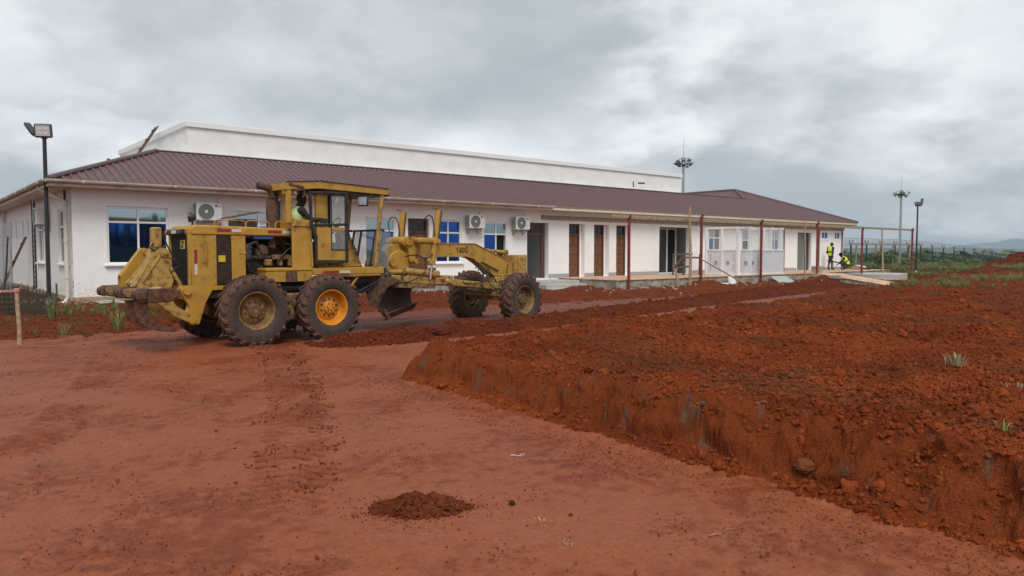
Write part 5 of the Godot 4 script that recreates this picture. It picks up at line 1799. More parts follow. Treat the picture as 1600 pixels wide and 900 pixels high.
	put("moldboard", mb, M.blade_steel, bl)
	var ce := MB.new()
	var s0: Vector2 = sec[0]
	ce.bar(Vector3(s0.x + 0.01, s0.y + 0.02, -L - 0.01), Vector3(s0.x + 0.01, s0.y + 0.02, L + 0.01), 0.03, 0.20, 0.005, Vector3(0.55, 0.8, 0))
	ce.box(Vector3(s0.x + 0.02, 0.42, L - 0.04), Vector3(0.04, 0.24, 0.12), 0.01, Basis(Vector3.BACK, 0.5))
	put("cutting_edge", ce, M.muddy_steel, bl)
	var br := MB.new()
	for zz in [-0.62, 0.62]:
		br.prism([Vector2(-0.30, 1.0), Vector2(0.05, 1.0), Vector2(-0.06, 0.62), Vector2(-0.10, 0.36), Vector2(-0.26, 0.44), Vector2(-0.36, 0.7)], zz - 0.04, zz + 0.04, 0.01)
	br.bar(Vector3(-0.12, 0.80, -1.5), Vector3(-0.12, 0.80, 1.5), 0.05, 0.10, 0.01)
	br.bar(Vector3(-0.12, 0.50, -1.5), Vector3(-0.12, 0.50, 1.5), 0.05, 0.08, 0.01)
	br.cyl(Vector3(-0.20, 0.68, -1.2), Vector3(-0.20, 0.68, 0.8), 0.05, 0.05, 10)
	put("blade_bracket", br, M.muddy_steel, bl)
	var arm := MB.new()
	arm.prism([Vector2(-0.42, 1.18), Vector2(-0.12, 1.26), Vector2(0.28, 1.10), Vector2(0.0, 0.98), Vector2(-0.14, 0.80), Vector2(-0.20, 0.50), Vector2(-0.40, 0.56), Vector2(-0.50, 0.86)], 0.98, 1.08, 0.012)
	put("circle_arm", arm, M.rust, bl)
	build_ripper(g)

func build_ripper(g: Node):
	var r := part("ripper", g)
	# mounting plates on the rear frame
	var mp := MB.new()
	for zz in [-0.52, 0.46]:
		mp.prism([Vector2(-1.52, 1.12), Vector2(-1.80, 1.12), Vector2(-1.88, 1.02), Vector2(-1.80, 0.86), Vector2(-1.72, 0.74), Vector2(-1.80, 0.52), Vector2(-1.70, 0.40), Vector2(-1.56, 0.42), Vector2(-1.44, 0.80), Vector2(-1.30, 1.05)], zz - 0.03, zz + 0.05, 0.012)
		mp.cyl(Vector3(-1.78, 1.02, zz - 0.06), Vector3(-1.78, 1.02, zz + 0.10), 0.07, 0.07, 14)
		mp.cyl(Vector3(-1.70, 0.50, zz - 0.06), Vector3(-1.70, 0.50, zz + 0.10), 0.065, 0.065, 14)
	mp.box(Vector3(-1.62, 0.98, 0), Vector3(0.10, 0.28, 1.0), 0.01)
	put("mounting_plate", mp, M.grader_yellow, r)
	# lower arms
	for zz in [-0.50, 0.50]:
		var la := MB.new()
		la.prism([Vector2(-1.70, 0.43), Vector2(-1.66, 0.55), Vector2(-1.98, 0.78), Vector2(-2.14, 0.98), Vector2(-2.34, 1.02), Vector2(-2.34, 0.86), Vector2(-2.18, 0.74), Vector2(-2.02, 0.60)], zz - 0.045, zz + 0.045, 0.012)
		put("lower_arm", la, M.worn_yellow, r)
	var rg := MB.new()
	var arc := []
	for i in 12:
		var a := -1.2 + 2.4 * i / 11.0
		arc.append(Vector3(-2.0 + 0.30 * cos(a), 0.80 + 0.30 * sin(a), 0.42))
	rg.tube(arc, 0.05, 8)
	put("arm_guard", rg, M.worn_yellow, r)
	# shank beam with five sockets
	var be := MB.new()
	be.box(Vector3(-2.46, 1.0, 0), Vector3(0.20, 0.10, 2.2), 0.02)
	put("shank_beam", be, M.muddy_yellow, r)
	for i in 5:
		var zz := -1.0 + i * 0.49
		var so := MB.new()
		so.box(Vector3(-2.68, 1.0 + 0.012 * (i % 2), zz), Vector3(0.22, 0.17, 0.27), 0.03)
		so.box(Vector3(-2.58, 1.09, zz), Vector3(0.30, 0.03, 0.22), 0.01)
		so.cyl(Vector3(-2.79, 1.0, zz), Vector3(-2.82, 1.0, zz), 0.065, 0.065, 14)
		put("shank_socket", so, M.muddy_yellow if i % 2 else M.rust, r)
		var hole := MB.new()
		hole.cyl(Vector3(-2.815, 1.0, zz), Vector3(-2.826, 1.0, zz), 0.04, 0.04, 12)  # flat black disc, painted as the shade inside an open hole
		put("socket_hole_dark", hole, M.black_ink, r)
	var capm := MB.new()
	capm.prism([Vector2(-2.64, 0.88), Vector2(-2.30, 0.88), Vector2(-2.14, 0.96), Vector2(-2.14, 1.06), Vector2(-2.30, 1.12), Vector2(-2.64, 1.12)], 1.12, 1.20, 0.02)
	put("beam_end", capm, M.muddy_steel, r)
	# two shanks in the sockets
	for zz in [0.48, 0.98]:
		var sh := MB.new()
		sh.prism([Vector2(-2.78, 0.90), Vector2(-2.60, 0.90), Vector2(-2.58, 0.66), Vector2(-2.46, 0.52), Vector2(-2.22, 0.44), Vector2(-2.10, 0.36), Vector2(-2.30, 0.36), Vector2(-2.56, 0.42), Vector2(-2.76, 0.58), Vector2(-2.80, 0.74)], zz - 0.04, zz + 0.04, 0.012)
		put("ripper_shank", sh, M.muddy_steel, r)
	# upper links: two pairs of plates reaching up to the cylinder pins
	var near := MB.new()
	for dz in [-0.10, 0.10]:
		near.prism([Vector2(-2.60, 1.10), Vector2(-2.02, 1.10), Vector2(-1.98, 1.22), Vector2(-2.06, 1.42), Vector2(-2.04, 1.70), Vector2(-2.09, 1.79), Vector2(-2.19, 1.80), Vector2(-2.26, 1.74)], 0.34 + dz - 0.02, 0.34 + dz + 0.02, 0.008)
	near.cyl(Vector3(-2.13, 1.71, 0.20), Vector3(-2.13, 1.71, 0.50), 0.075, 0.075, 14)
	near.cyl(Vector3(-2.10, 1.60, 0.22), Vector3(-2.10, 1.60, 0.47), 0.045, 0.045, 12)
	near.bar(Vector3(-2.62, 1.12, 0.34), Vector3(-2.28, 1.72, 0.34), 0.18, 0.03, 0.005)
	bolts(near, Vector3(-2.45, 1.18, 0.46), Vector3(-2.12, 1.18, 0.46), 4, Vector3(0, 0, 1), 0.022)
	near.bar(Vector3(-2.50, 1.20, 0.465), Vector3(-2.20, 1.66, 0.465), 0.03, 0.035, 0.006)
	near.cyl(Vector3(-2.13, 1.71, 0.50), Vector3(-2.13, 1.71, 0.53), 0.045, 0.04, 12)
	put("link_plate", near, M.worn_yellow, r)
	var farp := MB.new()
	farp.prism([Vector2(-2.62, 1.10), Vector2(-2.52, 1.10), Vector2(-2.46, 1.20), Vector2(-2.12, 1.66), Vector2(-2.13, 1.77), Vector2(-2.22, 1.80), Vector2(-2.62, 1.28)], -0.50, -0.46, 0.008)
	farp.prism([Vector2(-2.62, 1.10), Vector2(-2.52, 1.10), Vector2(-2.46, 1.20), Vector2(-2.12, 1.66), Vector2(-2.13, 1.77), Vector2(-2.22, 1.80), Vector2(-2.62, 1.28)], -0.34, -0.30, 0.008)
	farp.bar(Vector3(-2.62, 1.29, -0.40), Vector3(-2.25, 1.79, -0.40), 0.15, 0.02, 0.004)
	farp.cyl(Vector3(-2.19, 1.72, -0.54), Vector3(-2.19, 1.72, -0.26), 0.06, 0.06, 14)
	put("link_plate", farp, M.grader_yellow, r)
	var midl := MB.new()
	midl.bar(Vector3(-2.62, 1.14, 0.02), Vector3(-2.16, 1.70, 0.10), 0.05, 0.09, 0.012)
	midl.cyl(Vector3(-2.58, 1.16, 0.12), Vector3(-2.22, 1.62, 0.16), 0.05, 0.05, 10)
	put("link_bar", midl, M.worn_yellow, r)
	var ti := MB.new()
	ti.bar(Vector3(-2.14, 1.68, 0.40), Vector3(-1.80, 1.04, 0.40), 0.05, 0.07, 0.012)
	put("tie_rod", ti, M.worn_yellow, r)
	var tj := MB.new()
	tj.bar(Vector3(-2.14, 1.68, -0.50), Vector3(-1.80, 1.04, -0.50), 0.05, 0.07, 0.012)
	put("tie_rod", tj, M.worn_yellow, r)
	var pc := MB.new()
	pc.box(Vector3(-2.20, 1.98, 0.26), Vector3(0.16, 0.36, 0.16), 0.02)
	pc.cyl(Vector3(-2.45, 1.3, 0.26), Vector3(-2.22, 1.86, 0.26), 0.07, 0.07, 12)
	put("cylinder", pc, M.worn_yellow, r)
	hose(r, [Vector3(-2.12, 2.10, 0.30), Vector3(-2.04, 1.85, 0.34), Vector3(-1.86, 1.45, 0.36), Vector3(-1.80, 1.15, 0.38)])
	hose(r, [Vector3(-2.26, 1.88, 0.34), Vector3(-2.34, 1.80, 0.36), Vector3(-2.22, 1.72, 0.36), Vector3(-2.05, 1.86, 0.34)])
	hose(r, [Vector3(-2.10, 1.62, 0.36), Vector3(-1.96, 1.60, 0.45), Vector3(-1.88, 1.48, 0.46), Vector3(-1.98, 1.38, 0.42), Vector3(-2.05, 1.30, 0.4)])
	hose(r, [Vector3(-2.15, 1.56, 0.40), Vector3(-2.06, 1.32, 0.44), Vector3(-1.92, 1.20, 0.42), Vector3(-1.80, 1.14, 0.38)])

# ---------------------------------------------------------------- things on and round the building

func air_conditioner(at: Vector3, turn: float, label: String) -> Node3D:
	var o := thing("air_conditioner", label, "air conditioner", at, turn, "wall hung air conditioners")
	var c := MB.new()
	c.box(Vector3(0, 0.27, 0.03), Vector3(0.78, 0.54, 0.28), 0.015)
	put("casing", c, M.ac_white, o)
	var g := MB.new()
	g.cyl(Vector3(-0.10, 0.27, 0.165), Vector3(-0.10, 0.27, 0.178), 0.235, 0.235, 32)
	put("fan_opening", g, M.ac_dark, o)
	var r := MB.new()
	for k in 7:
		var ring := []
		for i in 25: ring.append(Vector3(-0.10 + cos(TAU * i / 24.0) * (0.055 + k * 0.03), 0.27 + sin(TAU * i / 24.0) * (0.055 + k * 0.03), 0.184))
		r.tube(ring, 0.004, 4)
	for i in 24:
		var a := TAU * i / 24.0
		r.bar(Vector3(-0.10 + cos(a) * 0.05, 0.27 + sin(a) * 0.05, 0.184), Vector3(-0.10 + cos(a) * 0.235, 0.27 + sin(a) * 0.235, 0.184), 0.006, 0.006, 0.0, Vector3.BACK)
	put("fan_grille", r, M.ac_grille, o)
	var h := MB.new()
	h.cyl(Vector3(-0.10, 0.27, 0.18), Vector3(-0.10, 0.27, 0.193), 0.05, 0.045, 16)
	put("fan_hub", h, M.ac_white, o)
	var d := MB.new()
	d.cyl(Vector3(0.20, 0.46, 0.168), Vector3(0.20, 0.46, 0.176), 0.038, 0.038, 18)
	put("logo_disc", d, M.logo_red, o)
	var t := TextMesh.new()
	t.text = "LG"
	t.font_size = 20
	t.pixel_size = 0.0042
	t.depth = 0.004
	var tm := put("logo_lettering", t, M.logo_grey, o)
	tm.position = Vector3(0.30, 0.455, 0.172)
	var ln := MB.new()
	ln.box(Vector3(0.27, 0.18, 0.1715), Vector3(0.18, 0.012, 0.004))
	ln.box(Vector3(0.27, 0.09, 0.1715), Vector3(0.2, 0.004, 0.004))
	put("name_plate", ln, M.ac_grille, o)
	var s := MB.new()
	for i in 14: s.box(Vector3(-0.393, 0.06 + i * 0.033, 0.03), Vector3(0.012, 0.014, 0.22))
	put("side_louvres", s, M.ac_dark, o).set_meta("kind", "stuff")
	var b := MB.new()
	for x in [-0.26, 0.26]:
		b.bar(Vector3(x, -0.02, -0.20), Vector3(x, -0.02, 0.16), 0.035, 0.035)
		b.bar(Vector3(x, -0.22, -0.19), Vector3(x, -0.03, 0.10), 0.025, 0.025)
		b.bar(Vector3(x, -0.25, -0.195), Vector3(x, 0.05, -0.195), 0.035, 0.02)
	b.bar(Vector3(-0.27, -0.045, -0.02), Vector3(0.27, -0.045, -0.02), 0.03, 0.02)
	put("bracket", b, M.grey_paint, o)
	var p := MB.new()
	p.tube([Vector3(0.40, 0.1, 0.0), Vector3(0.43, 0.1, -0.05), Vector3(0.43, 0.4, -0.19), Vector3(0.36, 0.72, -0.195)], 0.016, 6)
	put("pipe", p, M.pipe_white, o)
	return o

func lamp_post(at: Vector3, tall: float, heads: Array, label: String):
	var o := thing("lamp_post", label, "lamp post", at, 0.0, "black floodlight posts")
	var p := MB.new()
	p.cyl(Vector3(0, 0.0, 0), Vector3(0, tall, 0), 0.058, 0.05, 14)
	p.box(Vector3(0, tall + 0.01, 0), Vector3(0.12, 0.03, 0.12), 0.01)
	put("pole", p, M.black_steel, o)
	var f := MB.new()
	f.cyl(Vector3(0, -0.15, 0), Vector3(0, 0.16, 0), 0.085, 0.075, 12)
	put("footing", f, M.rubble, o)
	for h in heads:
		flood(o, h[0] + Vector3(0, tall, 0), h[1], h[2])
	var a := MB.new()
	a.bar(Vector3(-0.30, tall + 0.10, 0.0), Vector3(0.08, tall + 0.08, 0.0), 0.03, 0.03)
	a.bar(Vector3(-0.28, tall + 0.17, 0.0), Vector3(0.06, tall + 0.16, 0.0), 0.02, 0.02)
	a.bar(Vector3(0.0, tall, 0.0), Vector3(0.0, tall + 0.16, 0.0), 0.04, 0.04)
	put("cross_arm", a, M.black_steel, o)
	return o

func mast(at: Vector3, tall: float, turn: float, label: String):
	var o := thing("light_mast", label, "light mast", at, turn, "tall apron light masts")
	var p := MB.new()
	p.cyl(Vector3(0, 0, 0), Vector3(0, tall, 0), 0.19, 0.13, 14)
	put("pole", p, M.galvanised, o)
	var r := MB.new()
	var ring := []
	for i in 25: ring.append(Vector3(cos(TAU * i / 24.0) * 0.62, tall - 0.25, sin(TAU * i / 24.0) * 0.62))
	r.tube(ring, 0.05, 6)
	for i in 6: r.bar(Vector3(0, tall - 0.25, 0), Vector3(cos(TAU * i / 6.0) * 0.62, tall - 0.25, sin(TAU * i / 6.0) * 0.62), 0.06, 0.06)
	r.cyl(Vector3(0, tall - 0.5, 0), Vector3(0, tall + 0.15, 0), 0.22, 0.2, 12)
	for i in 4: r.tube([Vector3(0.22 * cos(TAU * i / 4.0), tall + 0.05, 0.22 * sin(TAU * i / 4.0)), Vector3(0.3 * cos(TAU * i / 4.0), tall + 0.35, 0.3 * sin(TAU * i / 4.0)), Vector3(0, tall + 0.42, 0)], 0.04, 5)
	put("head_frame", r, M.lamp_metal, o)
	for i in 10:
		var a := TAU * i / 10.0 + 0.2
		var rad := 1.0 if i % 2 == 0 else 0.82
		var f := part("floodlight_head", o, Vector3(cos(a) * rad, tall - 0.18 - 0.28 * (i % 2) + 0.1 * (i % 3), sin(a) * rad))
		f.basis = Basis(Vector3.UP, -a + PI / 2) * Basis(Vector3.RIGHT, 0.75)
		var b := MB.new()
		b.box(Vector3.ZERO, Vector3(0.48, 0.42, 0.14), 0.05)
		b.bar(Vector3(0, 0, -0.05), Vector3(0, 0.1, -0.4), 0.06, 0.06)
		put("housing", b, M.galvanised if i % 3 == 0 else M.lamp_metal, f)
		var l := MB.new()
		l.box(Vector3(0, 0, 0.074), Vector3(0.40, 0.34, 0.008))
		put("lens", l, M.ac_dark if i % 2 else M.lamp_lens, f)
	var q := MB.new()
	q.cyl(Vector3(0, tall + 0.1, 0), Vector3(0, tall + 2.6, 0), 0.025, 0.015, 6)
	put("lightning_rod", q, M.galvanised, o)

func steel_post(x: float, z: float, tall: float, label: String):
	var w := bw(x, 0, z)
	var y := gy(w.x, w.z)
	var o := thing("steel_post", label, "post", Vector3(w.x, y - 0.05, w.z), BTURN, "red steel posts of the unfinished porch")
	var p := MB.new()
	p.box(Vector3(0, tall / 2, 0), Vector3(0.10, tall, 0.10), 0.010)
	put("shaft", p, M.red_steel, o)
	var c := MB.new()
	c.box(Vector3(0, tall + 0.006, 0), Vector3(0.17, 0.012, 0.17))
	c.box(Vector3(0.075, tall + 0.07, 0.0), Vector3(0.012, 0.13, 0.12))
	put("cap_plate", c, M.red_steel, o)
	return o

func pole(called: String, a: Vector3, b: Vector3, r: float, label: String, m: Material, group := ""):
	var o := thing(called, label, "pole", a, 0.0, group)
	var p := MB.new()
	var pts := []
	for i in 7:
		var t := i / 6.0
		pts.append((b - a) * t + Vector3(sin(t * 5.0) * r * 0.4, 0, cos(t * 4.0) * r * 0.4))
	p.tube(pts, r * 1.08, 8, r * 0.85)
	put("stem", p, m, o)
	var k := MB.new()
	for i in 3:
		var q: Vector3 = pts[1 + i * 2]
		k.ball(q + Vector3(r * 0.8, 0, r * 0.3), Vector3(r, r * 0.7, r) * 0.5, 6, 4)
	put("knots", k, m, o).set_meta("kind", "stuff")
	return o

func kiosk():
	var o := thing("glazed_kiosk", "white framed glazed kiosk with film covered panels on the veranda", "kiosk", bw(28.1, FLOOR, 0), BTURN)
	var H := 2.38
	var mid := 1.24
	var fx := [0.0, 0.97, 1.94, 2.92, 3.9]      # bays along the front, z = 3.1
	var sz := [1.22, 2.16, 3.1]                 # bays along the near side, x = 0
	var bays := []
	for i in 4: bays.append([Vector3(fx[i], 0, 3.1), Vector3(fx[i + 1], 0, 3.1)])
	for i in 2: bays.append([Vector3(0, 0, sz[i]), Vector3(0, 0, sz[i + 1])])
	for i in 2: bays.append([Vector3(3.9, 0, sz[1 - i] + 0.94), Vector3(3.9, 0, sz[1 - i])])
	var t := 0.05
	var posts := [Vector3(0.97, 0, 3.1), Vector3(1.94, 0, 3.1), Vector3(2.92, 0, 3.1), Vector3(3.9, 0, 3.1), Vector3(0, 0, 2.16), Vector3(0, 0, 1.22), Vector3(3.9, 0, 2.16), Vector3(3.9, 0, 1.22)]
	for q in posts:
		var p := MB.new()
		p.box(q + Vector3(0, H / 2, 0), Vector3(0.10, H, 0.10), 0.008)
		put("mullion", p, M.white_frame, o)
	var cp := MB.new()
	cp.box(Vector3(0, H / 2, 3.1), Vector3(0.16, H, 0.16), 0.012)
	put("corner_post", cp, M.white_frame, o)
	var n := 0
	for b in bays:
		var f: Vector3 = (b[1] - b[0]).normalized()
		var out := f.cross(Vector3.UP) * -1.0
		out = Vector3(-f.z, 0, f.x) if b[0].z == 3.1 and b[1].z == 3.1 else Vector3(-1 if b[0].x < 1 else 1, 0, 0)
		if b[0].z == 3.1 and b[1].z == 3.1: out = Vector3(0, 0, 1)
		var len: float = (b[1] - b[0]).length() - t * 1.5
		var c: Vector3 = (b[0] + b[1]) / 2.0
		var rot := Basis(out.cross(Vector3.UP) * -1.0, Vector3.UP, out)
		for y in [0.03, mid, H - 0.03]:
			var rl := MB.new()
			rl.box(c + Vector3(0, y, 0), Vector3(len - 0.03, 0.085, 0.07), 0.006, rot)
			put("rail", rl, M.white_frame, o)
		var pn := MB.new()
		pn.box(c + Vector3(0, mid / 2, 0), Vector3(len, mid - 0.09, 0.02), 0.0, rot)
		put("panel", pn, M.film, o)
		var gp := MB.new()
		gp.box(c + Vector3(0, (mid + H) / 2, 0), Vector3(len, H - mid - 0.09, 0.006), 0.0, rot)
		put("pane", gp, M.pane, o)
		if n < 6:
			var ink := MB.new()
			var sgn := 1.0 if n % 2 else -1.0
			for k in 7:
				if k == 3 and n > 1: continue
				var p0 := c + rot * Vector3(len * 0.22 * sgn, 0.22 + k * 0.125, 0.013)
				ink.box(p0, Vector3(0.055, 0.020, 0.003), 0.0, rot)
				ink.box(p0 + rot * Vector3(0, 0.035, 0), Vector3(0.055, 0.016, 0.003), 0.0, rot)
				ink.box(p0 + rot * Vector3(-0.02, 0.018, 0.0005), Vector3(0.015, 0.05, 0.003), 0.0, rot)
			put("film_print", ink, M.film_ink, o).set_meta("kind", "stuff")
			var em := MB.new()
			var e0 := c + rot * Vector3(-len * 0.14 * sgn, 0.60, 0.012)
			var ring := []
			for k in 13: ring.append(e0 + rot * Vector3(cos(TAU * k / 12.0) * 0.085, sin(TAU * k / 12.0) * 0.10, 0.002))
			em.tube(ring, 0.014, 4)
			em.box(e0 + rot * Vector3(0, 0.02, 0.001), Vector3(0.10, 0.03, 0.004), 0.0, rot)
			em.box(e0 + rot * Vector3(0, -0.03, 0.001), Vector3(0.10, 0.02, 0.004), 0.0, rot)
			put("film_emblem", em, M.film_red, o)
		n += 1

func ladder(at: Vector3, turn: float, len: float, lean: float, label: String, rungs: int):
	var o := thing("ladder", label, "ladder", at, turn, "wooden ladders")
	var dir := Vector3(0, cos(lean), -sin(lean))
	for s in [-1.0, 1.0]:
		var m := MB.new()
		m.bar(Vector3(s * 0.19, 0, 0), Vector3(s * 0.19, 0, 0) + dir * len, 0.06, 0.045, 0.006, Vector3.BACK)
		put("rail", m, M.old_timber, o)
	for i in rungs:
		var p := dir * (len * (i + 0.6) / rungs)
		var m := MB.new()
		m.bar(p + Vector3(-0.26, 0, 0.03), p + Vector3(0.26, 0.01, 0.03), 0.04, 0.05, 0.006)
		put("rung", m, M.old_timber, o)

func fence():
	# the perimeter fence: posts with forked tops, wire mesh between, a razor coil on the forks
	var z0 := -72.0
	var proto: Node3D
	var a0 := Vector3(0.456 * 72.0, 0, -72.0)
	var step := Vector3(0.0352 * 72.0, 0, -0.030 * 72.0)
	var dirn := step.normalized()
	var turn := atan2(-dirn.z, dirn.x)
	var span := step.length()
	var n := 24
	var pm := MB.new()
	pm.cyl(Vector3(0, -0.3, 0), Vector3(0, 2.1, 0), 0.085, 0.075, 10)
	var fm := MB.new()
	for s in [-1.0, 1.0]: fm.bar(Vector3(0, 2.05, 0), Vector3(s * 0.42, 2.55, 0), 0.06, 0.06)
	var pmesh := pm.mesh()
	var fmesh := fm.mesh()
	var f := thing("perimeter_fence", "dark green wire mesh fence with forked posts and razor coil far behind", "fence", a0 - step * 3.0, 0)
	var ground := []
	for i in n:
		var p := step * float(i)
		var w := a0 - step * 3.0 + p
		ground.append(gy(w.x, w.z))
	for i in n:
		var p := step * float(i) + Vector3(0, ground[i], 0)
		var o := put("fence_post", pmesh, M.fence_green, f)
		o.position = p
		o.rotation.y = turn
		var k := put("post_fork", fmesh, M.fence_green, o)
		if i == n - 1: break
		var e := step * float(i + 1) + Vector3(0, ground[i + 1], 0)
		var m := MB.new()
		for j in 17:
			var q := p.lerp(e, j / 17.0)
			m.box(q + Vector3(0, 1.05, 0), Vector3(0.010, 2.0, 0.010))
		for y in [0.1, 0.5, 0.9, 1.3, 1.7, 2.0]: m.bar(p + Vector3(0, y, 0), e + Vector3(0, y, 0), 0.010, 0.010)
		put("wire_mesh", m, M.fence_wire, f)
		var c := MB.new()
		var pts := []
		var side := dirn.cross(Vector3.UP)
		for j in 7 * 14 + 1:
			var t := j / (7.0 * 14.0)
			var a := TAU * j / 14.0
			pts.append(p.lerp(e, t) + Vector3(0, 2.42, 0) + Vector3.UP * sin(a) * 0.34 + side * cos(a) * 0.34)
		c.tube(pts, 0.016, 3)
		put("razor_coil", c, M.razor, f)

func side_fence():
	var o := thing("mesh_panel_fence", "pale welded mesh fence standing along the building's side wall", "fence", bw(-0.7, 0, -7.4), BTURN)
	for k in 5:
		var b := MB.new()
		b.cyl(Vector3(0, 0, -k * 2.5), Vector3(0, 2.85, -k * 2.5), 0.03, 0.03, 8)
		put("fence_post", b, M.galvanised, o)
		if k == 4: break
		var m := MB.new()
		for i in 12: m.box(Vector3(0, 1.55, -k * 2.5 - 0.1 - i * 0.2), Vector3(0.012, 2.5, 0.012))
		for i in 10: m.box(Vector3(0, 0.4 + i * 0.27, -k * 2.5 - 1.25), Vector3(0.010, 0.010, 2.44))
		put("wire_mesh", m, M.galvanised, o)

func rock_mesh(sd: int, flat := 0.75) -> ArrayMesh:
	var nz := noise(1.3, 3, FastNoiseLite.TYPE_SIMPLEX_SMOOTH, sd)
	var m := MB.new()
	var rows := 5
	var seg := 8
	var p := func(i: int, j: int):
		var t := PI * j / rows
		var a: float = TAU * (i % seg) / seg + j * 0.4
		var d := Vector3(sin(t) * cos(a), cos(t), sin(t) * sin(a))
		var r: float = 1.0 + nz.get_noise_3dv(d * 1.2) * 0.75
		return Vector3(d.x, d.y * flat, d.z) * r
	for j in rows:
		for i in seg:
			var A: Vector3 = p.call(i, j)
			var B: Vector3 = p.call(i + 1, j)
			var C: Vector3 = p.call(i + 1, j + 1)
			var D: Vector3 = p.call(i, j + 1)
			if j > 0: m.tri(A, B, C)
			if j < rows - 1: m.tri(A, C, D)
	return m.mesh()

func scatter(called: String, mesh: Mesh, m: Material, xf: Array, cols: Array):
	var mm := MultiMesh.new()
	mm.transform_format = MultiMesh.TRANSFORM_3D
	mm.use_colors = cols.size() > 0
	mm.mesh = mesh
	mm.instance_count = xf.size()
	for i in xf.size():
		mm.set_instance_transform(i, xf[i])
		if cols.size(): mm.set_instance_color(i, cols[i])
	var o := MultiMeshInstance3D.new()
	o.name = numbered(called)
	o.multimesh = mm
	o.material_override = m
	o.set_meta("kind", "stuff")
	add_child(o)
	return o

func clods():
	# loose lumps of laterite on the bank, the windrow and the road
	var shapes := [rock_mesh(1), rock_mesh(2, 0.6), rock_mesh(3, 0.85)]
	var xf := [[], [], []]
	var cs := [[], [], []]
	var tries := 0
	while tries < 330000:
		tries += 1
		var a := rng.randf_range(-0.68, 0.68)
		var r := exp(rng.randf_range(log(3.4), log(44.0)))
		var x := sin(a) * r
		var z := -cos(a) * r
		var y := land(x, z, true)
		var kind := g_kind
		var colr := g_col
		var e1 := 0.802 * (x + 1.25) - 0.597 * (z + 9.45)
		var e2 := 0.761 * (x + 1.05) + 0.648 * (z + 10.75)
		var s := 0.0
		if kind == 1:
			var on_face := e1 < 0.42 and e2 > 0.0 and e1 > 0.20
			if on_face and rng.randf() > 0.35: continue
			s = 0.006 + 0.020 * pow(rng.randf(), 3.0)
			if rng.randf() < 0.02: s *= 2.3
			if r > 12.0: s *= 1.35
			if rng.randf() > 0.55: continue
		else:
			var near := clampf(1.0 - absf(e1 + 0.2) / 0.6, 0.0, 1.0) if e2 > -0.5 else 0.0
			var spot := ss(0.12, 0.5, n_edge.get_noise_2d(x * 0.9 + 33.0, z * 0.9) + n_patch.get_noise_2d(x, z) * 0.7)
			if rng.randf() > 0.02 + 0.5 * near * near + 0.10 * spot + 0.6 * g_rut: continue
			s = (0.0020 + 0.0065 * pow(rng.randf(), 4.0)) * (1.0 + 0.06 * maxf(0.0, r - 6.0))
			if rng.randf() < 0.012: s *= 2.0
			colr = Color(.235, .068, .033)
		var b := Basis(Vector3(rng.randf() - 0.5, rng.randf() - 0.5, rng.randf() - 0.5).normalized(), rng.randf() * TAU).scaled(Vector3(1, 1, 1) * s)
		var k := rng.randi() % 3
		xf[k].append(Transform3D(b, Vector3(x, y + s * 0.35, z)))
		var v := rng.randf_range(0.8, 1.25)
		cs[k].append(Color(colr.r * v, colr.g * v, colr.b * v))
	for i in 5200:
		var al := rng.randf_range(0.6, 9.6)
		var edge := 1.0 if rng.randf() < 0.7 else -1.0
		var z := -4.5 - al
		var x := -1.45 - 0.22 * al - 0.012 * al * al + edge * 0.24 + rng.randfn() * 0.10
		if grit0(x * 0.8, z * 0.8) + 0.25 * n_mid.get_noise_2d(x, z) < 0.04: continue
		var y := land(x, z, true)
		if g_kind == 1: continue
		var s := (0.003 + 0.012 * pow(rng.randf(), 3.5)) * (1.0 + 0.05 * al)
		var k := rng.randi() % 3
		xf[k].append(Transform3D(Basis(Vector3(rng.randf() - 0.5, rng.randf() - 0.5, rng.randf() - 0.5).normalized(), rng.randf() * TAU).scaled(Vector3(1, 0.7, 1) * s), Vector3(x, y + s * 0.25, z)))
		var v := rng.randf_range(0.8, 1.3)
		cs[k].append(Color(.19 * v, .050 * v, .024 * v))
	for i in 1500:
		var x := -0.62 + rng.randfn() * 0.21
		var z := -4.92 + rng.randfn() * 0.12
		var q := sqrt(pow((x + 0.62) / 0.36, 2.0) + pow((z + 4.92) / 0.21, 2.0))
		if q > 2.4: continue
		var s := 0.004 + 0.010 * pow(rng.randf(), 2.0) + (0.022 if rng.randf() < 0.035 and q < 0.7 else 0.0)
		if q > 1.0: s *= 0.55
		var k := rng.randi() % 3
		var b := Basis(Vector3(rng.randf() - 0.5, rng.randf() - 0.5, rng.randf() - 0.5).normalized(), rng.randf() * TAU).scaled(Vector3.ONE * s)
		xf[k].append(Transform3D(b, Vector3(x, gy(x, z) + maxf(0.0, 0.085 * (1.0 - q)) + s * 0.3, z)))
		var v := rng.randf_range(0.75, 1.3)
		cs[k].append(Color(.18 * v, .048 * v, .021 * v))
	for k in 3: scatter("soil_crumbs", shapes[k], M.clod_soil, xf[k], cs[k])

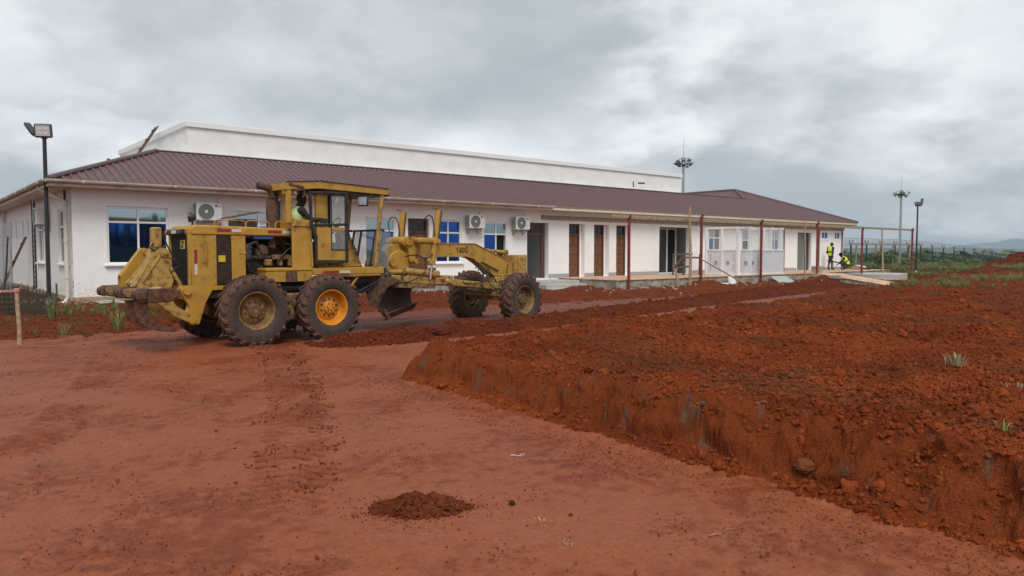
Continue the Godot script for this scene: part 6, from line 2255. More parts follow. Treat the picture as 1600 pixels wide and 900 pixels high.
func lump(at: Vector3, size: Vector3, sd: int, label: String, col := Color(.23, .062, .026)):
	var nz := noise(1.1, 4, FastNoiseLite.TYPE_CELLULAR, sd)
	nz.cellular_return_type = FastNoiseLite.RETURN_DISTANCE
	var nz2 := noise(3.0, 4, FastNoiseLite.TYPE_SIMPLEX_SMOOTH, sd)
	var m := MB.new()
	m.col = col
	var rows := 14
	var seg := 22
	var grid := []
	for j in rows + 1:
		var row := []
		for i in seg + 1:
			var t := PI * j / rows
			var a := TAU * (i % seg) / seg
			var d := Vector3(sin(t) * cos(a), cos(t), sin(t) * sin(a))
			row.append(d * size * (0.85 - 0.35 * nz.get_noise_3dv(d * 1.3) * 0.8 + nz2.get_noise_3dv(d * 1.6) * 0.16))
		grid.append(row)
	for j in rows:
		for i in seg:
			if j > 0: m.tri(grid[j][i], grid[j][i + 1], grid[j + 1][i + 1])
			if j < rows - 1: m.tri(grid[j][i], grid[j + 1][i + 1], grid[j + 1][i])
	var o := put("soil_clod", m, M.clod_soil)
	o.position = at + Vector3(0, size.y * 0.42, 0)
	tag(o, label, "clod", "large soil clods")

func heap(called: String, at: Vector3, rx: float, rz: float, h: float, sd: int, label: String, col: Color, turn := 0.0):
	var nz := noise(1.5 / maxf(rx, 0.3), 2, FastNoiseLite.TYPE_SIMPLEX_SMOOTH, sd)
	var cell := noise(9.0 if rx < 1.0 else 2.4, 3, FastNoiseLite.TYPE_CELLULAR, sd)
	cell.cellular_return_type = FastNoiseLite.RETURN_DISTANCE
	var m := MB.new()
	var rows := 44
	var seg := 96
	var pts := []
	var cl := []
	for j in rows + 1:
		var row := []
		var crow := []
		for i in seg + 1:
			var a := TAU * (i % seg) / seg
			var t := float(j) / rows
			var x := cos(a) * t * rx
			var z := sin(a) * t * rz
			var edge := 1.0 + 0.35 * nz.get_noise_2d(cos(a) * rx * 2.0, sin(a) * rx * 2.0)
			x *= edge; z *= edge
			var prof := pow(maxf(0.0, 1.0 - t), 0.8) * (1.0 + 0.5 * nz.get_noise_2d(x * 1.5, z * 1.5))
			var y := h * prof - (cell.get_noise_2d(x, z) + 0.5) * h * 0.34 * (1.0 - t * t) - t * t * 0.012
			var w := Basis(Vector3.UP, turn) * Vector3(x, 0, z) + at
			row.append(Vector3(x, gy(w.x, w.z) - at.y + maxf(y, -0.01) - 0.006, z))
			var v := 0.8 + 0.5 * nz.get_noise_2d(x * 6.0, z * 6.0)
			crow.append(Color(col.r * v, col.g * v, col.b * v))
		pts.append(row); cl.append(crow)
	for j in rows:
		for i in seg:
			m.col = cl[j][i]
			if j > 0: m.tri(pts[j][i], pts[j][i + 1], pts[j + 1][i + 1])
			m.tri(pts[j][i], pts[j + 1][i + 1], pts[j + 1][i])
	var o := put(called, m, M.clod_soil)
	o.position = at
	o.rotation.y = turn
	tag(o, label, "soil heap", "heaps of red earth")
	return o

func rubble():
	# broken block and scrap at the foot of the veranda and the building corner
	var shapes := [rock_mesh(11, 0.6), rock_mesh(12, 0.5), rock_mesh(13, 0.7)]
	var xf := [[], [], []]
	var cs := [[], [], []]
	for i in 900:
		var t := rng.randf_range(5.5, 37.0)
		var w := 0.95 + absf(rng.randfn(0.0, 0.9)) if t < 16.5 else 3.5 + absf(rng.randfn(0.0, 0.6))
		if i < 150:
			t = rng.randf_range(18.0, 21.5); w = 3.6 + absf(rng.randfn(0.0, 0.35))
		elif i < 270:
			t = rng.randf_range(27.0, 32.5); w = 3.6 + absf(rng.randfn(0.0, 0.35))
		elif i < 420:
			t = rng.randf_range(-1.6, 0.4); w = rng.randf_range(-3.0, 0.6) if t < -0.3 else rng.randf_range(0.2, 0.7)
		var p := bw(t, 0, w)
		var s := 0.012 + 0.045 * pow(rng.randf(), 2.2)
		var k := rng.randi() % 3
		var y := gy(p.x, p.z)
		xf[k].append(Transform3D(Basis(Vector3(rng.randf() - 0.5, rng.randf(), rng.randf() - 0.5).normalized(), rng.randf() * TAU).scaled(Vector3.ONE * s), Vector3(p.x, y + s * 0.3, p.z)))
		var c: Color = [Color(.50, .42, .35), Color(.36, .2, .14), Color(.62, .58, .54), Color(.3, .13, .08)][rng.randi() % 4]
		cs[k].append(c)
	for k in 3: scatter("rubble_bits", shapes[k], M.clod_soil, xf[k], cs[k])

func mud_splashes():
	# specks of red mud thrown up on the foot of the white walls
	var m := MB.new()
	m.box(Vector3.ZERO, Vector3(1, 1, 0.12), 0.05)
	var mesh := m.mesh()
	var xf := []
	var cs := []
	for i in 5200:
		var h := absf(rng.randfn()) * 0.17
		var s := 0.003 + 0.013 * pow(rng.randf(), 3.0)
		var tall := s * rng.randf_range(0.8, 2.2)
		var p: Vector3
		var turn := BTURN
		if i % 3 == 0:
			p = bw(-0.004, 0.46 + h * 1.4, -rng.randf_range(0.1, 7.0))
			turn = BTURN - PI / 2
		elif i % 3 == 1: p = bw(rng.randf_range(0.05, 8.0), 0.46 + h, 0.004)
		else:
			p = bw(rng.randf_range(18.4, 39.0), FLOOR + 0.02 + h, 0.014)
		xf.append(Transform3D(Basis(Vector3.UP, turn) * Basis(Vector3.BACK, rng.randf_range(-0.5, 0.5)).scaled(Vector3(s, tall, 0.01)), p))
		var v := rng.randf_range(0.7, 1.4)
		cs.append(Color(.42 * v, .24 * v, .15 * v))
	scatter("mud_splashes", mesh, M.clod_soil, xf, cs)

func twig(at: Vector3, len: float, turn: float, label: String, m: Material):
	var o := MB.new()
	var pts := []
	for i in 6: pts.append(Vector3(-len / 2 + len * i / 5.0, 0.006 + 0.01 * sin(i * 1.7), 0.02 * sin(i * 1.3)))
	o.tube(pts, 0.0035, 5, 0.002)
	o.tube([pts[3], pts[3] + Vector3(0.04, 0.012, 0.05)], 0.002, 4, 0.001)
	var n := put("twig", o, m)
	n.position = at_ground(at)
	n.rotation.y = turn
	tag(n, label, "twig", "dry twigs on the road")

func build_props():
	# air conditioners on the front wall and one round the corner
	air_conditioner(bw(3.66, 2.70, 0.21), BTURN, "white air conditioner between the two windows behind the grader's hood")
	air_conditioner(bw(14.06, 2.67, 0.21), BTURN, "white air conditioner above the grader's boom, beside the six pane window")
	air_conditioner(bw(16.46, 2.67, 0.21), BTURN, "white air conditioner next to the open grey doorway")
	air_conditioner(bw(-0.21, 2.60, -4.1), BTURN - PI / 2, "air conditioner on the side wall behind the black lamp post")
	# floodlight posts
	var b := bw(-0.62, 0, 0.10)
	b.y = gy(b.x, b.z)
	lamp_post(b, 4.55, [[Vector3(0.03, 0.20, 0.10), Basis(Vector3.UP, 0.15) * Basis(Vector3.RIGHT, 0.12), 1.0], [Vector3(-0.40, 0.24, 0.0), Basis(Vector3.UP, -1.15) * Basis(Vector3.RIGHT, 0.55), 1.0]], "black lamp post with two floodlights at the building's near corner")
	var c := Vector3(28.3, 0, -52.0)
	c.y = gy(c.x, c.z)
	lamp_post(c, 4.75, [[Vector3(0.30, 0.22, 0.1), Basis(Vector3.UP, 0.95) * Basis(Vector3.RIGHT, 0.1), 1.1], [Vector3(-0.05, 0.02, 0.2), Basis(Vector3.UP, 2.6) * Basis(Vector3.RIGHT, 0.6), 1.0]], "distant black lamp post rising behind the last red post")
	mast(Vector3(19.5, 0, -85.0), 12.0, 0.3, "tall grey light mast rising behind the hall's far end")
	mast(Vector3(57.4, -0.6, -110.0), 11.0, 0.9, "tall grey light mast standing beyond the fence in the open")
	# porch posts, beams and props
	var xs := [19.5, 24.45, 29.4, 34.95, 40.2, 47.2]
	var where := ["first red steel post of the porch, in front of the third wooden door", "second red steel post, a leaning pole against it", "third red steel post, in front of the glazed kiosk", "fourth red steel post, near the green open doorway", "fifth red steel post, standing just past the building's end", "last red steel post, standing before the distant lamp"]
	for i in 6: steel_post(xs[i], 3.55, 3.02 if i < 4 else 2.95, where[i])
	var bm := thing("porch_beam", "long weathered timber beam laid across the red post tops", "beam", bw(0, 0, 3.55), BTURN)
	var bl := [[18.6, 24.4], [24.42, 29.35], [29.37, 34.9], [34.92, 40.2], [40.22, 47.6]]
	for q in bl:
		var m := MB.new()
		m.box(Vector3((q[0] + q[1]) / 2, 3.17, -0.10), Vector3(q[1] - q[0], 0.15 if q[0] < 40.0 else 0.12, 0.07), 0.008)
		put("plank", m, M.timber, bm)
	pole("timber_pole", at_ground(bw(23.35, 0, 3.75)), bw(23.35, 3.75, 3.75), 0.065, "upright timber pole taller than the eaves, left of the second red post", M.pole_wood, "timber props")
	pole("timber_pole", at_ground(bw(33.3, 0, 3.75)), bw(33.3, 3.42, 3.75), 0.045, "upright timber pole between the kiosk and the fourth red post", M.pole_wood, "timber props")
	pole("timber_pole", at_ground(bw(42.5, 0, 3.75)), bw(42.5, 3.22, 3.7), 0.05, "upright timber prop under the open end of the beam", M.pole_wood, "timber props")
	pole("timber_pole", at_ground(bw(26.4, 0, 4.7)), bw(24.35, 1.40, 3.66), 0.035, "thin pole leaning against the second red post", M.pole_wood, "timber props")
	pole("timber_pole", at_ground(bw(22.3, 0, 3.9)), bw(22.25, 0.95, 3.85), 0.045, "short stake holding the striped tape by the veranda", M.pole_wood, "timber props")
	kiosk()
	# trestle in the wide entrance
	var t := thing("timber_trestle", "rough timber trestle standing in the wide dark entrance", "trestle", bw(25.9, FLOOR, 0.75), BTURN)
	for q in [[0.1, 0.0], [1.5, 0.0], [0.15, 0.6], [1.45, 0.6]]:
		var m := MB.new()
		m.bar(Vector3(q[0], 0, q[1]), Vector3(q[0] + 0.04, 1.05, q[1]), 0.07, 0.07, 0.006)
		put("leg", m, M.old_timber, t)
	for q in [[0.0, 1.02, 0.0, 1.6, 1.05], [0.0, 0.88, 0.6, 1.6, 0.86], [0.0, 0.35, 0.0, 1.5, 0.42], [0.0, 0.30, 0.0, 0.9, 0.95]]:
		var m := MB.new()
		m.bar(Vector3(q[0], q[1], q[2] + 0.06), Vector3(q[3], q[4], q[2] + 0.06), 0.05, 0.09, 0.006)
		put("brace", m, M.old_timber, t)
	var tp := thing("barrier_tape", "red and white tape hanging between trestle and stake", "tape", bw(23.6, 0, 3.0), BTURN, "striped barrier tapes")
	for i in 10:
		var m := MB.new()
		var a := Vector3(lerpf(2.35, -1.3, i / 10.0), 1.05 - 0.25 * sin(PI * i / 10.0), lerpf(-2.2, 0.9, i / 10.0))
		var e := Vector3(lerpf(2.35, -1.3, (i + 1) / 10.0), 1.05 - 0.25 * sin(PI * (i + 1) / 10.0), lerpf(-2.2, 0.9, (i + 1) / 10.0))
		m.bar(a, e, 0.006, 0.07)
		put("tape_band", m, M.tape_red if i % 2 else M.tape_white, tp)
	# ladders
	ladder(bw(3.15, 5.08, -6.9), BTURN - PI / 2, 1.75, 0.56, "old timber ladder leaning against the tall hall above the roof", 4)
	ladder(bw(-0.95, 0.35, -8.3), BTURN - PI / 2, 2.1, 0.40, "wooden ladder leaning on the mesh fence beside the side wall", 3)
	pole("iron_bar", at_ground(bw(-0.98, 0, -6.9)), bw(-0.8, 2.25, -7.1), 0.03, "dark upright bar beside the ladder by the side wall", M.black_steel)
	side_fence()
	fence()
	# chain of the rain outlet, stake, tape and shade net on the left verge
	var ch := thing("rain_chain", "thin chain hanging from the gutter behind the black lamp post", "chain", bw(-0.60, 0.3, -2.6), BTURN)
	for i in 40:
		var m := MB.new()
		m.box(Vector3(0, 0.04 + i * 0.078, 0), Vector3(0.03 if i % 2 else 0.012, 0.07, 0.012 if i % 2 else 0.03), 0.004)
		put("link", m, M.galvanised, ch)
	var sp := at_ground(Vector3(-9.18, 0, -13.77))
	var st := thing("wooden_stake", "peeling wooden stake with striped tape on the left verge", "stake", sp)
	var sm := MB.new()
	sm.tube([Vector3(0, -0.15, 0), Vector3(0.01, 0.3, 0), Vector3(-0.005, 0.7, 0.01), Vector3(-0.02, 1.04, 0)], 0.042, 8, 0.034)
	put("stem", sm, M.pole_wood, st)
	var kn := MB.new()
	kn.box(Vector3(-0.02, 1.0, 0), Vector3(0.10, 0.09, 0.09), 0.02)
	put("tape_knot", kn, M.tape_red, st)
	var tp2 := thing("barrier_tape", "red and white tape stretched to the wooden stake on the left", "tape", sp, 0.0, "striped barrier tapes")
	for i in 9:
		var m := MB.new()
		m.bar(Vector3(-0.04 - i * 0.3, 1.0 - 0.012 * i, -0.03 * i), Vector3(-0.34 - i * 0.3, 1.0 - 0.012 * (i + 1), -0.03 * (i + 1)), 0.006, 0.04)
		put("tape_band", m, M.tape_white if i % 3 else M.tape_red, tp2)
	var nt := thing("shade_net", "torn dark shade net strung behind the wooden stake", "net", at_ground(Vector3(-11.6, 0, -17.4)), 0.35)
	var nm := MB.new()
	for i in 190:
		var x := -2.6 + i * 0.018
		var top := 0.74 + 0.05 * sin(x * 3.0) - (0.22 * ss(0.0, 0.7, x))
		nm.bar(Vector3(x, 0, 0.05 * sin(x * 4.0)), Vector3(x + rng.randf_range(-0.03, 0.03), top + rng.randf_range(-0.10, 0.02), 0.05 * sin(x * 4.0 + 0.6)), 0.009, 0.009)
	for i in 28: nm.bar(Vector3(-2.6, 0.03 + i * 0.022, 0), Vector3(0.8, 0.02 + i * 0.017, 0.03 * sin(i)), 0.008, 0.008)
	put("net_strands", nm, M.net, nt)
	for x in [-2.5, -0.6, 0.8]:
		var m := MB.new()
		m.cyl(Vector3(x, -0.2, 0.03), Vector3(x, 0.72, 0.03), 0.022, 0.02, 8)
		put("net_post", m, M.bark, nt)
	# manhole cover and blocks by the corner
	var mh := thing("manhole_cover", "grey concrete manhole cover lying by the building's corner", "cover", at_ground(bw(0.75, 0, 0.85)), BTURN)
	var mm := MB.new()
	mm.box(Vector3(0, 0.03, 0), Vector3(0.62, 0.06, 0.6), 0.015)
	put("slab", mm, M.step_concrete, mh)
	var mf := MB.new()
	mf.box(Vector3(0, 0.07, 0), Vector3(0.46, 0.02, 0.44), 0.006)
	put("lid", mf, M.grey_paint, mh)
	var bk := MB.new()
	bk.box(Vector3(0, 0.1, 0), Vector3(0.16, 0.22, 0.2), 0.03)
	var bo := put("concrete_block", bk, M.rubble)
	bo.position = at_ground(bw(1.75, 0, 0.75))
	bo.rotation.y = 0.4
	tag(bo, "small broken concrete block beside the manhole cover", "block")
	# scrap by the veranda
	var sack := MB.new()
	sack.box(Vector3(0, 0.20, 0), Vector3(0.34, 0.42, 0.14), 0.06, Basis(Vector3.BACK, 0.2) * Basis(Vector3.RIGHT, -0.25))
	sack.box(Vector3(-0.05, 0.40, -0.03), Vector3(0.26, 0.10, 0.08), 0.03, Basis(Vector3.BACK, 0.5))
	sack.box(Vector3(-0.35, 0.06, 0.1), Vector3(0.35, 0.10, 0.22), 0.04, Basis(Vector3.UP, 0.5))
	var so := put("cement_sack", sack, M.white_scrap)
	so.position = at_ground(bw(26.6, 0, 3.75))
	tag(so, "crumpled white sack at the foot of the veranda wall", "sack")
	var bd := MB.new()
	bd.box(Vector3.ZERO, Vector3(1.5, 0.03, 0.7), 0.008, Basis(Vector3.RIGHT, 0.5))
	var bdo := put("board", bd, mat("pale_board", lin(.34, .38, .34), 0.8))
	bdo.position = at_ground(bw(31.0, 0, 3.85)) + Vector3(0, 0.2, 0)
	bdo.rotation.y = BTURN
	tag(bdo, "pale green board lying against the veranda below the kiosk", "board")
	var pk := MB.new()
	for i in 6: pk.bar(Vector3(rng.randf_range(-0.2, 0.2), 0, rng.randf_range(-0.1, 0.1)), Vector3(rng.randf_range(-0.25, 0.25), 1.1 - i * 0.1, -0.3), 0.1, 0.02)
	var pko := put("offcut_pile", pk, M.white_scrap)
	pko.position = bw(33.2, FLOOR, 2.2)
	pko.rotation.y = BTURN
	tag(pko, "leaning white offcuts piled beside the kiosk's far end", "offcuts")
	var bg := MB.new()
	bg.ball(Vector3(0, 0.14, 0), Vector3(0.55, 0.16, 0.3), 14, 8)
	bg.ball(Vector3(0.5, 0.12, 0.05), Vector3(0.4, 0.13, 0.28), 14, 8)
	var bgo := put("plastic_sheet", bg, mat("pink_sheet", lin(.60, .42, .38), 0.6))
	bgo.position = bw(45.3, FLOOR, 0.9)
	bgo.rotation.y = BTURN
	tag(bgo, "crumpled pale pink plastic sheet on the slab past the crouching worker", "sheet")
	var lp := MB.new()
	lp.bar(Vector3(-2.0, 0.62, 0), Vector3(2.2, 0.03, 0.6), 0.16, 0.05, 0.008)
	var lpo := put("dark_plank", lp, M.dark_metal)
	lpo.position = bw(42.6, FLOOR, 1.3)
	lpo.rotation.y = BTURN
	tag(lpo, "long dark plank propped in front of the two workers", "plank")
	var blk := MB.new()
	blk.box(Vector3(0, 0.18, 0), Vector3(0.45, 0.36, 0.45), 0.015)
	var blo := put("concrete_block", blk, M.concrete)
	blo.position = bw(36.0, FLOOR, 3.0)
	blo.rotation.y = BTURN
	tag(blo, "square concrete block at the veranda edge past the kiosk", "block")
	# the frame beyond the building's end
	var sh := thing("timber_gantry", "low timber gantry standing by the far fence past the building", "gantry", at_ground(Vector3(30.5, 0, -66.0)), 0.15)
	for x in [0.0, 1.9, 3.6, 5.2]:
		var m := MB.new()
		m.bar(Vector3(x, 0, 0), Vector3(x + 0.1, 2.1, 0), 0.12, 0.12)
		put("leg", m, M.timber, sh)
	var tb := MB.new()
	tb.bar(Vector3(-0.6, 2.16, 0), Vector3(6.6, 2.1, 0), 0.14, 0.14)
	put("top_beam", tb, M.timber, sh)
	# earth
	heap("soil_pile", at_ground(Vector3(-0.62, 0, -4.92)), 0.34, 0.20, 0.105, 5, "small dark pile of crumbled soil on the road in the foreground", Color(.17, .045, .019), 0.1)
	heap("earth_mound", at_ground(Vector3(44.5, 0, -64.0)), 4.2, 3.2, 1.35, 9, "large red earth mound near the fence at the far right", Color(.17, .045, .022), 0.3)
	heap("earth_mound", at_ground(Vector3(27.0, 0, -44.0)), 3.4, 2.0, 0.5, 12, "low red earth mound behind the last red post", Color(.17, .05, .028), 0.3)
	lump(at_ground(Vector3(0.95, 0, -13.3)), Vector3(0.30, 0.20, 0.22), 3, "biggest red clod, lying at the back edge of the cut bank")
	lump(at_ground(Vector3(1.42, 0, -13.45)), Vector3(0.20, 0.13, 0.17), 4, "second red clod, just right of the biggest one")
	lump(at_ground(Vector3(-1.45, 0, -14.6)), Vector3(0.26, 0.16, 0.2), 6, "dark clod on the windrow below the grader's drawbar", Color(.14, .04, .024))
	lump(at_ground(Vector3(2.55, 0, -16.2)), Vector3(0.16, 0.08, 0.10), 7, "small flat pale clod on the windrow", Color(.27, .10, .07))
	lump(at_ground(Vector3(0.0, 0, -4.98)), Vector3(0.022, 0.022, 0.022), 8, "tiny clod right of the soil pile in the foreground", Color(.09, .03, .02))
	lump(at_ground(Vector3(2.15, 0, -5.35)), Vector3(0.09, 0.06, 0.08), 13, "clod lodged in the upper edge of the cut bank", Color(.20, .07, .035))
	twig(Vector3(1.28, 0, -4.45), 0.22, 0.5, "bent dry twig near the foot of the bank", M.timber)
	twig(Vector3(0.33, 0, -4.30), 0.10, 1.9, "short pale straw behind the grass wisp", M.pole_wood)
	twig(Vector3(0.05, 0, -6.2), 0.12, 0.1, "white splinter lying on the packed road", M.white_scrap)
	clods()
	rubble()
	mud_splashes()

# ---------------------------------------------------------------- people

# one continuous skin over tapered bones [a, b, ra, rb, colour], as surface nets on a grid
func skin(m: MB, bones: Array, cell: float, k := 0.05):
	var lo := Vector3.INF
	var hi := -Vector3.INF
	for b in bones:
		var r: float = maxf(b[2], b[3]) + cell * 2.0
		for e in 2:
			lo = lo.min(b[e] - Vector3.ONE * r)
			hi = hi.max(b[e] + Vector3.ONE * r)
	var nx := int((hi.x - lo.x) / cell) + 2
	var ny := int((hi.y - lo.y) / cell) + 2
	var nz := int((hi.z - lo.z) / cell) + 2
	var f := PackedFloat32Array()
	f.resize(nx * ny * nz)
	f.fill(1.0)
	var near := PackedInt32Array()
	near.resize(nx * ny * nz)
	var nd := PackedFloat32Array()
	nd.resize(nx * ny * nz)
	nd.fill(1e9)
	for bi in bones.size():
		var b: Array = bones[bi]
		var A: Vector3 = b[0]
		var B: Vector3 = b[1]
		var ba := B - A
		var l2 := maxf(ba.length_squared(), 1e-9)
		var r: float = maxf(b[2], b[3]) + k + cell * 2.0
		var l0 := (A.min(B) - Vector3.ONE * r - lo) / cell
		var h0 := (A.max(B) + Vector3.ONE * r - lo) / cell
		for z in range(maxi(0, int(l0.z)), mini(nz, int(h0.z) + 2)):
			for y in range(maxi(0, int(l0.y)), mini(ny, int(h0.y) + 2)):
				for x in range(maxi(0, int(l0.x)), mini(nx, int(h0.x) + 2)):
					var p := lo + Vector3(x, y, z) * cell
					var t := clampf((p - A).dot(ba) / l2, 0.0, 1.0)
					var d: float = (p - A - ba * t).length() - lerpf(b[2], b[3], t)
					var i := (z * ny + y) * nx + x
					var o := f[i]
					var h := clampf(0.5 + 0.5 * (o - d) / k, 0.0, 1.0)
					f[i] = lerpf(o, d, h) - k * h * (1.0 - h)
					if d < nd[i]:
						nd[i] = d
						near[i] = bi
	var vid := {}
	var pos := []
	var cl := []
	var off := [Vector3i(0, 0, 0), Vector3i(1, 0, 0), Vector3i(0, 1, 0), Vector3i(1, 1, 0), Vector3i(0, 0, 1), Vector3i(1, 0, 1), Vector3i(0, 1, 1), Vector3i(1, 1, 1)]
	var edges := [[0, 1], [2, 3], [4, 5], [6, 7], [0, 2], [1, 3], [4, 6], [5, 7], [0, 4], [1, 5], [2, 6], [3, 7]]
	for z in nz - 1:
		for y in ny - 1:
			for x in nx - 1:
				var vals := []
				var s := 0
				for o in off:
					var q: float = f[((z + o.z) * ny + y + o.y) * nx + x + o.x]
					vals.append(q)
					if q < 0.0: s += 1
				if s == 0 or s == 8: continue
				var c := Vector3.ZERO
				var n := 0
				for e in edges:
					var a: float = vals[e[0]]
					var b: float = vals[e[1]]
					if (a < 0.0) != (b < 0.0):
						c += Vector3(off[e[0]]).lerp(Vector3(off[e[1]]), a / (a - b))
						n += 1
				vid[(z * ny + y) * nx + x] = pos.size()
				pos.append(lo + (Vector3(x, y, z) + c / n) * cell)
				cl.append(bones[near[(z * ny + y) * nx + x]][4])
	var nor := []
	for i in pos.size(): nor.append(Vector3.ZERO)
	var quads := []
	for z in range(1, nz - 1):
		for y in range(1, ny - 1):
			for x in range(1, nx - 1):
				var i := (z * ny + y) * nx + x
				var a := f[i]
				for ax in 3:
					var j: int = i + [1, nx, nx * ny][ax]
					var b := f[j]
					if (a < 0.0) == (b < 0.0): continue
					var u: int = [nx, nx * ny, 1][ax]
					var w: int = [nx * ny, 1, nx][ax]
					var q := [i, i - u, i - u - w, i - w]
					if not (vid.has(q[0]) and vid.has(q[1]) and vid.has(q[2]) and vid.has(q[3])): continue
					q = q.map(func(e): return vid[e])
					if a > 0.0: q.reverse()
					quads.append(q)
					var nn: Vector3 = (pos[q[2]] - pos[q[0]]).cross(pos[q[3]] - pos[q[1]])
					for e in q: nor[e] += nn
	for q in quads:
		m.col = cl[q[0]]
		m.tn(pos[q[0]], pos[q[1]], pos[q[2]], nor[q[0]], nor[q[1]], nor[q[2]])
		m.tn(pos[q[0]], pos[q[2]], pos[q[3]], nor[q[0]], nor[q[2]], nor[q[3]])

func hand(m: MB, wrist: Vector3, dir: Vector3, side: Vector3, colr: Color):
	m.col = colr
	var palm := wrist + dir * 0.05
	var nrm := dir.cross(side).normalized()
	m.box(palm, Vector3(0.075, 0.09, 0.03), 0.012, Basis(side, dir, nrm))
	for i in 4:
		var b := wrist + dir * 0.09 + side * (-0.028 + 0.019 * i)
		var len: float = [0.06, 0.075, 0.07, 0.055][i]
		m.tube([b, b + dir * len * 0.5 + nrm * 0.008, b + dir * len * 0.85 + nrm * 0.03], 0.009, 5, 0.006)
	var th := wrist + dir * 0.03 - side * 0.035
	m.tube([th, th - side * 0.02 + dir * 0.03, th - side * 0.02 + dir * 0.06 + nrm * 0.012], 0.010, 5, 0.007)

# the head looks along `face`; joints in metres from the feet
func head(m: MB, c: Vector3, face: Vector3, up: Vector3, colr: Color, hair: Color):
	var s := face.cross(up).normalized()
	up = s.cross(face).normalized()
	var b := [[c + up * 0.02 - face * 0.015, c + up * 0.03 + face * 0.01, 0.088, 0.085, colr], [c - up * 0.05 + face * 0.03, c - up * 0.08 + face * 0.045, 0.062, 0.045, colr], [c + face * 0.088 - up * 0.005, c + face * 0.108 - up * 0.03, 0.010, 0.015, colr],
		[c + s * 0.088 - up * 0.01, c + s * 0.092 - up * 0.04, 0.016, 0.012, colr], [c - s * 0.088 - up * 0.01, c - s * 0.092 - up * 0.04, 0.016, 0.012, colr], [c + face * 0.075 - up * 0.065, c + face * 0.078 - up * 0.068, 0.018, 0.018, Color(.10, .035, .028)],
		[c + up * 0.05 - face * 0.03, c + up * 0.055, 0.085, 0.075, hair]]
	skin(m, b, 0.012, 0.02)
	m.col = Color(.02, .015, .012)
	for q in [-1.0, 1.0]: m.ball(c + face * 0.083 + s * 0.034 * q + up * 0.01, Vector3.ONE * 0.012, 6, 4)

func person(label: String, at: Vector3, turn: float, J: Dictionary, C: Dictionary) -> Node3D:
	# J: joints; +x is the way the person faces, +z the right hand
	var o := thing("person", label, "person", at, turn, "")
	var m := MB.new()
	var b := []
	b.append([J.hip, J.waist, 0.135, 0.125, C.leg])
	b.append([J.waist, J.chest, 0.13, 0.155, C.top])
	b.append([J.chest, J.neck, 0.15, 0.06, C.top])
	b.append([J.neck, J.head, 0.055, 0.055, C.skin])
	for s in ["l", "r"]:
		b.append([J.chest.lerp(J["sh_" + s], 0.3), J["sh_" + s], 0.10, 0.075, C.top])
		b.append([J["sh_" + s], J["el_" + s], 0.062, 0.048, C.top])
		b.append([J["el_" + s], J["wr_" + s], 0.047, 0.032, C.arm])
		b.append([J.hip.lerp(J["kn_" + s], 0.15), J["kn_" + s], 0.098, 0.066, C.leg])
		b.append([J["kn_" + s], J["an_" + s], 0.066, 0.045, C.leg])
		b.append([J["an_" + s], J["to_" + s], 0.048, 0.036, C.shoe])
	skin(m, b, 0.026, 0.05)
	head(m, J.head, J.face, J.get("up", Vector3.UP), C.skin, C.hair)
	for s in ["l", "r"]:
		var d: Vector3 = (J["wr_" + s] - J["el_" + s]).normalized()
		var side := d.cross(Vector3(1, 0.2, 0.1)).normalized()
		hand(m, J["wr_" + s], d, side, C.skin)
	put("body", m, M.person, o)
	# vest: a shell over the torso
	var v := MB.new()
	skin(v, [[J.hip.lerp(J.waist, 0.35), J.waist, 0.152, 0.142, Color.WHITE], [J.waist, J.chest, 0.146, 0.172, Color.WHITE], [J.chest, J.chest.lerp(J.neck, 0.55), 0.166, 0.115, Color.WHITE], [J.chest.lerp(J.sh_l, 0.35), J.chest.lerp(J.sh_l, 0.7), 0.105, 0.088, Color.WHITE], [J.chest.lerp(J.sh_r, 0.35), J.chest.lerp(J.sh_r, 0.7), 0.105, 0.088, Color.WHITE]], 0.026, 0.05)
	put("vest", v, M[C.vest], o)
	if C.has("band"):
		var r := MB.new()
		var ax: Vector3 = (J.chest - J.waist).normalized()
		r.x = Transform3D(Basis(ax.cross(Vector3.BACK).normalized(), Vector3.BACK, ax).orthonormalized(), J.waist.lerp(J.chest, 0.25))
		r.lathe(Vector3.ZERO, [Vector2(0.150, -0.03), Vector2(0.170, -0.03), Vector2(0.172, 0.03), Vector2(0.150, 0.03)], 24)
		put("vest_band", r, M[C.band], o)
	if C.has("hat"):
		var h := MB.new()
		var up: Vector3 = J.get("up", Vector3.UP)
		var f: Vector3 = J.face
		var s := f.cross(up).normalized()
		up = s.cross(f).normalized()
		h.x = Transform3D(Basis(f, s, up).orthonormalized(), J.head + up * 0.04)
		h.lathe(Vector3.ZERO, [Vector2(0.150, -0.005), Vector2(0.128, 0.01), Vector2(0.122, 0.05), Vector2(0.095, 0.095), Vector2(0.05, 0.118), Vector2(0.0, 0.124)], 24)
		h.box(Vector3(0.13, 0, -0.004), Vector3(0.09, 0.17, 0.014), 0.005)
		put("hard_hat", h, M[C.hat], o)
	return o

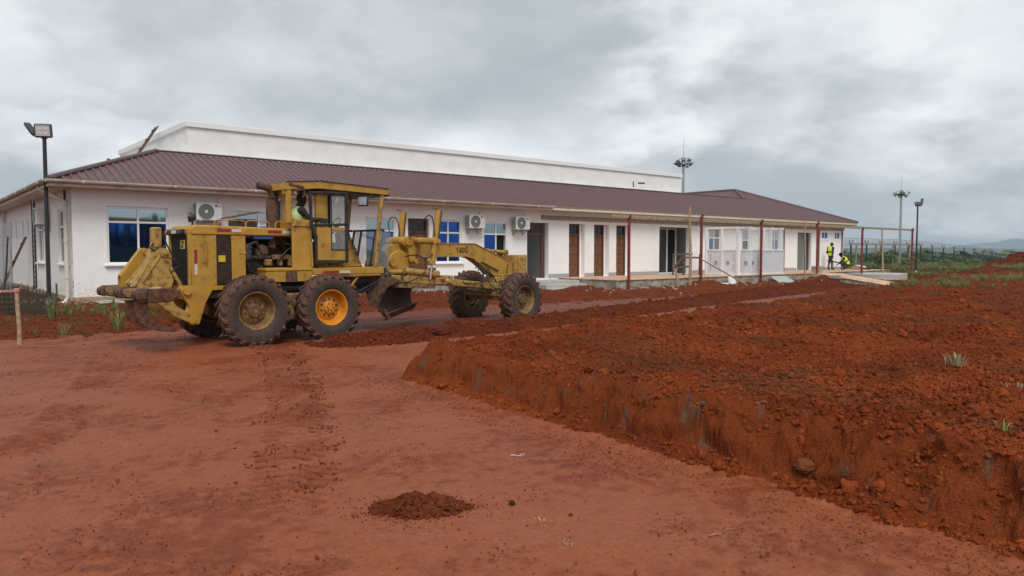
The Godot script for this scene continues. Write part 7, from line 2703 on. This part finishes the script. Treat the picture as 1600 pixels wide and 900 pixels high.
func build_people():
	var dark := Color(.035, .02, .014)
	var V := func(x, y, z): return Vector3(x, y, z)
	person("standing worker in yellow vest and dark clothes, head bowed", bw(42.2, FLOOR, 0.6), BTURN - 0.25, {
		"hip": Vector3(0, .93, 0), "waist": Vector3(0.0, 1.08, 0), "chest": Vector3(0.02, 1.30, 0), "neck": Vector3(0.06, 1.49, 0), "head": Vector3(0.13, 1.62, 0), "face": Vector3(0.86, -0.5, 0).normalized(), "up": Vector3(0.5, .86, 0),
		"sh_l": Vector3(0.02, 1.41, -.19), "sh_r": Vector3(0.02, 1.41, .19), "el_l": Vector3(-.02, 1.13, -.25), "el_r": Vector3(-.06, 1.13, .25), "wr_l": Vector3(.10, .92, -.2), "wr_r": Vector3(-.02, .88, .23),
		"kn_l": Vector3(.03, .50, -.10), "kn_r": Vector3(.05, .50, .10), "an_l": Vector3(-.03, .08, -.11), "an_r": Vector3(.02, .08, .13), "to_l": Vector3(.13, .04, -.13), "to_r": Vector3(.18, .04, .16)},
		{"skin": dark, "top": Color(.018, .02, .026), "arm": Color(.018, .02, .026), "leg": Color(.025, .032, .03), "shoe": Color(.02, .02, .02), "hair": Color(.012, .01, .01), "vest": "hi_vis", "band": "orange_tape"})
	person("crouching worker in lime vest and yellow hard hat, seen from behind", bw(43.75, FLOOR, 0.85), BTURN + 2.1, {
		"hip": Vector3(-.12, .34, 0), "waist": Vector3(-.08, .48, 0), "chest": Vector3(0.08, .68, 0), "neck": Vector3(0.19, .84, 0), "head": Vector3(0.27, .95, 0), "face": Vector3(0.85, -.5, 0).normalized(), "up": Vector3(.5, .86, 0),
		"sh_l": Vector3(0.12, .76, -.19), "sh_r": Vector3(0.12, .76, .19), "el_l": Vector3(.25, .52, -.27), "el_r": Vector3(.25, .52, .27), "wr_l": Vector3(.45, .36, -.18), "wr_r": Vector3(.45, .36, .18),
		"kn_l": Vector3(.30, .50, -.2), "kn_r": Vector3(.30, .46, .2), "an_l": Vector3(.02, .09, -.17), "an_r": Vector3(.02, .09, .17), "to_l": Vector3(.19, .04, -.19), "to_r": Vector3(.19, .04, .19)},
		{"skin": dark, "top": Color(.03, .03, .035), "arm": Color(.03, .03, .035), "leg": Color(.03, .035, .04), "shoe": Color(.03, .025, .02), "hair": Color(.012, .01, .01), "vest": "hi_vis", "band": "silver_tape", "hat": "helmet"})
	# the driver, in grader coordinates
	var gb := Basis(Vector3.UP, GTURN)
	var d := person("grader driver in pale green vest and blue trousers at the controls", G0 + gb * Vector3(0.46, 1.58, 0.36), GTURN, {
		"hip": Vector3(0.0, .48, 0), "waist": Vector3(-.03, .62, 0), "chest": Vector3(0.0, .86, 0), "neck": Vector3(0.06, 1.05, 0), "head": Vector3(0.12, 1.19, 0), "face": Vector3(0.95, -.3, 0).normalized(), "up": Vector3(.3, .95, 0),
		"sh_l": Vector3(0.02, .97, -.19), "sh_r": Vector3(0.02, .97, .19), "el_l": Vector3(.20, .78, -.25), "el_r": Vector3(.20, .78, .25), "wr_l": Vector3(.46, .82, -.2), "wr_r": Vector3(.46, .82, .2),
		"kn_l": Vector3(.46, .50, -.13), "kn_r": Vector3(.46, .50, .13), "an_l": Vector3(.66, .10, -.13), "an_r": Vector3(.66, .10, .13), "to_l": Vector3(.82, -.03, -.14), "to_r": Vector3(.82, -.03, .14)},
		{"skin": dark, "top": Color(.02, .02, .025), "arm": Color(.03, .03, .03), "leg": Color(.03, .07, .17), "shoe": Color(.12, .05, .02), "hair": Color(.012, .01, .01), "vest": "pale_vest"})

# ---------------------------------------------------------------- plants and the far country

func tuft_mesh(sd: int, n: int, tall: float, spread: float, green: Color, dry: Color) -> ArrayMesh:
	var r := RandomNumberGenerator.new()
	r.seed = sd
	var m := MB.new()
	for i in n:
		var a := r.randf() * TAU
		var d := Vector3(cos(a), 0, sin(a))
		var s := Vector3(-d.z, 0, d.x)
		var h := tall * r.randf_range(0.45, 1.0)
		var lean := r.randf_range(0.1, 0.75)
		var w := r.randf_range(0.004, 0.009) * (0.6 + tall)
		var p0 := d * r.randf() * spread * 0.35
		var p1 := p0 + Vector3(0, h * 0.6, 0) + d * lean * h * 0.3
		var p2 := p0 + Vector3(0, h * (1.0 - lean * 0.35), 0) + d * lean * h * 0.8
		m.col = green.lerp(dry, pow(r.randf(), 1.6))
		m.quad(p0 - s * w, p0 + s * w, p1 + s * w * 0.9, p1 - s * w * 0.9)
		m.tri(p1 - s * w * 0.9, p1 + s * w * 0.9, p2)
	return m.mesh()

func bush_mesh(sd: int, rx: float, ry: float, leaves: int, size: float, cols: Array) -> ArrayMesh:
	var r := RandomNumberGenerator.new()
	r.seed = sd
	var m := MB.new()
	var clumps := []
	for i in 16:
		var a := r.randf() * TAU
		var t := sqrt(r.randf())
		var y := r.randf_range(0.0, 1.0)
		var rad := rx * t * sqrt(maxf(0.05, 1.0 - pow(y * 1.6 - 0.6, 2.0)))
		clumps.append([Vector3(cos(a) * rad, ry * (0.15 + 0.8 * y), sin(a) * rad), rx * r.randf_range(0.22, 0.42)])
	for i in leaves:
		var c: Array = clumps[r.randi() % clumps.size()]
		var d := Vector3(r.randfn(), r.randfn() * 0.8, r.randfn()).normalized()
		var p: Vector3 = c[0] + d * c[1] * pow(r.randf(), 0.4)
		if p.y < 0.02: p.y = 0.02 + r.randf() * 0.1
		var n := (d + Vector3(r.randfn(), r.randfn() + 0.5, r.randfn()) * 0.6).normalized()
		var u := n.cross(Vector3(r.randfn(), r.randfn(), r.randfn())).normalized()
		var w := n.cross(u)
		var s := size * r.randf_range(0.6, 1.3)
		m.col = cols[0].lerp(cols[1], r.randf())
		m.quad(p - u * s, p + w * s * 0.45, p + u * s, p - w * s * 0.45)
	return m.mesh()

func trunk_mesh(h: float, r: float) -> MB:
	var m := MB.new()
	m.tube([Vector3.ZERO, Vector3(0.05, h * 0.4, 0.02), Vector3(-0.03, h * 0.75, 0.05), Vector3(0, h, 0)], r, 8, r * 0.4)
	for i in 4:
		var a := TAU * i / 4.0 + 0.5
		m.tube([Vector3(0, h * (0.4 + 0.1 * i), 0), Vector3(cos(a), 0.8, sin(a)) * h * 0.25 + Vector3(0, h * (0.4 + 0.1 * i), 0)], r * 0.45, 6, r * 0.15)
	return m

func ridge(called: String, dist: float, deep: float, top: Callable, base: float, a0: float, a1: float, m: Material):
	var b := MB.new()
	var n := 260
	var prof := [[-1.0, 0.0], [-0.5, 0.55], [-0.18, 0.93], [0.0, 1.0], [0.4, 0.7], [1.0, 0.0]]
	var nz := noise(0.004, 4, FastNoiseLite.TYPE_SIMPLEX_SMOOTH, int(dist))
	var p := func(i: int, k: int):
		var a: float = lerpf(a0, a1, i / float(n))
		var h: float = top.call(rad_to_deg(a)) - base
		var d: float = dist + prof[k][0] * deep
		var q := Vector3(sin(a) * d, 0, -cos(a) * d)
		return Vector3(q.x, base + h * prof[k][1] * (1.0 + 0.08 * nz.get_noise_2d(q.x, q.z)), q.z)
	for i in n:
		for k in prof.size() - 1: b.quad(p.call(i, k), p.call(i + 1, k), p.call(i + 1, k + 1), p.call(i, k + 1))
	structure(called, b, m)

func build_plants():
	var g1 := Color(.13, .19, .045)
	var g2 := Color(.34, .27, .12)
	var tufts := [tuft_mesh(1, 46, 0.5, 0.25, g1, g2), tuft_mesh(2, 60, 0.36, 0.3, g1, g2), tuft_mesh(3, 34, 0.62, 0.22, Color(.10, .15, .045), g2)]
	# tufts that stand out on the left verge
	var spots := [[-8.48, -15.94, 0, 1.15, "tall green grass tuft on the verge behind the ripper"], [-9.09, -15.0, 1, 0.9, "small spiky grass tuft at the road edge, right of the stake"], [-10.5, -16.9, 2, 1.1, "dark grass clump beside the shade net"], [-12.2, -17.9, 2, 1.2, "dark grass clump at the left picture edge"]]
	for s in spots:
		var o := put("grass_tuft", tufts[s[2]], M.grass)
		o.position = at_ground(Vector3(s[0], 0, s[1]))
		o.scale = Vector3.ONE * s[3]
		tag(o, s[4], "grass tuft", "grass tufts on the verge")
	var dry := put("grass_tuft", tuft_mesh(8, 70, 0.16, 0.35, Color(.30, .22, .11), Color(.40, .32, .2)), M.grass)
	dry.position = at_ground(Vector3(4.57, 0, -7.6))
	tag(dry, "dry uprooted grass tuft lying on the loose earth", "grass tuft", "grass tufts on the bank")
	var dry2 := put("grass_tuft", tuft_mesh(9, 50, 0.12, 0.4, Color(.30, .22, .11), Color(.40, .32, .2)), M.grass)
	dry2.position = at_ground(Vector3(4.5, 0, -6.5))
	tag(dry2, "dry grass stalks at the right picture edge of the bank", "grass tuft", "grass tufts on the bank")
	var gr := put("grass_tuft", tuft_mesh(10, 14, 0.10, 0.12, Color(.30, .38, .12), Color(.3, .34, .14)), M.grass)
	gr.position = at_ground(Vector3(3.34, 0, -5.0))
	tag(gr, "small pale green sprout near the bank's upper edge", "grass tuft", "grass tufts on the bank")
	var wisp := put("grass_tuft", tuft_mesh(14, 40, 0.035, 0.22, Color(.42, .24, .09), Color(.46, .28, .12)), M.grass)
	wisp.position = at_ground(Vector3(0.19, 0, -4.62))
	tag(wisp, "wisp of dry straw lying on the road", "straw")
	# low grass: verge, field beyond the earthworks
	var xf := [[], [], []]
	for i in 300:
		var t := rng.randf_range(-9.0, 4.0)
		var w := rng.randf_range(0.6, 6.6)
		var p := bw(t, 0, w)
		if n_patch.get_noise_2d(p.x * 1.7, p.z * 1.7) < 0.08: continue
		var k := rng.randi() % 3
		xf[k].append(Transform3D(Basis(Vector3.UP, rng.randf() * TAU).scaled(Vector3.ONE * rng.randf_range(0.18, 0.45)), at_ground(p)))
	for i in 60:
		var p := Vector3(-10.0 + rng.randfn() * 1.2, 0, -18.2 + rng.randfn() * 0.5)
		xf[rng.randi() % 3].append(Transform3D(Basis(Vector3.UP, rng.randf() * TAU).scaled(Vector3.ONE * rng.randf_range(0.3, 0.6)), at_ground(p)))
	for i in 12000:
		var a := rng.randf_range(0.36, 0.68)
		var r := rng.randf_range(52.0, 106.0)
		var p := Vector3(sin(a) * r, 0, -cos(a) * r)
		var q := n_patch.get_noise_2d(p.x * 0.35, p.z * 0.35)
		if q < 0.30 - ss(60.0, 70.0, r) * 0.9: continue
		var k := rng.randi() % 3
		xf[k].append(Transform3D(Basis(Vector3.UP, rng.randf() * TAU).scaled(Vector3.ONE * rng.randf_range(0.4, 1.0)), at_ground(p)))
	for i in 70:
		var p := Vector3(15.6 + rng.randfn() * 1.6, 0, -26.6 + rng.randfn() * 0.8)
		xf[rng.randi() % 3].append(Transform3D(Basis(Vector3.UP, rng.randf() * TAU).scaled(Vector3.ONE * rng.randf_range(0.25, 0.75)), at_ground(p)))
	for i in 130:
		var p := Vector3(21.5 + rng.randfn() * 2.2, 0, -31.0 + rng.randfn() * 1.2)
		xf[rng.randi() % 3].append(Transform3D(Basis(Vector3.UP, rng.randf() * TAU).scaled(Vector3.ONE * rng.randf_range(0.35, 1.0)), at_ground(p)))
	for k in 3: scatter("field_grass", tufts[k], M.grass, xf[k], [])
	# bushes near the fence
	var gcol := [Color(.055, .085, .022), Color(.12, .15, .05)]
	var bushes := [bush_mesh(1, 1.0, 1.3, 900, 0.09, gcol), bush_mesh(2, 1.0, 1.0, 900, 0.09, [Color(.09, .12, .03), Color(.17, .19, .07)])]
	var bs := [[30.2, -60.5, 0, 1.15, "big leafy bush behind the ramp by the far fence"], [33.6, -62.5, 1, 0.9, "lighter green bush right of the big leafy one"], [36.3, -62.0, 1, 0.7, "low bush behind the last red post"], [27.2, -61.0, 0, 0.9, "small dark bush at the building's far end"], [39.5, -63.5, 1, 0.8, "small pale bush in the field grass"]]
	for s in bs:
		var o := thing("bush", s[4], "bush", at_ground(Vector3(s[0], 0, s[1])), 0, "bushes along the far fence")
		o.scale = Vector3.ONE * s[3]
		put("foliage", bushes[s[2]], M.leaf, o)
		put("stem", trunk_mesh(0.9, 0.05), M.bark, o)
	# trees beyond the fence
	var tc := [[Color(.032, .055, .018), Color(.075, .105, .035)], [Color(.04, .07, .02), Color(.09, .125, .04)], [Color(.028, .048, .02), Color(.062, .09, .03)]]
	var crowns := []
	for k in 3: crowns.append(bush_mesh(20 + k, 1.0, 1.15, 1500, 0.10, tc[k]))
	var trunk := trunk_mesh(0.9, 0.07).mesh()
	var leafy := ["rounded dark tree in the belt beyond the fence", "broad mid green tree in the belt beyond the fence", "low dark tree in the belt beyond the fence"]
	var r2 := RandomNumberGenerator.new()
	r2.seed = 31
	for i in 64:
		var a := lerpf(0.36, 0.69, (i + r2.randf()) / 64.0)
		var r := r2.randf_range(125.0, 190.0)
		var p := at_ground(Vector3(sin(a) * r, 0, -cos(a) * r))
		var k := r2.randi() % 3
		var o := thing("belt_tree", leafy[k], "tree", p, r2.randf() * TAU, "trees beyond the fence, kind %s" % ["one", "two", "three"][k])
		var s := r2.randf_range(1.7, 2.7) * r / 150.0
		o.scale = Vector3(s * 1.35, s, s * 1.35)
		put("crown", crowns[k], M.leaf, o)
		put("trunk", trunk, M.bark, o)
	# the bigger round one behind the lamp
	var bt := thing("round_tree", "largest round green tree just right of the last red post", "tree", at_ground(Vector3(66.5, 0, -122.0)), 0)
	bt.scale = Vector3(4.4, 3.0, 4.4)
	put("crown", crowns[1], M.leaf, bt)
	put("trunk", trunk, M.bark, bt)
	# trees behind the viewer, which the window panes mirror
	for i in 16:
		var a := PI + lerpf(-1.25, 1.25, (i + r2.randf() * 0.8) / 16.0)
		var r := r2.randf_range(46.0, 75.0)
		var p := at_ground(Vector3(sin(a) * r, 0, -cos(a) * r))
		var o := thing("yard_tree", "dark tree standing on the plain behind the viewer", "tree", p, r2.randf() * TAU, "trees behind the viewer")
		var s := r2.randf_range(2.4, 4.2)
		o.scale = Vector3(s * 1.4, s, s * 1.4)
		put("crown", crowns[i % 3], M.leaf, o)
		put("trunk", trunk, M.bark, o)
	# woodland on the plain, one mass
	var wf := []
	for i in 9000:
		var a := r2.randf_range(-0.85, 0.85)
		var r := exp(r2.randf_range(log(210.0), log(2400.0)))
		var p := Vector3(sin(a) * r, 0, -cos(a) * r)
		p.y = land(p.x, p.z, false) - 0.2
		var s := r2.randf_range(2.5, 5.0) * (1.0 + r / 1500.0)
		wf.append(Transform3D(Basis(Vector3.UP, r2.randf() * TAU).scaled(Vector3(s * 1.7, s, s * 1.7)), p))
	scatter("distant_woodland", bush_mesh(40, 1.0, 1.1, 260, 0.24, tc[0]), M.leaf, wf, [])
	# blue hills
	var hn := noise(0.09, 4, FastNoiseLite.TYPE_SIMPLEX_SMOOTH, 4)
	ridge("near_hills", 3000.0, 700.0, func(d): return 13.0 + 9.0 * hn.get_noise_1d(d * 1.3) + 5.0 * ss(10.0, 30.0, d), -22.0, -1.2, 1.2, M.far_hill)
	ridge("far_hills", 7000.0, 1500.0, func(d): return 34.0 + 22.0 * hn.get_noise_1d(d + 70.0) + 34.0 * ss(29.5, 32.6, d) - 4.0 * ss(33.5, 36.0, d) + 34.0 * exp(-pow((d - 34.2) / 0.8, 2.0)), -30.0, -1.2, 1.2, M.far_hill)

func _ready():
	rng.seed = 7
	stage()
	materials()
	build_land()
	build_building()
	build_grader()
	build_props()
	build_people()
	build_plants()
